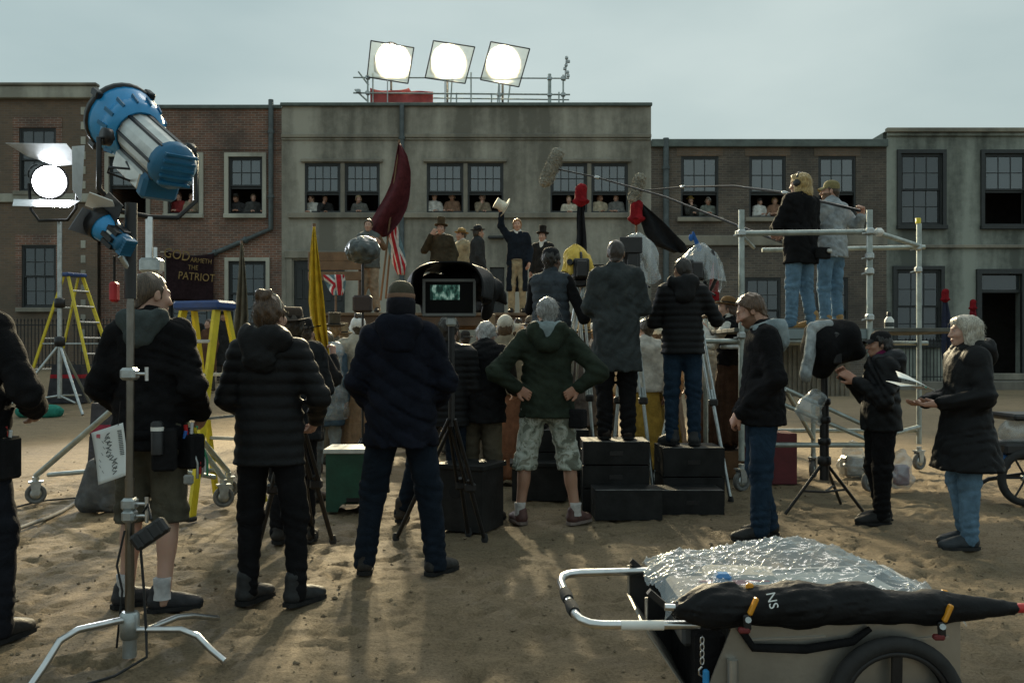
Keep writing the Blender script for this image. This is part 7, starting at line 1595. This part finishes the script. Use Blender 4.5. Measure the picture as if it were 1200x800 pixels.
# ------------------------------------------------------------------ crowd around the platform
def rc(i, *c): return c[i % len(c)]
ST_SK = cloth((.17, .1, .055), var=.4)
CR = [  # px, Y, yaw, h, label, top, bottom, hair, hat
 (411, 15.4, 5, 1.56, 'person in white bonnet and brown bodice with a striped brown skirt', dict(mat=cloth((.14, .07, .04)), hem=.95, shirt=cloth((.55, .55, .52))), dict(kind='skirt', mat=ST_SK, hem=.3), ('mid', (.06, .04, .02)), ('bonnet', (.6, .62, .6))),
 (428, 14.8, -10, 1.62, 'person in cream coat and grey breeches seen from behind beside the white bonnet', dict(mat=cloth((.3, .27, .17)), hem=.68, fit=1.1), dict(kind='breeches', mat=cloth((.2, .21, .18)), len=.2), ('short', (.1, .08, .05)), None),
 (397, 16.0, 12, 1.66, 'person in dark coat standing left of the white bonnet', dict(mat=cloth((.02, .02, .021)), hem=.5), dict(mat=cloth((.03, .03, .03))), ('short', (.03, .02, .015)), None),
 (357, 8.6, -18, 1.66, 'person in black felt hat gripping the yellow flag pole', dict(mat=cloth((.015, .015, .016)), hem=.6, scarf=cloth((.4, .32, .2))), dict(mat=cloth((.1, .1, .1))), ('mid', (.06, .04, .025)), ('brim', (.018, .016, .015))),
 (383, 10.6, 8, 1.6, 'person in blue coat under a clear plastic poncho', dict(mat=cloth((.05, .08, .11)), hem=.6, fit=1.1), dict(mat=cloth((.2, .22, .22))), ('short', (.1, .08, .05)), None),
 (575, 13.2, 10, 1.7, 'grey curled wig above a brown coat beyond the black vest', dict(mat=cloth((.05, .035, .025)), hem=.5, fit=1.1), dict(kind='breeches', mat=cloth((.14, .135, .1))), ('mid', (.22, .2, .17)), None),
 (589, 11.6, -5, 1.62, 'bald headed person in pale collarless coat in the crowd', dict(mat=cloth((.28, .26, .2)), hem=.7), dict(mat=cloth((.12, .11, .09))), None, None),
 (598, 14.2, 30, 1.68, 'dark haired person with white collar turned in the crowd', dict(mat=cloth((.04, .03, .03)), hem=.7, shirt=cloth((.6, .6, .58))), dict(mat=cloth((.06, .05, .04))), ('short', (.04, .03, .02)), None),
 (607, 12.4, 0, 1.56, 'person in rust brown skirt and tan shawl half hidden by the green jacket', dict(mat=cloth((.16, .1, .06)), hem=.92), dict(kind='skirt', mat=cloth((.11, .05, .03), var=.35)), ('bun', (.1, .06, .03)), None),
 (588, 10.9, 6, 1.7, 'person in grey green breeches standing beside the black vest', dict(mat=cloth((.05, .045, .035)), hem=.72), dict(kind='breeches', mat=cloth((.13, .135, .11))), ('short', (.05, .03, .02)), ('round', (.05, .04, .03))),
 (650, 13.4, 0, 1.56, 'person in pale grey dress and white cap beside the low black box', dict(mat=cloth((.2, .2, .19)), hem=.95), dict(kind='skirt', mat=cloth((.18, .185, .18), var=.3)), ('mid', (.1, .07, .04)), ('bonnet', (.55, .54, .48))),
 (668, 12.2, -12, 1.6, 'person in slate grey dress with cream bonnet behind the tripod', dict(mat=cloth((.1, .105, .11)), hem=.95), dict(kind='skirt', mat=cloth((.11, .115, .12), var=.3)), ('mid', (.1, .07, .04)), ('bonnet', (.55, .5, .36))),
 (688, 13.0, 6, 1.58, 'person in pale dress and straw bonnet beside the long grey coat', dict(mat=cloth((.3, .29, .26)), hem=.95), dict(kind='skirt', mat=cloth((.22, .21, .2), var=.3)), ('mid', (.1, .07, .04)), ('bonnet', (.42, .34, .18))),
 (620, 15.0, -6, 1.72, 'person in dark green coat and black top hat in the crowd', dict(mat=cloth((.03, .035, .028)), hem=.5), dict(mat=cloth((.05, .05, .045))), ('short', (.04, .03, .02)), ('top', (.02, .018, .016))),
 (778, 11.6, 14, 1.6, 'person in cream bonnet, tan shawl and mustard skirt behind the black quilted jacket', dict(mat=cloth((.2, .13, .08)), hem=.92), dict(kind='skirt', mat=cloth((.26, .17, .03), var=.35)), ('mid', (.12, .08, .04)), ('bonnet', (.55, .52, .4))),
 (763, 12.6, -5, 1.62, 'person in mustard dress and dark cape between the tripods', dict(mat=cloth((.03, .03, .03)), hem=.9), dict(kind='skirt', mat=cloth((.22, .14, .03), var=.35)), ('bun', (.1, .06, .03)), None),
 (826, 12.6, 10, 1.6, 'person in brown striped skirt and grey shawl near the wooden chest', dict(mat=cloth((.12, .115, .11)), hem=.9), dict(kind='skirt', mat=cloth((.1, .07, .05), var=.35)), ('bun', (.1, .06, .03)), None),
 (712, 14.4, 0, 1.7, 'person in brown coat and round hat behind the cameras', dict(mat=cloth((.06, .04, .025)), hem=.5), dict(mat=cloth((.06, .05, .04))), ('short', (.04, .03, .02)), ('round', (.06, .045, .03))),
 (742, 14.8, 8, 1.66, 'person in grey coat with bare fair head behind the cameras', dict(mat=cloth((.09, .09, .085)), hem=.5), dict(mat=cloth((.06, .05, .04))), ('short', (.3, .2, .09)), None),
 (545, 14.6, 0, 1.68, 'person in russet coat and black round hat near the platform', dict(mat=cloth((.09, .035, .022)), hem=.5), dict(mat=cloth((.06, .05, .04))), ('short', (.04, .03, .02)), ('round', (.025, .022, .02))),
 (505, 14.9, 5, 1.66, 'person in dun coat with long brown hair near the platform', dict(mat=cloth((.13, .1, .06)), hem=.5), dict(mat=cloth((.06, .05, .04))), ('bob', (.1, .06, .03)), None),
 (478, 15.2, -8, 1.64, 'person in pale shirt and dark waistcoat near the platform', dict(mat=cloth((.03, .03, .03)), vest=cloth((.5, .49, .45)), hem=.85), dict(mat=cloth((.1, .09, .07))), ('short', (.08, .05, .03)), None),
 (453, 14.9, 3, 1.6, 'person in grey shawl and white frilled cap near the flag bearer', dict(mat=cloth((.12, .12, .12)), hem=.9), dict(kind='skirt', mat=cloth((.07, .06, .06))), ('mid', (.08, .05, .03)), ('bonnet', (.5, .5, .48))),
 (366, 14.6, 20, 1.62, 'person in black cloak standing under the yellow flag', dict(mat=cloth((.014, .014, .015)), hem=.4, flare=1.2), dict(mat=cloth((.03, .03, .03))), ('short', (.04, .03, .02)), ('round', (.02, .018, .017))),
 (228, 22.5, 175, 1.66, 'pale faced spectator in black hat under the gold lettered banner', dict(mat=cloth((.02, .02, .02)), hem=.4), dict(mat=cloth((.04, .035, .03))), ('short', (.04, .03, .02)), ('round', (.016, .015, .014))),
 (205, 22.0, 160, 1.6, 'spectator in brown shawl against the red brick house', dict(mat=cloth((.09, .06, .04)), hem=.8), dict(kind='skirt', mat=cloth((.06, .05, .045))), ('mid', (.06, .04, .025)), None),
 (262, 22.8, -160, 1.68, 'spectator in dark coat and top hat near the drab grey flag', dict(mat=cloth((.025, .025, .025)), hem=.4), dict(mat=cloth((.05, .045, .04))), ('short', (.04, .03, .02)), ('top', (.016, .015, .014))),
 (245, 21.0, 150, 1.62, 'spectator in rust coat behind the near yellow ladder', dict(mat=cloth((.1, .05, .03)), hem=.5), dict(mat=cloth((.05, .045, .04))), ('short', (.07, .04, .025)), None),
]
CW = {}
for i, (px, Y, yw, h, lab, tp, bt, hr, ht) in enumerate(CR):
    bt = dict(bt); k = {}
    if px == 357: k['pose'] = dict(eR=(.3, .12, 1.18), wR=(.14, .3, 1.4), uR=(0, .1, 1), nR=(-1, 0, 0), curl=60)
    sh = dict(col=(.05, .03, .02), shaft=.1)
    if bt.get('kind') == 'breeches': sh = dict(col=(.05, .025, .018), sock=(.3, .31, .28), sockz=.36)
    CW[px] = person(px, Y, lab, h, yw, far=Y > 9, top=tp, bottom=bt, hair=hr, hat=ht, shoes=sh, skin=rc(i, FAIR, (.42, .25, .18), TAN), group=None, head=(rc(i, 0, 14, -10), rc(i, 0, 3)), **k)
NX = 0
for px, Y, yw, c, sk, ht, lab in (
 (402, 13.2, 6, (.42, .4, .34), (.2, .15, .1), ('top', (.2, .15, .09)), 'person in cream smock and tan round hat under the grey wind bag'),
 (440, 13.8, -8, (.2, .14, .09), None, ('round', (.1, .07, .04)), 'person in chestnut coat and brown round hat below the flag bearer'),
 (593, 9.8, 4, (.24, .2, .14), (.2, .09, .05), ('bonnet', (.5, .47, .4)), 'person in fawn shawl, russet skirt and oat coloured bonnet by the green jacket'),
 (632, 11.4, -6, (.34, .32, .27), (.28, .27, .25), ('bonnet', (.6, .58, .52)), 'person in pale linen dress and white bonnet behind the low black box'),
 (657, 10.9, 10, (.16, .17, .18), (.24, .25, .25), None, 'bareheaded person in grey bodice and silver grey skirt by the tripod'),
 (676, 14.6, 0, (.3, .26, .18), None, ('top', (.33, .25, .12)), 'person in buff coat and straw coloured hat below the black flag'),
 (697, 11.2, -4, (.44, .42, .38), (.26, .25, .23), ('bonnet', (.58, .56, .5)), 'person in off white blouse and ash grey skirt beside the long grey coat'),
 (757, 10.6, 3, (.46, .44, .4), (.3, .19, .04), None, 'bareheaded person in white blouse and ochre skirt between the box stacks'),
 (784, 13.4, 0, (.38, .35, .3), (.16, .12, .09), ('bonnet', (.55, .5, .4)), 'person in stone coloured dress and biscuit bonnet beyond the milky plastic'),
 (843, 14.2, 12, (.26, .18, .12), None, ('round', (.24, .16, .08)), 'person in snuff brown coat and tan hat beyond the brown skirt'),
 (532, 12.6, 5, (.38, .36, .32), None, None, 'person in pale linen shirt beyond the hooded monitor'),
 (490, 12.9, -5, (.22, .16, .1), (.14, .1, .07), ('bonnet', (.5, .46, .38)), 'person in tan gown and linen bonnet beyond the navy jacket'),
 (392, 11.4, 4, (.1, .09, .07), None, ('top', (.06, .05, .035)), 'person in drab coat and dark felt hat by the spread low flag'),
 (419, 10.8, -8, (.36, .33, .27), (.2, .13, .08), ('bonnet', (.62, .62, .6)), 'person in pale gown and bright white bonnet beneath the wind bag'),
 (446, 11.6, 6, (.16, .1, .06), None, ('round', (.14, .09, .05)), 'person in ginger brown coat and brown hat beside the olive cap'),
 (573, 10.4, -6, (.13, .1, .07), None, ('top', (.2, .15, .1)), 'person in umber coat and pale brown hat beside the black vest'),
 (604, 10.7, 9, (.4, .37, .3), (.22, .11, .07), ('bonnet', (.56, .52, .42)), 'person in ecru blouse and brick brown skirt left of the grey hair'),
 (624, 10.5, -3, (.2, .17, .12), None, ('round', (.1, .08, .06)), 'person in khaki brown coat and dark hat behind the grey hair'),
 (664, 11.8, 5, (.3, .27, .22), (.27, .26, .24), ('bonnet', (.6, .57, .5)), 'person in sand coloured bodice and pale pleated skirt right of the grey hair'),
 (684, 10.9, -7, (.12, .1, .09), None, ('top', (.28, .2, .1)), 'person in dark umber coat and straw hat beside the long grey coat'),
 (770, 10.9, 8, (.3, .22, .14), (.25, .17, .05), ('bonnet', (.6, .58, .48)), 'person in honey coloured shawl and cream bonnet between the camera crew'),
 (829, 11.3, -5, (.4, .37, .33), (.12, .07, .05), ('bonnet', (.5, .46, .38)), 'person in ivory blouse and dark umber skirt by the tripod and chest'),
):
    NX += 1
    person(px, Y, lab, 1.66 + .03 * (NX % 5), yw, far=True, top=dict(mat=cloth(c), hem=.93 if sk else .55), bottom=dict(kind='skirt', mat=cloth(sk, var=.35), flare=.24) if sk else dict(mat=cloth((.14, .12, .09))), hair=(rc(NX, 'mid', 'short', 'bun'), rc(NX, (.1, .06, .03), (.2, .13, .06), (.05, .035, .02))), hat=ht, skin=rc(NX, FAIR, TAN), head=(rc(NX, -15, 0, 20), 0))
sd_obj('poncho', lambda s: (s.cone((0, 0, .72), (0, -.0, 1.32), .25, .21, .05, (1, .75, 1)), s.disp(crumple(91, .016, 1.0)), s.cut((0, 0, -1), -.6), s.ell((0, .02, 1.5), (.1, .1, .15), .02, 'd')), (-.5, -.45, .3), (.5, .45, 1.65), .022, POLY, CW[383]['root'])

# ------------------------------------------------------------------ onlookers at the windows
SILL = dict(eL=(-.27, .06, 1.16), wL=(-.07, .24, 1.2), eR=(.27, .06, 1.16), wR=(.07, .24, 1.2), nL=(0, -.3, -1), nR=(0, -.3, -1))
YW = YF + .34
WP = [
 (210, 239, 'onlooker in red dress at the red brick house window', (.2, .03, .03), ('bun', (.1, .05, .03)), None),
 (225, 239, 'onlooker in pale jacket beside the red dress at the window', (.26, .22, .16), ('short', (.12, .08, .05)), None),
 (279, 239, 'onlooker in dark coat at the window by the drainpipe, shoulder to the frame', (.035, .035, .037), ('short', (.05, .03, .02)), ('round', (.02, .018, .016))),
 (297, 240, 'bareheaded onlooker in charcoal coat at the window by the drainpipe', (.06, .06, .058), ('short', (.12, .08, .05)), None),
 (365, 241, 'onlooker in white blouse at the left stucco house window', (.5, .49, .45), ('mid', (.07, .05, .03)), None),
 (381, 241, 'onlooker in black at the left stucco house window beside the white blouse', (.03, .03, .03), ('short', (.04, .03, .02)), None),
 (422, 240, 'onlooker with white cap and grey shawl alone at her stucco house window', (.12, .12, .11), ('mid', (.3, .2, .1)), ('bonnet', (.6, .55, .42))),
 (509, 239, 'onlooker in white shirt sleeves leaning out above the brown top hat', (.55, .54, .5), ('short', (.12, .06, .03)), None),
 (530, 239, 'onlooker in brown bodice and white cap next to the white shirt sleeves', (.2, .12, .08), ('mid', (.1, .06, .03)), ('bonnet', (.6, .58, .55))),
 (565, 240, 'onlooker in tan shawl and white cap above the raised white hat', (.26, .21, .15), ('mid', (.12, .07, .04)), ('bonnet', (.58, .57, .52))),
 (667, 241, 'onlooker in cream blouse leaning far out with folded arms', (.55, .5, .4), ('bun', (.16, .1, .05)), None),
 (703, 240, 'onlooker in cream shawl with auburn hair at the right stucco house window', (.42, .36, .26), ('mid', (.16, .07, .03)), None),
 (722, 240, 'onlooker in grey waistcoat and white sleeves at the right stucco house window', (.16, .16, .15), ('short', (.1, .06, .03)), None),
 (809, 243, 'onlooker in straw hat and dark coat at the grey brown brick house', (.05, .05, .045), ('short', (.06, .04, .02)), ('round', (.45, .34, .1))),
 (829, 243, 'onlooker in white head scarf and grey green shawl at the grey brown brick house', (.17, .19, .17), ('mid', (.1, .06, .03)), ('bonnet', (.58, .56, .52))),
 (890, 245, 'onlooker in white blouse at the grey brown brick house by the scaffold', (.58, .58, .55), ('short', (.05, .03, .02)), ('beanie', (.03, .028, .027))),
 (908, 244, 'onlooker in rose brown bodice and straw cap by the scaffold', (.26, .15, .1), ('mid', (.2, .12, .05)), ('bonnet', (.5, .36, .16))),
]
for i, (px, py, lab, c, hr, ht) in enumerate(WP):
    zt = Z(py - 8.5, YW) + .12; h = zt - 4.782
    person(px, YW, lab, h, 180 + rc(i, -14, 10, 0, 16), 4.782, far=True, top=dict(mat=cloth(c), hem=.9, fit=1.05, shirt=cloth((.5, .49, .46)) if i % 3 == 0 else None), bottom=dict(mat=cloth((.05, .045, .04))), hair=hr, hat=ht, skin=rc(i, FAIR, (.5, .31, .23), TAN), head=(rc(i, 0, 22, -18, 8, -26), rc(i, -12, -6, -16)), pose=rc(i, SILL, dict(SILL, wR=(.05, .2, 1.42), eR=(.2, .2, 1.2), uR=(-.2, .0, 1), nR=(0, -1, 0)), dict(SILL, sL=(-.168, .1, 1.36), sR=(.168, .06, 1.38), head=(.02, .17, 1.58)), dict(SILL, eL=(-.3, .02, 1.16), wL=(-.24, .24, 1.2))), group='onlookers at the windows')
